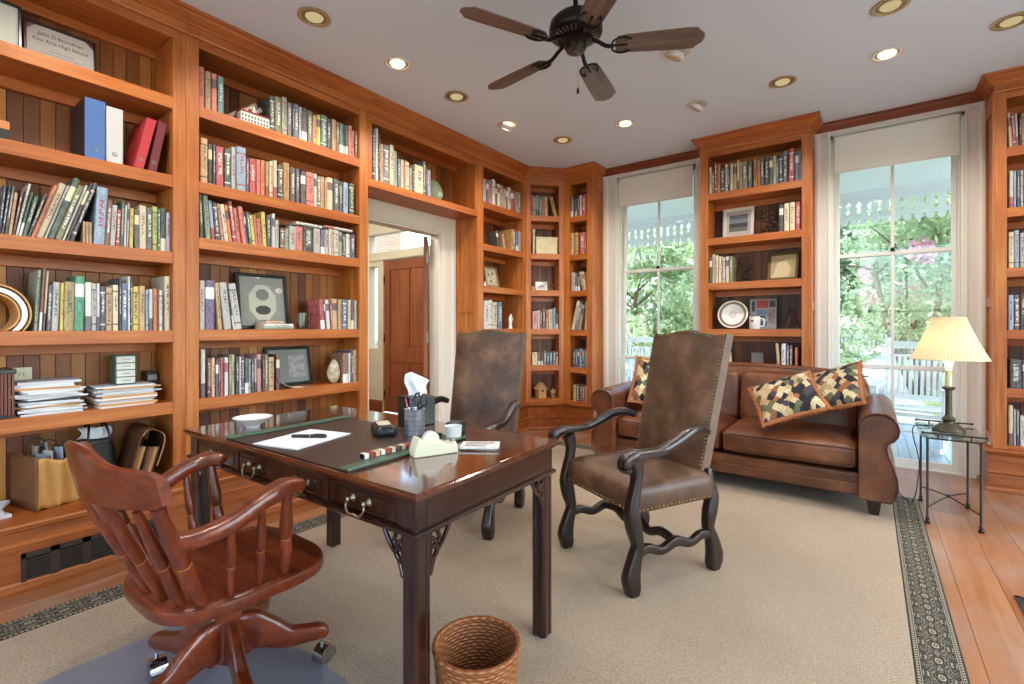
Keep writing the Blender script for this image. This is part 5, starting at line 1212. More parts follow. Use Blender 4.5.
curled(.728, 'innermost manila folder slumped in a curl on the fourth shelf', MANILA, 'manila_folder', .5, .088, .007)
curled(.728, 'curled sheaf of white papers between two manila folders', PAPER, 'paper_sheaf', .2, .107, .020)
curled(.728, 'outer manila folder curled round a sheaf of white papers', MANILA, 'manila_folder', -.1, .128, .007)
# slatted wooden box, paper piles, file box and camera on the fifth shelf
sb = thing('slatted_box', 'dark wooden box of upright slats with a black lid at the photo edge', 'box', SP('s1', .748, .15, .7755), H90)
m = MB()
for k in range(9): m.box((-.055 + k * .0125, -.10, .008), (-.046 + k * .0125, -.09, .215)); m.box((-.055 + k * .0125, .09, .008), (-.046 + k * .0125, .10, .215))
for k in range(16): m.box((.046, -.092 + k * .0117, .008), (.055, -.084 + k * .0117, .215)); m.box((-.055, -.092 + k * .0117, .008), (-.046, -.084 + k * .0117, .215))
m.build('slat', plain('red_brown_slats', '#6a3424', .45), sb)
m = MB(); m.box((-.06, -.105, 0), (.06, .105, .012)); m.build('tray', BLACKP, sb, bevel=.002)
m = MB(); m.box((-.06, -.105, .21), (.06, .105, .232)); m.build('lid', BLACKP, sb, bevel=.003)
def pile(x, y, w, d, n, label, first, z0=.7752, seed=1, fan=.05):
    rnd = random.Random(seed); z = z0
    for k in range(n):
        th = rnd.uniform(.005, .012); a = rnd.uniform(-fan, fan) * 3; ww, dd = w * rnd.uniform(.9, 1.02), d * rnd.uniform(.9, 1.02); ox, oy = rnd.uniform(-.018, .018), rnd.uniform(-.012, .012)
        M = Matrix.Translation(SP('s1', x + ox, y + oy, 0)) @ rotz(H90 + a)
        m = MB(); nl = 3
        m.box((-ww / 2, -dd / 2, z + .0003), (ww / 2, dd / 2, z + th), M)
        mt = MANILA if (first == 'manila' and k % 5 == 1) or (k % 9 == 4) else DARKF if k % 11 == 7 and first != 'manila' else PAPERS[k % 3]
        o = m.build('paper_sheaf' if mt is not MANILA else 'manila_folder', mt, bevel=.0008)
        pos = 'bottom' if k == 0 else 'topmost' if k == n - 1 else ORD[k - 1] + ' above the bottom' if k < n / 2 else ORD[n - 2 - k] + ' below the top'
        tag(o, '%s %s, %s in the %s' % ('manila' if mt is MANILA else 'dark' if mt is DARKF else 'white', 'folder' if mt is MANILA else 'sheaf', pos, label), 'papers', 'papers in the ' + label); z += th + .0006
    return z
PAPERS = [plain('bond_paper_%d' % k, h, .8) for k, h in enumerate(('#d9d7da', '#c9c7ca', '#e2e0e0'))]; DARKF = plain('dark_folder', '#3a3f3a', .6)
pile(.93, .145, .245, .205, 17, 'pile of papers by the outlet', 'white', seed=3, fan=.085)
zt = pile(1.25, .14, .27, .215, 13, 'pile of papers under the little drawers', 'manila', seed=8, fan=.02)
fb = thing('drawer_box', 'little white and green chest of four drawers on the pile of papers', 'box', SP('s1', 1.25, .16, zt + .0004), H90)
m = MB(); m.box((-.048, -.05, 0), (.048, .05, .165)); m.build('body', plain('green_card', '#3f5a4a', .5), fb, bevel=.002)
for k in range(4):
    m = MB(); m.box((-.042, -.056, .006 + k * .039), (.042, -.0495, .04 + k * .039)); d_ = m.build('drawer', plain('white_drawer', '#cfcdc4', .5), fb, bevel=.0015)
    m = MB(); m.box((-.02, -.0585, .02 + k * .039), (.02, -.0555, .026 + k * .039)); m.build('label_slot', STEEL, d_)
zc_ = thing('black_case', 'black case with a silver label behind the pile under the little drawers', 'case', SP('s1', 1.40, .24, .7755), H90)
m = MB(); m.box((-.028, -.05, 0), (.028, .05, .17)); m.build('body', BLACKP, zc_, bevel=.004)
m = MB(); m.box((-.022, -.0512, .12), (.022, -.0498, .15)); m.build('label', plain('silver_label', '#7f8288', .4), zc_)
# bags on the bottom ledge
bag = thing('expanding_file', 'brown expanding file with a tan pleated end, stuffed with papers, on the bottom ledge', 'file', SP('s1', .925, .138, .3100), H90 + math.radians(14))
bw, bd, bh = .17, .25, .265
BRC = plain('brown_file_cover', '#6d4526', .7, noise=.15, nscale=6)
for s_, nm in ((-1, 'cover'), (1, 'cover')):
    m = MB(); m.grid(lambda u, v: Vector((s_ * (bw / 2 + .006 * math.sin(PI * u) * v), -bd / 2 + bd * u, .001 + bh * v)), 10, 6); m.build(nm, BRC, bag, smooth=True, solid=.003)
for e in (-1, 1):
    m = MB(); n = 24
    def gus(u, v):
        fold = abs(((u * 2) % 1) * 2 - 1); deep = .012 * (1 - fold) * (1 - .5 * v) + .006 * math.sin(u * 17 + v * 3)
        wav = .009 * max(0, math.sin(u * 4 * PI)) * (1 - v) ** 6
        return Vector((-bw / 2 + .003 + (bw - .006) * u, e * (bd / 2 - deep + .012 * v * math.sin(PI * u)), .002 + wav + (bh - .004 * (1 + math.cos(u * 9)) - .03 * math.sin(PI * u) ** 2) * v))
    m.grid(gus, n, 10); m.build('pleated_end', KRAFT, bag, smooth=True, solid=.002)
m = MB(); m.tube([(0, -bd / 2 - .003, .012), (.002, -bd / 2 - .004, .12), (-.002, -bd / 2 - .006, bh - .03)], .0035, 6); m.build('seam', MANILA, bag, smooth=True)
m = MB(); m.box((-bw / 2 + .004, -bd / 2 + .03, .001), (bw / 2 - .004, bd / 2 - .03, .010)); m.build('bottom', BRC, bag)
for s_ in (-1, 1):
    m = MB(); m.tube(smoothpts([(-.04, s_ * .06 + .03, bh - .04), (-.036, s_ * .06 + .03, bh + .035), (0, s_ * .055 + .03, bh + .062), (.036, s_ * .06 + .03, bh + .035), (.04, s_ * .06 + .03, bh - .04)], 5), .0035, 7); m.build('handle', plain('bag_cord', '#3a3430', .8), bag, smooth=True)
for k, (x, y, a, hx) in enumerate(((-.05, -.06, .02, '#7d8898'), (-.015, -.05, .0, '#a9a8a4'), (.035, -.045, -.03, '#8a929c'), (-.03, .035, .0, '#a5977e'), (.01, .036, -.0, '#99999d'))):
    M = mw(bag) @ Matrix.Translation((x, y, .018)) @ Matrix.Rotation(a, 4, 'Y'); m = MB()
    m.grid(lambda u, v: M @ Vector((.006 * math.sin(u * 5 + k), (u - .5) * .08, v * (.25 + .010 * k))), 6, 6); o = m.build('paper_sheet', plain('bag_sheet_%d' % k, hx, .8), smooth=True, solid=.002)
    tag(o, ['blue-grey sheet sticking out at the front of the brown expanding file', 'white sheet in the middle of the brown expanding file', 'pale blue sheet leaning to the far cover of the brown expanding file', 'cream sheet at the back of the brown expanding file', 'grey sheet at the back corner of the brown expanding file'][k], 'papers', 'papers in the brown expanding file')
tote = thing('tote_bag', 'black leather tote bag with papers beside the brown expanding file', 'bag', SP('s1', 1.13, .16, .3100), H90)
TOTEM = plain('black_leather', '#1b1718', .4)
m = MB(); rings = []
for z, w, d in ((0, .075, .105), (.02, .082, .115), (.15, .08, .11), (.25, .068, .10), (.285, .06, .10)):
    rings.append([Vector((w * math.copysign(abs(math.cos(a)) ** .5, math.cos(a)), d * math.copysign(abs(math.sin(a)) ** .5, math.sin(a)), z)) for a in [2*PI*k/28 for k in range(28)]])
m.ring_skin(rings); m.build('body', TOTEM, tote, smooth=True)
for s_ in (-1, 1):
    m = MB(); m.tube(smoothpts([(s_ * .05, -.06, .26), (s_ * .042, -.055, .33), (s_ * .03, 0, .385), (s_ * .042, .055, .33), (s_ * .05, .06, .26)], 6), .006, 8); m.build('handle', TOTEM, tote, smooth=True)
m = MB()
for k in range(3): m.tube([(.062 + .012 * math.cos(a), -.03 - .02 * k, .23 - .02 * k + .012 * math.sin(a)) for a in [2*PI*j/12 for j in range(12)]], .0035, 6, closed=True)
m.build('buckle', CHROME, tote, smooth=True)
for k, (x, a) in enumerate(((-.038, .06), (.038, -.06))):
    M = Matrix.Translation(SP('s1', 1.13 + x, .15, .604)) @ rotz(H90 + .8 * k) @ Matrix.Rotation(a, 4, 'Y'); m = MB()
    m.grid(lambda u, v: M @ Vector(((u - .5) * .09 + .02 * math.sin(v * 3), .02 * math.sin(u * 5 + k * 2), v * .06)), 8, 6); o = m.build('crumpled_paper', PAPER, smooth=True, solid=.0015); tag(o, ['crumpled white paper on top of the black tote bag', 'second crumpled sheet on the black tote bag, nearer the briefcase'][k], 'papers', 'papers on the tote bag')
cs = thing('briefcase', 'brown leather briefcase with open gussets leaning on the bottom ledge', 'briefcase', SP('s1', 1.30, .0, .3106), H90 + math.radians(-4))
LBC = leather('saddle_leather', '#2f1a0e', '#4a2c18', '#6a4426', .4, 7); LBE = plain('raw_leather_edge', '#a9794c', .6)
cs.scale = (.9, .9, .86)
TL = Matrix.Rotation(math.radians(14), 4, 'Y')
def case_panel(x0, x1, nm, mt, z1=.30, y0=-.07, y1=.26):
    m = MB(); m.box((x0, y0, 0), (x1, y1, z1), Matrix.Translation((0, 0, .03)) @ TL); return m.build(nm, mt, cs, bevel=.003)
case_panel(-.105, -.095, 'back_panel', LBC, .31); case_panel(.0, .010, 'front_panel', LBC, .25)
for k in range(3):
    x = -.094 + k * .0315; m = MB(); m.ring_skin([[Matrix.Translation((0, 0, .03)) @ TL @ Vector((x + a, y, z)) for a, y in ((0, -.066), (.0157, -.05), (.0307, -.066), (.0307, -.064), (.0157, -.046), (0, -.064))] for z in (0, .12, .245)]); m.build('gusset', LBE if k % 2 == 0 else LBC, cs)
m = MB(); fl = smoothpts([(-.10, 0, .31), (-.085, 0, .345), (-.045, 0, .352), (0, 0, .335), (.02, 0, .29), (.022, 0, .22), (.018, 0, .13)], 5)
m.ring_skin([[Matrix.Translation((0, 0, .03)) @ TL @ Vector((p.x + dx, y, p.z)) for dx, y in ((0, -.075), (0, .265), (.005, .265), (.005, -.075))] for p in fl]); m.build('flap', LBC, cs, smooth=True)
m = MB(); m.ring_skin([[Matrix.Translation((0, 0, .03)) @ TL @ Vector((p.x + dx, y, p.z)) for dx, y in ((-.001, -.0785), (.006, -.0785), (.006, -.0755), (-.001, -.0755))] for p in fl]); m.build('edge_binding', LBE, cs, smooth=True)
m = MB(); m.box((-.012, -.02, 0), (.012, .02, .02), Matrix.Translation((0, 0, .03)) @ TL @ Matrix.Translation((.026, .1, .15))); m.build('lock', STEEL, cs, bevel=.003)
pile_z = .3101
for k in range(3):
    M = Matrix.Translation(SP('s1', .70, .10, 0)) @ rotz(H90 + .2 - .3 * k); m = MB(); m.box((-.07, -.10, pile_z + k * .016), (.07, .10, pile_z + .015 + k * .016), M); o = m.build('paper_sheaf', PAPERS[k], bevel=.001); tag(o, ['bottom', 'middle', 'top'][k] + ' one of the white papers piled at the ledge end by the photo edge', 'papers', 'papers on the bottom ledge')

# second case: model building, leaning books, frames, mug, stone
mb = thing('model_building', 'white model building with red roof and little tower on the top shelf', 'model', SP('s2', .412, .040, 2.5453), H90)
m = MB(); m.box((-.093, -.025, 0), (.093, .033, .066)); m.build('wall', plain('model_white', '#d6d0c8', .6), mb, bevel=.001)
RED_R = plain('model_roof', '#8f3a30', .6)
m = MB(); m.prism([(-.028, .067), (.038, .067), (.028, .082), (-.018, .082)], -.091, .091, 'x'); m.build('roof', RED_R, mb)
m = MB()
for k in range(9): m.box((-.086 + k * .0198, -.0262, .036), (-.077 + k * .0198, -.0248, .052)); m.box((-.086 + k * .0198, -.0262, .010), (-.077 + k * .0198, -.0248, .026))
m.build('window', plain('model_window', '#3c3a3e', .4), mb)
m = MB(); m.lathe([(.014, .08), (.014, .10), (.010, .104), (.009, .118), (.003, .13), (.0005, .14)], 8); m.build('tower', plain('model_tower', '#d9d3ca', .6), mb)
put_book(UNITS['s2'], 'br', .248, .032, .245, 2.5455, 52, .078, .15, 'brown book slumped at a steep angle against a charcoal one on the top shelf', 'books slumped on the top shelf', style=0)
put_book(UNITS['s2'], 'gy', .306, .030, .215, 2.5455, 52, .078, .14, 'grey-backed book slumped beneath the steep brown one on the top shelf', 'books slumped on the top shelf', style=0)
def top_of(key, x0, x1): return max(h for a, b, h in TOPH[key] if b > x0 and a < x1)
for c, y, w, lb in (('wh', .70, .20, 'black and white book lying flat on the upright books of the third shelf'), ('pg', .93, .235, 'pale book lying flat on the books at the end of the third shelf')):
    b = put_book(UNITS['s2'], c, 0, .02, w, 2.0, 0, .02, .16, lb, 'books lying flat on the third shelf'); z = 1.751 + top_of('s2 2', y, y + w) + .0215
    b.matrix_world = Matrix.Translation(SP('s2', y, .022, z)) @ rotz(H90) @ Matrix.Rotation(PI / 2, 4, 'Y') @ Matrix.Diagonal((.02, .15, w, 1))
for k in range(3):
    put_book(UNITS['s1'], 'tn', 1.048 + k * .0125, .0095, .112, 1.6453, 0, .02, .10, ['thin tan pamphlet nearest the leaning books on the third shelf', 'middle one of three thin tan pamphlets by the tall sky blue book', 'thin tan pamphlet touching the tall sky blue book on the third shelf'][k], 'tan pamphlets on the third shelf', name='pamphlet', style=0)
# framed black and white print with a pale looped emblem
r = framed('s2', .563, .205, 1.1945, .36, .395, 'black framed print of a pale looped octagon on the fourth shelf', BLACKF, .024, lean=8, mat_c='#9a9c94')
PALE = plain('print_pale', '#cfccbf', .8); DARKI = plain('print_dark', '#4a4f4a', .8)
def oct_(cx_, cz_, rx, rz, k=.42): return [(cx_ + rx * a, cz_ + rz * b) for a, b in ((-k, -1), (k, -1), (1, -k), (1, k), (k, 1), (-k, 1), (-1, k), (-1, -k))]
flat_on(r, 'emblem', PALE, oct_(0, .19, .095, .125), -.0080); flat_on(r, 'emblem_core', plain('print_mid', '#7e837a', .8), oct_(.0, .245, .045, .04), -.0088); flat_on(r, 'emblem_core', DARKI, oct_(.0, .135, .052, .032), -.0088)
for k, (c, w, lb) in enumerate((('sg', .215, 'pale green book at the bottom of the flat stack before the looped print'), ('wh', .20, 'white book in the middle of the flat stack before the looped print'), ('tn', .12, 'tan book on top of the flat stack before the looped print'))):
    b = put_book(UNITS['s2'], c, 0, .018, w, 1.5, 0, .02, .15, lb, 'books stacked flat on the fourth shelf', style=1); b.matrix_world = Matrix.Translation(SP('s2', .47 + k * .012, .022 + .008 * k, 1.1945 + .0185 * (k + 1))) @ rotz(H90) @ Matrix.Rotation(PI / 2, 4, 'Y') @ Matrix.Diagonal((.018, .13, w, 1))
mg = thing('glass_mug', 'clear glass mug with a handle before the maroon books on the fourth shelf', 'mug', SP('s2', .775, .075, 1.1945), H90)
m = MB(); m.lathe([(.038, 0), (.040, .004), (.040, .118), (.0375, .118), (.036, .012), (.001, .012)], 28); m.build('bowl', GLASS2, mg, smooth=True)
m = MB(); m.tube(smoothpts([(.038, 0, .10), (.062, 0, .098), (.072, 0, .06), (.062, 0, .028), (.038, 0, .024)], 6), .0055, 8); m.build('handle', GLASS2, mg, smooth=True)
r = framed('s2', .765, .225, .7765, .345, .285, 'black framed greyish print standing on the fifth shelf behind the stone', BLACKF, .02, lean=10, mat_c='#8d928c')
flat_on(r, 'print', plain('map_print', '#a9a4a4', .8, noise=.35, nscale=30), [(.0, .06), (.13, .06), (.13, .22), (.0, .22)], -.008)
m = MB(); M_ = Matrix.Translation(SP('s2', .66, .085, .7765)) @ rotz(H90)
m.grid(lambda u, v: M_ @ Vector(((u - .4) * .17, -.07 + v * .12, .002 + .10 * max(0, .55 - u) ** 1.3)), 10, 4); o = m.build('brochure', plain('cream_brochure', '#cfc4ac', .6), smooth=True, solid=.0015); tag(o, 'open cream brochure curling up on the fifth shelf before the framed print', 'brochure')
m = MB(); bmesh.ops.create_icosphere(m.bm, subdivisions=3, radius=1.0)
rnd = random.Random(2)
from mathutils import noise as MN
for v in m.bm.verts:
    d = v.co.copy(); k = 1 + .13 * MN.noise(d * 1.6) + .05 * MN.noise(d * 5); v.co = SP('s2', 1.033 + .052 * d.x * k * (1 - .25 * max(0, d.z)), .075 + .038 * d.y * k, .7765 + .093 + .0925 * max(-1, d.z * min(k, 1.0)))
o = m.build('stone', plain('speckled_stone', '#b9ad8f', .8, noise=.35, nscale=35), smooth=True); tag(o, 'tall speckled pale stone standing on the fifth shelf by the brown book', 'stone')
# ornamental plate on the bridge shelf
m = MB(); m.lathe([(.001, 0), (.05, .002), (.07, .008), (.098, .020), (.1, .022), (.098, .0245), (.07, .013), (.05, .007), (.001, .005)], 36, M=Matrix.Translation(SP('br', .845, .115, 2.414 + .1005)) @ rotz(H90) @ Matrix.Rotation(math.radians(80), 4, 'X')); o = m.build('plate', plain('mottled_green_glaze', '#6d7a5c', .3, noise=.4, nscale=14), smooth=True); tag(o, 'mottled green plate standing on edge at the end of the shelf above the doorway', 'plate')
# third case: golden book cover, framed photo, figurine and hand
put_book(UNITS['s3'], 'gd', .622, .0235, .24, 2.0855, 0, .022, .20, 'golden book with its broad cover showing, second shelf beyond the doorway', 'books on the second shelf of case beyond the doorway', style=1).rotation_mode = 'XYZ'
r = framed('s3', .36, .10, 1.6455, .23, .235, 'photo in a tan frame on the third shelf beyond the doorway', plain('tan_frame', '#8a6b3e', .4), .02, lean=12, mat_c='#b3a98f')
for q in range(7):
    a = q * .9; flat_on(r, 'face_blot', DARKI if q % 2 else PALE, oct_(.045 * math.cos(a), .12 + .05 * math.sin(a), .014, .012), -.0078 - .0002 * q)
m = MB(); m.lathe([(.02, 0), (.022, .004), (.017, .016), (.009, .026), (.012, .036), (.011, .046), (.001, .054)], 14, SP('s3', .145, .03, 1.6455)); o = m.build('figurine', WHITEC, smooth=True); tag(o, 'tiny white figurine beside the tan framed photo', 'figurine')
hd = thing('hand_statuette', 'white hand-shaped statuette with raised fingers on the fourth shelf beyond the doorway', 'statuette', SP('s3', .625, .05, 1.1905), H90)
m = MB(); m.lathe([(.028, 0), (.03, .004), (.022, .012), (.019, .05), (.021, .08), (.024, .09)], 18); m.build('wrist', WHITEC, hd, smooth=True)
m = MB(); m.tube(smoothpts([(0, 0, .075), (0, 0, .10), (0, 0, .125)], 4), lerp_list([(.022, .014), (.027, .014), (.022, .012)], 9), 12, up=(1, 0, 0)); m.build('palm', WHITEC, hd, smooth=True)
for k, (x, L_, a, nm) in enumerate(((-.018, .028, -.18, 'little_finger'), (-.007, .030, -.05, 'ring_finger'), (.005, .05, .02, 'middle_finger'), (.016, .046, .12, 'index_finger'), (.026, .034, .7, 'thumb'))):
    z = .12 if k < 4 else .095; m = MB(); m.tube([(x, 0, z - .01), (x + a * L_ * .5, -.004, z + L_ * .5), (x + a * L_, (-.012 if k < 2 else -.002), z + L_)], [.0065, .0058, .0042], 8); m.build(nm, WHITEC, hd, smooth=True)
# angled corner case
cb = thing('carved_box', 'cream carved box with a post on the second shelf of the corner case', 'box', SP('dg', .245, .07, 2.0806), AD)
CRC = plain('cream_carving', '#cfc3a2', .6, noise=.1, nscale=25)
m = MB(); m.box((-.115, -.05, 0), (.145, .06, .20)); m.build('body', CRC, cb, bevel=.004)
m = MB(); m.box((-.122, -.056, .18), (.150, .066, .20)); m.build('lid', CRC, cb, bevel=.003)
m = MB()
for k in range(4): m.tube([(-.08 + k * .065 + .02 * math.cos(a), -.0505, .115 + .018 * math.sin(a)) for a in [PI * j / 8 for j in range(9)]], .004, 6)
m.tube(smoothpts([(-.1, -.051, .155), (-.04, -.051, .165), (.015, -.051, .145), (.07, -.051, .165), (.13, -.051, .155)], 5), .004, 6); m.build('relief_pattern', CRC, cb, smooth=True)
m = MB(); m.lathe([(.012, 0), (.012, .25), (.02, .256), (.02, .27), (.014, .276), (.016, .29), (.001, .30)], 14, (-.138, -.02, 0)); m.build('post', CRC, cb, smooth=True)
r = framed('dg', .20, .05, 1.6455, .145, .105, 'small white framed card on the third shelf of the corner case', WHITEP, .014, lean=18, mat_c='#bdbab8'); flat_on(r, 'text_block', GREYI, [(-.03, .04), (.03, .04), (.03, .065), (-.03, .065)], -.0078)
m = MB(); m.box((-.02, -.02, 0), (.02, .02, .05), Matrix.Translation(SP('dg', .095, .05, 1.6455)) @ rotz(AD)); o = m.build('wood_block', plain('tan_wood', '#b08a58', .6), bevel=.003); tag(o, 'small tan block beside the white framed card in the corner case', 'block')
for k, x in enumerate((.305, .345)):
    m = MB(); m.lathe([(.016, 0), (.017, .003), (.006, .008), (.005, .03), (.017, .045), (.019, .075), (.018, .075), (.016, .047), (.001, .04)], 18, SP('dg', x, .06 + .02 * k, 1.6455)); o = m.build('small_goblet', GLASS2, smooth=True); tag(o, ['small glass goblet next to the white framed card in the corner case', 'second small glass goblet, farther from the white framed card'][k], 'glass', 'goblets in the corner case')
bh_ = thing('birdhouse', 'little wooden birdhouse on the bottom shelf of the corner case', 'birdhouse', SP('dg', .20, .075, .3606), AD + .2)
WB = plain('light_birdhouse_wood', '#bf9560', .6, noise=.1)
m = MB(); m.prism([(-.05, 0), (.05, 0), (.05, .11), (0, .165), (-.05, .11)], -.05, .05, 'y'); m.build('body', WB, bh_, bevel=.002)
m = MB(); m.prism([(-.066, .098), (0, .172), (.066, .098), (.072, .104), (0, .184), (-.072, .104)], -.06, .06, 'y'); m.build('roof', WB, bh_, bevel=.001)
m = MB(); M_ = Matrix.Translation((0, -.0505, .09)) @ Matrix.Rotation(PI / 2, 4, 'X'); m.lathe([(.014, -.0005), (.014, .0006), (.001, .0007)], 18, M=M_); m.build('entry_hole', BLACKP, bh_)
st_ = thing('star_ornament', 'small star-shaped ornament beside the birdhouse in the corner case', 'ornament', SP('dg', .345, .06, .3606), AD)
m = MB(); m.prism([((.045 if k % 2 == 0 else .02) * math.sin(PI * k / 5), .075 + (.045 if k % 2 == 0 else .02) * math.cos(PI * k / 5)) for k in range(10)], -.012, .012, 'y'); m.build('star', plain('weathered_tan', '#a5835c', .7), st_, bevel=.003)
m = MB(); m.box((-.02, -.02, 0), (.02, .02, .035)); m.build('stand', plain('weathered_tan_stand', '#8f6d48', .7), st_, bevel=.003)
# case between the windows
r = framed('md', .305, .19, 2.0856, .285, .315, 'white framed seascape on the second shelf between the windows', WHITEP, .03, lean=8, mat_c='#b9b6b2', glass=True)
for z0, z1, hx in ((.075, .12, '#6d6a68'), (.12, .16, '#3f4247'), (.16, .20, '#7f848a'), (.20, .245, '#5f646a')): flat_on(r, 'sea_band', plain('sea_' + hx[1:], hx, .8), [(-.085, z0), (.085, z0), (.085, z1), (-.085, z1)], -.0078)
LEAFM = plain('bronze_leaf', '#3a2a1e', .45, .5)
ob = thing('leaf_sculpture', 'dark bronze spray of leaves and berries beside the white framed seascape', 'ornament', SP('md', .605, .10, 2.0856), 0)
rnd = random.Random(9); m = MB()
for k in range(5): m.tube(smoothpts([(0, 0, .006), (.03 * math.cos(k * 1.3), .02 * math.sin(k * 1.3), .1), (.06 * math.cos(k * 1.3 + .5), .03 * math.sin(k * 1.3), .2 + .01 * k)], 5), .004, 6)
m.build('stem', LEAFM, ob, smooth=True)
m = MB()
for k in range(26): m.ball((rnd.uniform(-.065, .065), rnd.uniform(-.03, .03), rnd.uniform(.025, .235)), rnd.uniform(.010, .017), 8, (1.3, .6, 1))
m.build('leaf', LEAFM, ob, smooth=True)
so_ = thing('scroll_bookend', 'black iron scroll bookend beside the cream books between the windows', 'bookend', SP('md', .375, .07, 1.6456), 0)
m = MB()
def spiral(cx_, cz_, r0, r1, a0, turns, sg=1): return [(cx_ + (r0 + (r1 - r0) * k / 30) * math.cos(a0 + sg * turns * 2 * PI * k / 30), 0, cz_ + (r0 + (r1 - r0) * k / 30) * math.sin(a0 + sg * turns * 2 * PI * k / 30)) for k in range(31)]
for a in ((-.03, .20, .045, .01, -1.2, 1.2), (.055, .145, .035, .008, 2.6, 1.2), (.03, .055, .04, .01, 1.0, 1.3)): m.tube(spiral(*a), .0055, 7)
m.tube(smoothpts([(-.055, 0, .006), (-.06, 0, .1), (-.03, 0, .155), (.02, 0, .1), (.06, 0, .11)], 6), .006, 7); m.tube(smoothpts([(-.05, 0, .006), (.0, 0, .02), (.06, 0, .016), (.08, 0, .006)], 5), .006, 7); m.build('scroll', BLACKM, so_, smooth=True)
m = MB(); m.box((-.07, -.03, 0), (.085, .03, .005)); m.build('plate', BLACKM, so_)
r = framed('md', .70, .12, 1.6456, .26, .27, 'tan picture in a dull gold frame leaning on the third shelf between the windows', plain('dull_gold', '#5e4a2c', .5, .3), .022, lean=14, mat_c='#b09a70', yaw=-10)
flat_on(r, 'figure_sketch', plain('sketch_tan', '#d0bd95', .8), [(-.09, .03), (.05, .03), (.07, .11), (.02, .2), (-.05, .17)], -.0079)
# plate on edge, mug, magazine, triangular stand
pl = thing('decorative_plate', 'white plate with a tan rim standing on edge between the windows', 'plate', SP('md', .268, .14, 1.1906 + .142), 0); pM_ = Matrix.Rotation(math.radians(78), 4, 'X')
m = MB(); m.lathe([(.001, 0), (.085, .0), (.095, .006), (.138, .014), (.14, .016), (.138, .019), (.095, .011), (.085, .005), (.001, .005)], 48, M=pM_); m.build('dish', WHITEC, pl, smooth=True)
m = MB(); m.lathe([(.103, .0135), (.125, .0172), (.125, .018), (.103, .0143)], 48, M=pM_, cap=False); m.build('rim_band', plain('tan_glaze', '#8a6a4a', .3), pl, smooth=True)
m = MB(); m.lathe([(.028, .0052), (.034, .0052), (.034, .0058), (.028, .0058), (.028, .0052)], 32, M=pM_, cap=False); m.lathe([(.012, .0052), (.02, .0052), (.02, .0058), (.012, .0058), (.012, .0052)], 24, M=pM_, cap=False); m.build('emblem', plain('tan_glaze_light', '#c2b3a2', .3), pl, smooth=True)
mgz = thing('photo_collage', 'board of small photos standing behind the white mug', 'photo board', (0, 0, 0)); mgz.matrix_world = Matrix.Translation(SP('md', .53, .16, 1.1908)) @ Matrix.Rotation(-.10, 4, 'X')
m = MB(); m.box((-.115, 0, 0), (.115, .006, .29)); o = m.build('board', plain('grey_board', '#8f8c8a', .6), None); o.parent = mgz
for x0, x1, z0, z1, hx in ((-.10, -.07, .17, .27, '#2a2c30'), (-.055, .045, .20, .28, '#9a3a2c'), (.055, .105, .21, .275, '#24262c'), (-.055, .035, .14, .185, '#54688a'), (-.10, .02, .09, .13, '#2e3c50'), (.045, .105, .05, .19, '#7d6a62'), (-.03, .035, .03, .075, '#3c5878')): flat_on(mgz, 'photo', plain('photo_' + hx[1:], hx, .5, noise=.4, nscale=40), [(x0, z0), (x1, z0), (x1, z1), (x0, z1)], -.0004)
mug = thing('coffee_mug', 'white mug standing in front of the board of photos', 'mug', SP('md', .478, .06, 1.1906), 0)
m = MB(); m.lathe([(.045, 0), (.048, .004), (.048, .118), (.0455, .119), (.044, .01), (.001, .01)], 30); m.build('cup', WHITEC, mug, smooth=True)
m = MB(); m.tube(smoothpts([(.046, 0, .098), (.075, 0, .095), (.082, 0, .06), (.072, 0, .03), (.046, 0, .026)], 6), .0065, 8); m.build('handle', WHITEC, mug, smooth=True)
m = MB(); m.box((-.026, -.0492, .07), (-.004, -.0465, .085)); m.build('print', INK, mug)
te = thing('triangle_stand', 'dark triangular wooden stand at the end of the shelf above the sofa', 'ornament', SP('md', .765, .13, 1.1906), 0)
m = MB(); m.tube([(-.075, 0, .008), (.0, 0, .2)], .007, 6); m.tube([(.085, 0, .008), (.0, 0, .2)], .007, 6); m.build('strut', WALNUT, te, smooth=True)
m = MB(); m.box((-.09, -.035, 0), (.095, .035, .012)); m.build('base', WALNUT, te, bevel=.002)
m = MB(); m.tube([(-.03, -.012, .02), (.005, -.012, .12)], .003, 6); m.build('needle', BRASS, te, smooth=True)
m = MB(); m.box((-.052, -.02, 0), (.052, .02, .215), Matrix.Translation(SP('md', .487, .14, .748)) @ Matrix.Rotation(-.08, 4, 'X')); o = m.build('slate_block', plain('grey_card', '#7d7470', .7), bevel=.003); tag(o, 'grey upright block on the shelf just above the sofa back', 'block')
m = MB(); m.lathe([(.03, 0), (.032, .01), (.026, .05), (.032, .12), (.03, .2), (.018, .235), (.001, .24)], 18, SP('md', .235, .10, .7456)); o = m.build('cream_vase', plain('cream_glaze', '#bfae90', .4), smooth=True); tag(o, 'cream vase on the shelf above the sofa back, beside the armchair', 'vase')

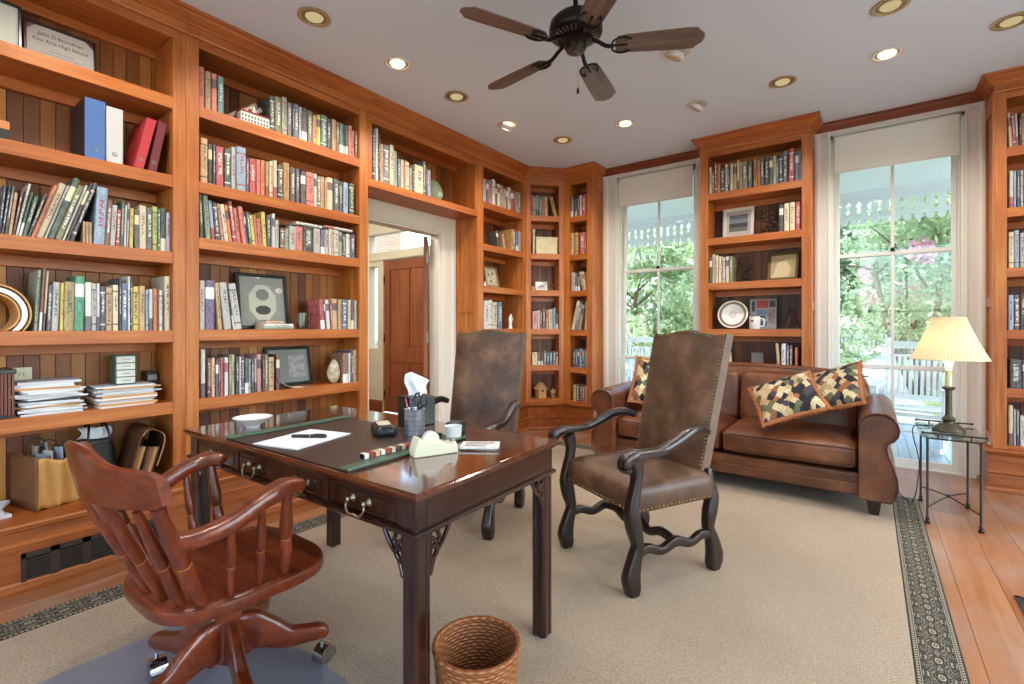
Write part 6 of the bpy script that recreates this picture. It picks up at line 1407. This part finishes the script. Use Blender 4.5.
# ------------------------------------------------------------------ ceiling fan
fan = thing('ceiling_fan', 'dark five-blade ceiling fan with a pull chain over the desk', 'ceiling fan', (-1.26, 2.28, 0))
BRZ = plain('oil_rubbed_bronze', '#17110f', .32, .5)
m = MB(); m.lathe([(.065, 3.079), (.07, 3.07), (.06, 3.03), (.03, 3.0), (.014, 2.99)], 32); m.build('canopy', BRZ, fan, smooth=True)
m = MB(); m.cyl((0, 0, 3.0), (0, 0, 2.86), .013, seg=14); m.build('downrod', BRZ, fan, smooth=True)
m = MB(); m.lathe([(.02, 2.875), (.05, 2.872), (.11, 2.855), (.138, 2.825), (.142, 2.80), (.142, 2.775), (.135, 2.765), (.11, 2.752), (.085, 2.745), (.07, 2.735), (.001, 2.735)], 40); m.build('motor_housing', BRZ, fan, smooth=True)
m = MB()
for k in range(30): a = 2 * PI * k / 30; m.tube([(.118 * math.cos(a), .118 * math.sin(a), 2.7565), (.092 * math.cos(a), .092 * math.sin(a), 2.7455)], .004, 6)
m.build('vent_rib', plain('fan_rib_silver', '#6d6765', .35, .7), fan, smooth=True)
m = MB(); m.lathe([(.075, 2.738), (.078, 2.733), (.062, 2.728), (.056, 2.722), (.056, 2.692), (.05, 2.683), (.001, 2.682)], 32); m.build('switch_housing', BRZ, fan, smooth=True)
m = MB(); m.lathe([(.05, 2.682), (.044, 2.677), (.015, 2.675), (.010, 2.668), (.001, 2.667)], 28); m.build('end_cap', plain('cap_grey', '#4a4546', .4, .5), fan, smooth=True)
BLD = wood('weathered_blade', '#54423a', '#6a564c', '#806c60', 'x', rough=.4)
for k in range(5):
    a = math.radians(28.4 + 72 * k); M = rotz(a); Rx = Matrix.Translation((0, 0, 2.70)) @ Matrix.Rotation(math.radians(-12), 4, 'X')
    out = [(.215, -.052), (.26, -.060), (.4, -.066), (.56, -.071), (.615, -.068), (.628, -.05), (.636, -.042), (.652, -.03), (.66, 0), (.652, .03), (.636, .042), (.628, .05), (.615, .068), (.56, .071), (.4, .066), (.26, .060), (.215, .052), (.205, 0)]
    m = MB(); m.prism(out, 0, .006, 'z', Rx); b = m.build('fan_blade', BLD, fan, bevel=.0015); b.rotation_euler = (0, 0, a)
    m = MB(); A = M
    m.tube([A @ Vector(p) for p in smoothpts([(.085, 0, 2.738), (.12, 0, 2.722), (.16, 0, 2.698), (.20, 0, 2.694)], 5)], [.011] * 16, 8)
    for s_ in (-1, 1): m.tube([A @ (Rx @ Vector((p[0], p[1], -.005))) for p in smoothpts([(.19, 0, 0), (.195, s_ * .03, 0), (.225, s_ * .05, 0), (.262, s_ * .050, 0), (.285, s_ * .035, 0)], 5)], .0055, 7)
    m.tube([A @ (Rx @ Vector((x, 0, -.005))) for x in (.19, .235, .27)], .0055, 7)
    m.build('blade_iron', BRZ, fan, smooth=True)
    m = MB()
    for x, y in ((.235, 0), (.262, .03), (.262, -.03)): m.ball(A @ (Rx @ Vector((x, y, -.003))), .006, 8)
    m.build('screw', plain('screw_steel', '#5a5552', .3, .9), fan, smooth=True)
m = MB(); cx_, cy_ = .045 * math.cos(-.8), .045 * math.sin(-.8)
for k in range(34): m.ball((cx_, cy_, 2.685 - k * .0065), .0022, 6)
m.build('pull_chain', BRASS, fan, smooth=True); m = MB(); m.lathe([(.001, 2.432), (.006, 2.436), (.0075, 2.449), (.004, 2.464), (.001, 2.466)], 12, (cx_, cy_, 0)); m.build('pull_knob', BLACKM, fan, smooth=True)
# ------------------------------------------------------------------ outdoors
GZ = -.35
def ground_mat(name, d, l, sc=2.0):
    t = NT(name); n = t.n('TexNoise', i_Scale=sc, i_Detail=6.0); t.set(n.inputs['Vector'], t.coord(rand=False)); c = t.ramp(n.outputs[0], [(.35, lin(d)), (.65, lin(l))]); t.bsdf(c, .95, 0, n.outputs[0], .3, .05); return t.m
m = MB(); m.box((-90, 8.2, GZ - .2), (70, 120, GZ)); struct(m.build('ground_lawn', ground_mat('lawn', '#4f5f33', '#717f4c', 1.2)))
m = MB(); m.box((-90, -30, GZ - .2), (-6.8, 8.2, GZ)); m.box((2.7, -30, GZ - .2), (70, 8.2, GZ)); m.box((-6.8, -30, GZ - .2), (2.7, YF - .3, GZ)); struct(m.build('ground_gravel', ground_mat('pale_gravel', '#a8a39a', '#c4bfb6', 6)))
m = MB(); m.box((-90, 38, GZ - .01), (70, 53, GZ + .015)); struct(m.build('street', ground_mat('street_asphalt', '#6c6b6a', '#817f7d', .6)))
m = MB(); m.box((-.55, 8.7, GZ - .01), (.9, 38, GZ + .012)); struct(m.build('path_walk', ground_mat('walk_concrete', '#77746e', '#8c8982', 3)))
DECKM = boards('deck_paint', ['#8f979d', '#98a0a6', '#a2aab0', '#8b9399'], .09, 'x', 'y', .45)
m = MB(); x = -6.6
while x < 4.2: m.box((x, YB + .17, -.12), (x + .086, 8.15, -.05)); x += .09
struct(m.build('porch_floor', DECKM))
PORCHW = plain('porch_white', '#dfe4e4', .5); PORCHC = plain('porch_ceiling_paint', '#eff1ee', .6)
m = MB(); m.box((-6.6, YB + .17, 3.02), (4.2, 8.35, 3.06)); m.box((-6.7, YB + .17, 3.10), (4.3, 8.6, 3.22)); struct(m.build('porch_ceiling', PORCHC))
m = MB(); m.box((-6.6, 7.93, 2.93), (4.2, 8.07, 3.02)); struct(m.build('beam_porch', PORCHW))
fz = thing('porch_frieze', 'white sawn-wood frieze with scalloped drops under the porch roof edge', 'frieze', (-1.2, 8.0, 2.64))
m = MB(); m.box((-6.6, 7.97, 2.655), (4.2, 8.03, 2.695)); m.box((-6.6, 7.965, 2.90), (4.2, 8.035, 2.93)); m.build('rail', PORCHW, fz, world=True)
m = MB(); pr = [(.018, 0), (.052, .0), (.052, .02), (.03, .045), (.045, .085), (.045, .12), (.03, .16), (.052, .185), (.052, .205), (.018, .205)]
x = -6.55
half = [(.05, 0), (.05, .025), (.028, .05), (.042, .085), (.042, .12), (.028, .155), (.05, .18), (.05, .205)]
while x < 4.1:
    m.prism([(x - a, 2.695 + z) for a, z in half] + [(x + a, 2.695 + z) for a, z in reversed(half)], 7.99, 8.012, 'y'); x += .112
m.build('lattice', PORCHW, fz, world=True)
m = MB(); x = -6.55
while x < 4.1:
    m.prism([(x - .04, 2.655), (x - .04, 2.615), (x - .026, 2.59), (x, 2.575), (x + .026, 2.59), (x + .04, 2.615), (x + .04, 2.655)], 7.99, 8.012, 'y'); x += .112
m.build('edging', PORCHW, fz, world=True)
for k, x in enumerate((-6.45, -3.55, 2.75)):
    p = thing('porch_post', ['white porch post at the hall end of the porch', 'white porch post out of line with the first window', 'white porch post beyond the lamp window'][k], 'post', (x, 8.14, -.05)); m = MB(); m.box((-.07, -.07, 0), (.07, .07, .75)); m.lathe([(.06, .75), (.065, .8), (.05, .84), (.062, 1.2), (.05, 2.3), (.065, 2.36), (.06, 2.4)], 20); m.build('shaft', PORCHW, p); m = MB(); m.box((-.07, -.07, 2.4), (.07, .07, 2.98)); m.build('capital', PORCHW, p)
rl = thing('porch_railing', 'white porch railing with round cut-outs outside the first window', 'railing', (-3.7, 8.0, -.05))
RA, RB2 = -6.4, -1.1
m = MB(); m.box((RA, 7.96, .66), (RB2, 8.04, .70)); m.build('top_rail', PORCHW, rl, world=True); m = MB(); m.box((RA, 7.97, .06), (RB2, 8.03, .10)); m.build('bottom_rail', PORCHW, rl, world=True)
m = MB(); x = RA + .12
while x < RB2 - .05:
    m.tube([(x + .07 * math.cos(a), 8.0, .52 + .07 * math.sin(a)) for a in [2*PI*k/14 for k in range(14)]], .022, 6, closed=True)
    m.prism([(x - .05, .10), (x + .05, .10), (x + .05, .2), (x + .022, .28), (x + .05, .36), (x + .05, .45), (x - .05, .45), (x - .05, .36), (x - .022, .28), (x - .05, .2)], 7.99, 8.012, 'y')
    m.box((x - .06, 7.985, .60), (x + .06, 8.015, .66)); x += .168
m.build('lattice', PORCHW, rl, world=True)
# rocking chairs
ROCKW = plain('rocker_white', '#e0e2e4', .45)
def rocker(loc, rz, label):
    r = thing('rocking_chair', label, 'chair', loc, rz, 'rocking chairs on the porch')
    for s in (-1, 1):
        m = MB(); m.tube(smoothpts([(s * .25, -.52, .085), (s * .25, -.25, .028), (s * .25, .05, .02), (s * .25, .4, .06), (s * .25, .58, .13)], 6), [(.022, .016)] * 25, 8, up=(0, 0, 1), square=.4); m.build('rocker', ROCKW, r, smooth=True)
        m = MB(); m.tube([(s * .26, -.27, .04), (s * .27, -.28, .62)], .02, 8); m.build('front_leg', ROCKW, r, smooth=True)
        m = MB(); m.tube([(s * .25, .17, .035), (s * .25, .2, .4), (s * .255, .36, 1.14)], .021, 8); m.build('back_post', ROCKW, r, smooth=True)
        m = MB(); m.box((s * .29 - .045, -.36, .625), (s * .29 + .045, .27, .648)); m.build('arm', ROCKW, r, bevel=.006)
    m = MB(); tb = lambda x, z: Vector((x, .2 + (z - .4) * .216, z))
    for z0, z1 in ((1.02, 1.10), (.93, .955), (.47, .52)):
        m.ring_skin([[tb(x, z) + Vector((0, d, 0)) for z, d in ((z0, -.012), (z1, -.012), (z1, .012), (z0, .012))] for x in (-.25, .25)])
    m.build('back_rail', ROCKW, r)
    m = MB()
    for k in range(9):
        x = -.2 + k * .05; m.ring_skin([[tb(x + a, z) + Vector((0, d, 0)) for a, d in ((-.014, -.006), (.014, -.006), (.014, .006), (-.014, .006))] for z in (.49, .94)])
    m.build('back_slat', ROCKW, r)
    m = MB()
    for k in range(9): m.box((-.26, -.3 + k * .055, .385 + .004 * abs(k - 5)), (.26, -.255 + k * .055, .405 + .004 * abs(k - 5)))
    m.build('seat_slat', ROCKW, r)
    m = MB(); m.tube([(-.26, -.27, .2), (.26, -.27, .2)], .014, 8); m.tube([(-.25, .18, .2), (.25, .18, .2)], .014, 8); m.box((-.26, -.3, .35), (.26, -.28, .385)); m.build('stretcher', ROCKW, r)
    return r
rk = rocker((.37, 6.62, -.05), math.radians(-10), 'white slatted rocking chair on the porch outside the lamp window')
copy_thing(rk, (-2.62, 7.05, -.05), math.radians(35), 'white rocking chair on the porch, half hidden behind the armchair back')
# brick pier and brick wing
def brick_mat():
    t = NT('old_brick'); b = t.n('TexBrick', i_Scale=4.5); b.inputs['Color1'].default_value = lin('#9a5a46'); b.inputs['Color2'].default_value = lin('#b06f57'); b.inputs['Mortar'].default_value = lin('#b5aa9c'); b.inputs['Mortar Size'].default_value = .02
    t.set(b.inputs['Vector'], t.coord(rand=False, rot=(PI / 2, 0, 0))); t.bsdf(b.outputs[0], .9); return t.m
BRK = brick_mat()
pr_ = thing('brick_pier', 'square brick gate pier with a pale cap out on the lawn', 'pier', (-7.15, 19.0, GZ)); m = MB(); m.box((-.42, -.42, 0), (.42, .42, 1.35)); m.build('shaft', BRK, pr_); m = MB(); m.ring_skin([[Vector((a * w, b * w, z)) for a, b in ((-1,-1),(1,-1),(1,1),(-1,1))] for w, z in ((.5, 1.35), (.52, 1.42), (.48, 1.5), (.1, 1.62))]); m.build('cap', plain('stone_cap', '#c9c4ba', .8), pr_)
hw_ = thing('brick_wing', 'brick wall of the house seen through the hall sidelight', 'building', (-9.0, 7.5, GZ)); m = MB(); m.box((-3.2, -.2, 0), (.05, .2, 6)); m.build('wall', BRK, hw_); m = MB(); m.box((-.75, -.24, 1.2), (-.3, -.18, 3.2)); m.build('window', plain('wing_window', '#cfd3d0', .3), hw_)
# fence and hedge across the street
fe = thing('picket_fence', 'grey picket fence far off across the street', 'fence', (0, 55, GZ)); m = MB()
x = -30
while x < 16: m.box((x, -.02, .05), (x + .12, .02, 1.05)); x += .3
m.build('lattice', plain('fence_grey', '#8f9494', .8), fe); m = MB(); m.box((-30, .02, .25), (16, .06, .35)); m.box((-30, .02, .8), (16, .06, .9)); m.build('rail', plain('fence_grey_rail', '#8a8f90', .8), fe)
def leaf_mat(name, cols, tr=.4):
    t = NT(name); n = t.n('TexNoise', i_Scale=1.7, i_Detail=4.0); t.set(n.inputs['Vector'], t.coord(rand=False)); w = t.n('TexWhiteNoise', noise_dimensions='3D'); g = t.n('NewGeometry'); sn = t.n('VectorMath', operation='SNAP'); t.set(sn.inputs[0], t.coord(rand=False)); sn.inputs[1].default_value = (.35, .35, .35); t.set(w.inputs['Vector'], sn.outputs[0])
    f = t.math('ADD', t.math('MULTIPLY', n.outputs[0], .7), t.math('MULTIPLY', w.outputs[0], .3)); c = t.ramp(f, [(.25 + .5 * i / (len(cols) - 1), lin(h)) for i, h in enumerate(cols)])
    d = t.n('BsdfDiffuse'); t.set(d.inputs[0], c); q = t.n('BsdfTranslucent'); t.set(q.inputs[0], c); gl = t.n('BsdfGlossy'); gl.inputs['Roughness'].default_value = .4
    mx = t.n('MixShader'); mx.inputs[0].default_value = tr; t.t.links.new(d.outputs[0], mx.inputs[1]); t.t.links.new(q.outputs[0], mx.inputs[2]); m2 = t.n('MixShader'); m2.inputs[0].default_value = .06; t.t.links.new(mx.outputs[0], m2.inputs[1]); t.t.links.new(gl.outputs[0], m2.inputs[2]); t.t.links.new(m2.outputs[0], t.out.inputs[0]); return t.m
LEAF_L = leaf_mat('leaf_light', ['#7b9060', '#a2b482', '#c6d2aa', '#e2e8d0'], .5); LEAF_D = leaf_mat('leaf_dark', ['#43583e', '#647c5a', '#8ca07c', '#b6c4a0'], .4); LEAF_M = leaf_mat('leaf_myrtle', ['#6a8056', '#94a878', '#bccaa0', '#dce2c6'], .5); BLOOM = leaf_mat('bloom_pink', ['#cf7f9c', '#e2a0b4', '#efc2cc', '#f6dcde'], .4)
BARK = plain('bark', '#6a5a4a', .9, noise=.3, nscale=8)
def cloud(blobs, n, size, seed):
    rnd = random.Random(seed); m = MB(); tot = sum(b[3] ** 2 for b in blobs)
    for bx, by, bz, br, sq in blobs:
        for _ in range(int(n * br * br / tot)):
            d = Vector((rnd.gauss(0, 1), rnd.gauss(0, 1), rnd.gauss(0, 1))).normalized() * br * (rnd.uniform(.25, 1) ** .45); p = Vector((bx + d.x, by + d.y, bz + d.z * sq))
            nrm = Vector((rnd.gauss(0, 1), rnd.gauss(0, 1), rnd.gauss(.5, 1))).normalized(); u = nrm.orthogonal().normalized(); u = Matrix.Rotation(rnd.uniform(0, 6.28), 3, nrm) @ u; v = nrm.cross(u); s_ = size * rnd.uniform(.6, 1.3)
            V = [m.bm.verts.new(p + u * s_ * a + v * s_ * b) for a, b in ((-1, 0), (0, -.5), (1, 0), (0, .5))]; m.bm.faces.new(V)
    return m
def tree(name, label, x, y, h, r, leaf, seed, n=5000, bloom=None, size=.12, low=.35):
    rnd = random.Random(seed); t_ = thing(name, label, 'tree', (x, y, GZ), 0, 'trees beyond the porch'); t_.rotation_euler = (0, 0, 0)
    m = MB(); tops = []
    ns = 4 if bloom else 1
    for k in range(ns):
        a = 2 * PI * k / ns + seed; b0 = Vector((.12 * math.cos(a) * (ns > 1), .12 * math.sin(a) * (ns > 1), 0)); e = Vector((r * .35 * math.cos(a) * (ns > 1), r * .35 * math.sin(a) * (ns > 1), h * .62)); p = smoothpts([b0, b0.lerp(e, .5) + Vector((rnd.uniform(-.1, .1), rnd.uniform(-.1, .1), 0)), e], 6); m.tube(p, lerp_list([.05 * h / 2 / (1.3 if ns > 1 else .7), .02 * h / 2], len(p)), 8); tops.append(e)
    for k in range(9):
        b = tops[k % ns].lerp(Vector((0, 0, h * .3)), rnd.uniform(0, .5)); a = rnd.uniform(0, 6.28); e = b + Vector((math.cos(a) * r * .7, math.sin(a) * r * .7, rnd.uniform(.1, .3) * h)); p = smoothpts([b, b.lerp(e, .5) + Vector((0, 0, .15)), e], 5); m.tube(p, lerp_list([.022 * h / 3, .006 * h / 3], len(p)), 6)
    m.build('trunk', BARK, t_, smooth=True)
    bl = []
    for k in range(14):
        a = rnd.uniform(0, 6.28); q = rnd.uniform(.15, .8) * r; bl.append((q * math.cos(a), q * math.sin(a), h * rnd.uniform(low, .9), r * rnd.uniform(.28, .48), .8))
    cloud(bl, n, size, seed + 1).build('foliage', leaf, t_)
    if bloom:
        b2 = []
        for k in range(16):
            q = bl[rnd.randrange(len(bl))]; a = rnd.uniform(0, 6.28); b2.append((q[0] + q[3] * .8 * math.cos(a), q[1] + q[3] * .8 * math.sin(a), q[2] + q[3] * rnd.uniform(-.2, .7), .26, 1.0))
        cloud(b2, int(n * .34), .06, seed + 2).build('blossom', bloom, t_)
    return t_
tree('leafy_tree', 'light green tree filling the first window', -5.6, 13.8, 4.2, 2.3, LEAF_L, 3, 9000, low=.2, size=.11)
tree('leafy_tree', 'bright green tree farther off behind the light green one', -11.2, 24, 5.2, 3.4, LEAF_L, 8, 7000, size=.17, low=.15)
tree('crape_myrtle', 'crape myrtle with pale pink blossom outside the lamp window', .95, 14.0, 4.8, 2.6, LEAF_M, 5, 10000, bloom=BLOOM, size=.085, low=.3)
tree('crape_myrtle', 'second crape myrtle with deeper pink blossom, right of the first', 3.6, 17.5, 5.4, 2.2, LEAF_D, 12, 6500, bloom=BLOOM, size=.1, low=.33)
tree('leafy_tree', 'dark green tree behind the pink crape myrtles', 1.4, 30, 8.6, 4.6, LEAF_D, 21, 7000, size=.24, low=.3)
tree('leafy_tree', 'dark green tree well beyond the porch, seen between the two windows', -10, 36, 7.5, 3.6, LEAF_D, 17, 6000, size=.22, low=.3)
tree('leafy_tree', 'tall tree at the far side of the street', -18, 70, 11, 6.5, LEAF_D, 25, 5000, size=.5, low=.2)
tree('leafy_tree', 'broad tree across the street in line with the lamp window', 2, 71, 11, 7.5, LEAF_D, 29, 5000, size=.55, low=.2)
m = cloud([(-30 + 1.6 * k, 57.5 + (k % 2) * .4, GZ + .8, 1.3, .75) for k in range(30)], 9000, .22, 4); o = m.build('boundary_hedge', LEAF_D); tag(o, 'long dark hedge behind the fence across the street', 'hedge')
for k, (x, y, r_) in enumerate(((-4.9, 9.6, .55), (-3.3, 9.4, .5), (-1.8, 9.7, .5), (1.6, 9.5, .55))):
    t_ = thing('porch_shrub', ['round shrub below the railing, farthest along the porch', 'round shrub below the middle of the railing', 'round shrub at the end of the railing', 'round shrub beyond the rocking chair'][k], 'shrub', (x, y, GZ), 0, 'shrubs before the porch'); m = MB(); m.tube([(0, 0, 0), (.02, 0, .3)], .02, 6); m.build('stem', BARK, t_); cloud([(0, 0, .45, r_, .8), (.2, .1, .35, r_ * .7, .8)], 1600, .05, 50 + k).build('foliage', LEAF_L, t_)
# ------------------------------------------------------------------ ceiling lights
def can_light(i, x, y, lit, label, kind='plain'):
    r = thing('recessed_light', label, 'ceiling light', (x, y, ZC), 0, 'recessed lights in the ceiling')
    R = .075
    m = MB(); m.lathe([(R, 0), (R + .018, -.001), (R + .02, -.006), (R + .012, -.009), (R, -.006), (R - .002, -.001), (R, 0)], 28, cap=False)
    m.build('trim_ring', WHITEP if kind != 'brass' else plain('gold_trim', '#b9a070', .4, .3), r, smooth=True)
    m = MB(); m.lathe([(R, -.002), (R - .004, -.001), (R - .02, -.0008), (.001, -.0008)], 28, cap=False)
    m.build('baffle', plain('can_baffle', '#8a7a5c', .4, .2) if kind != 'eye' else WHITEP, r, smooth=True)
    bulb = MB()
    if kind == 'eye':
        M = Matrix.Translation((0, 0, -.012)) @ Matrix.Rotation(math.radians(28), 4, 'Y')
        e = MB(); e.lathe([(.05, .004), (.058, -.01), (.056, -.03), (.044, -.036), (.042, -.026)], 24, M=M, cap=False); e.build('eyeball', WHITEP, r, smooth=True)
        bulb.lathe([(.042, -.028), (.025, -.033), (.001, -.034)], 20, M=M, cap=False)
    else: bulb.lathe([(.052, -.004), (.045, -.012), (.025, -.018), (.001, -.019)], 20, cap=False)
    bulb.build('bulb', (emis('bulb_lit', '#ffe9c4', 9.0) if kind != 'brass' else emis('bulb_recessed', '#e6cf9c', .75)) if lit else plain('bulb_off', '#c9b994', .3), r, smooth=True)
    L = bpy.data.lights.new('ceiling_lamp', 'SPOT'); L.energy = CAN_W if lit else CAN_W * .0; L.spot_size = math.radians(150); L.spot_blend = .6; L.shadow_soft_size = .05; L.color = (1, .91, .80)
    if lit:
        lo = bpy.data.objects.new('ceiling_lamp', L); C.objects.link(lo); lo.location = (x, y, ZC - .05); 
CAN_W = 33
cans = [(-2.69, 1.64, 1, 'brass', 'recessed light with a gold ring nearest the left-wall case'), (-2.69, 2.28, 1, 'plain', 'brightest recessed light, in the row along the left-wall cases'),
        (-2.69, 2.89, 1, 'brass', 'recessed light above the desk side of the doorway'), (-2.69, 3.57, 1, 'eye', 'tilted eyeball light near the doorway shelf'),
        (-2.46, 4.19, 1, 'brass', 'small dim recessed light in front of the angled corner case'), (-1.80, 4.19, 1, 'plain', 'bright recessed light in front of the window by the narrow case'),
        (-1.16, 4.19, 0, 'eye', 'white eyeball light in front of the case between the windows'), (-.53, 4.19, 1, 'brass', 'dim recessed light between the centre case and the lamp window'),
        (.10, 4.19, 1, 'plain', 'bright recessed light above the lamp side of the sofa'), (.10, 3.57, 1, 'brass', 'recessed light at the top edge of the photo beyond the fan'),
        (.70, 4.19, 1, 'brass', 'recessed light nearest the case beside the lamp'), (-1.05, 3.31, 0, 'eye', 'white eyeball light half hidden by a fan blade')]
for i, (x, y, l, k, lb) in enumerate(cans): can_light(i, x, y, l, lb, k)
# unseen ceiling lamps added outside the frame, to brighten and warm the near rug
for x, y in ((-2.69, .6), (-1.80, .35), (-1.16, .35), (.1, 1.9)):
    L = bpy.data.lights.new('ceiling_lamp', 'SPOT'); L.energy = CAN_W; L.spot_size = math.radians(150); L.spot_blend = .6; L.shadow_soft_size = .05; L.color = (1, .91, .80)
    lo = bpy.data.objects.new('ceiling_lamp', L); C.objects.link(lo); lo.location = (x, y, ZC - .05)
    m = MB(); m.lathe([(.075, 0), (.093, -.001), (.095, -.006), (.087, -.009), (.075, -.006), (.073, -.001), (.001, -.0008)], 28, (x, y, ZC), cap=False); o = struct(m.build('unseen_light_trim', WHITEP, smooth=True))
    m = MB(); m.lathe([(.052, -.004), (.045, -.012), (.025, -.018), (.001, -.019)], 20, (x, y, ZC), cap=False); m.build('bulb', bpy.data.materials['bulb_lit'], o, smooth=True)
L = bpy.data.lights.new('hall_fill_light', 'POINT'); L.energy = 90; L.shadow_soft_size = .15; L.color = (1, .91, .80); lo = bpy.data.objects.new('hall_fill_light', L); C.objects.link(lo); lo.location = (-4.9, 2.6, 2.7)  # unseen point light added to brighten the hall, no fixture built

# ------------------------------------------------------------------ daylight
W = bpy.data.worlds.new('world'); SC.world = W; W.use_nodes = True
nt = W.node_tree; nt.nodes.clear(); wo = nt.nodes.new('ShaderNodeOutputWorld'); bg = nt.nodes.new('ShaderNodeBackground')
sk = nt.nodes.new('ShaderNodeTexSky'); sk.sky_type = 'NISHITA'; sk.sun_disc = False; sk.sun_elevation = math.radians(50); sk.sun_rotation = math.radians(90); sk.air_density = 1.0; sk.dust_density = 1.2; sk.ozone_density = 1.0
nt.links.new(sk.outputs[0], bg.inputs[0]); bg.inputs[1].default_value = SKY_S = 1.7
nt.links.new(bg.outputs[0], wo.inputs[0])
S = bpy.data.lights.new('sun', 'SUN'); S.energy = 8.5; S.angle = .02; S.color = (1, .95, .86); so = bpy.data.objects.new('sun', S); C.objects.link(so)
so.rotation_euler = Vector((.70, .42, -1)).to_track_quat('-Z', 'Y').to_euler()
def portal(loc, rot, sx, sy):
    L = bpy.data.lights.new('window_portal', 'AREA'); L.shape = 'RECTANGLE'; L.size = sx; L.size_y = sy; L.cycles.is_portal = True
    o = bpy.data.objects.new('window_portal', L); C.objects.link(o); o.location = loc; o.rotation_euler = rot
for cx in WX: portal((cx, YB + .2, 1.48), (-PI / 2, 0, 0), .9, 2.9)
for a, b in RW: portal((XR + .2, (a + b) / 2, 1.55), (0, PI / 2, 0), 2.4, b - a)
for a, b in FW: portal(((a + b) / 2, YF - .2, 1.55), (PI / 2, 0, 0), b - a, 2.4)

# ------------------------------------------------------------------ camera
cam = bpy.data.cameras.new('camera'); co = bpy.data.objects.new('camera', cam); C.objects.link(co)
F = 484.0; TH = math.atan2(357, 484)
cam.sensor_width = 36; cam.lens = 36 * F / 1024; cam.shift_y = -15 / 1024; cam.clip_start = .02; cam.clip_end = 500
co.location = (0, 0, 1.21); co.rotation_euler = (PI / 2, 0, TH)
SC.camera = co
SC.view_settings.view_transform = 'Standard'; SC.view_settings.look = 'None'; SC.view_settings.gamma = 1; SC.view_settings.use_curve_mapping = False
SC.view_settings.exposure = -0.04
cy = SC.cycles
cy.max_bounces = 10; cy.diffuse_bounces = 5; cy.glossy_bounces = 4; cy.transmission_bounces = 8; cy.transparent_max_bounces = 16
cy.caustics_reflective = False; cy.caustics_refractive = False; cy.sample_clamp_indirect = 6.0; cy.use_denoising = True
try: cy.denoiser = 'OPENIMAGEDENOISE'
except Exception: pass
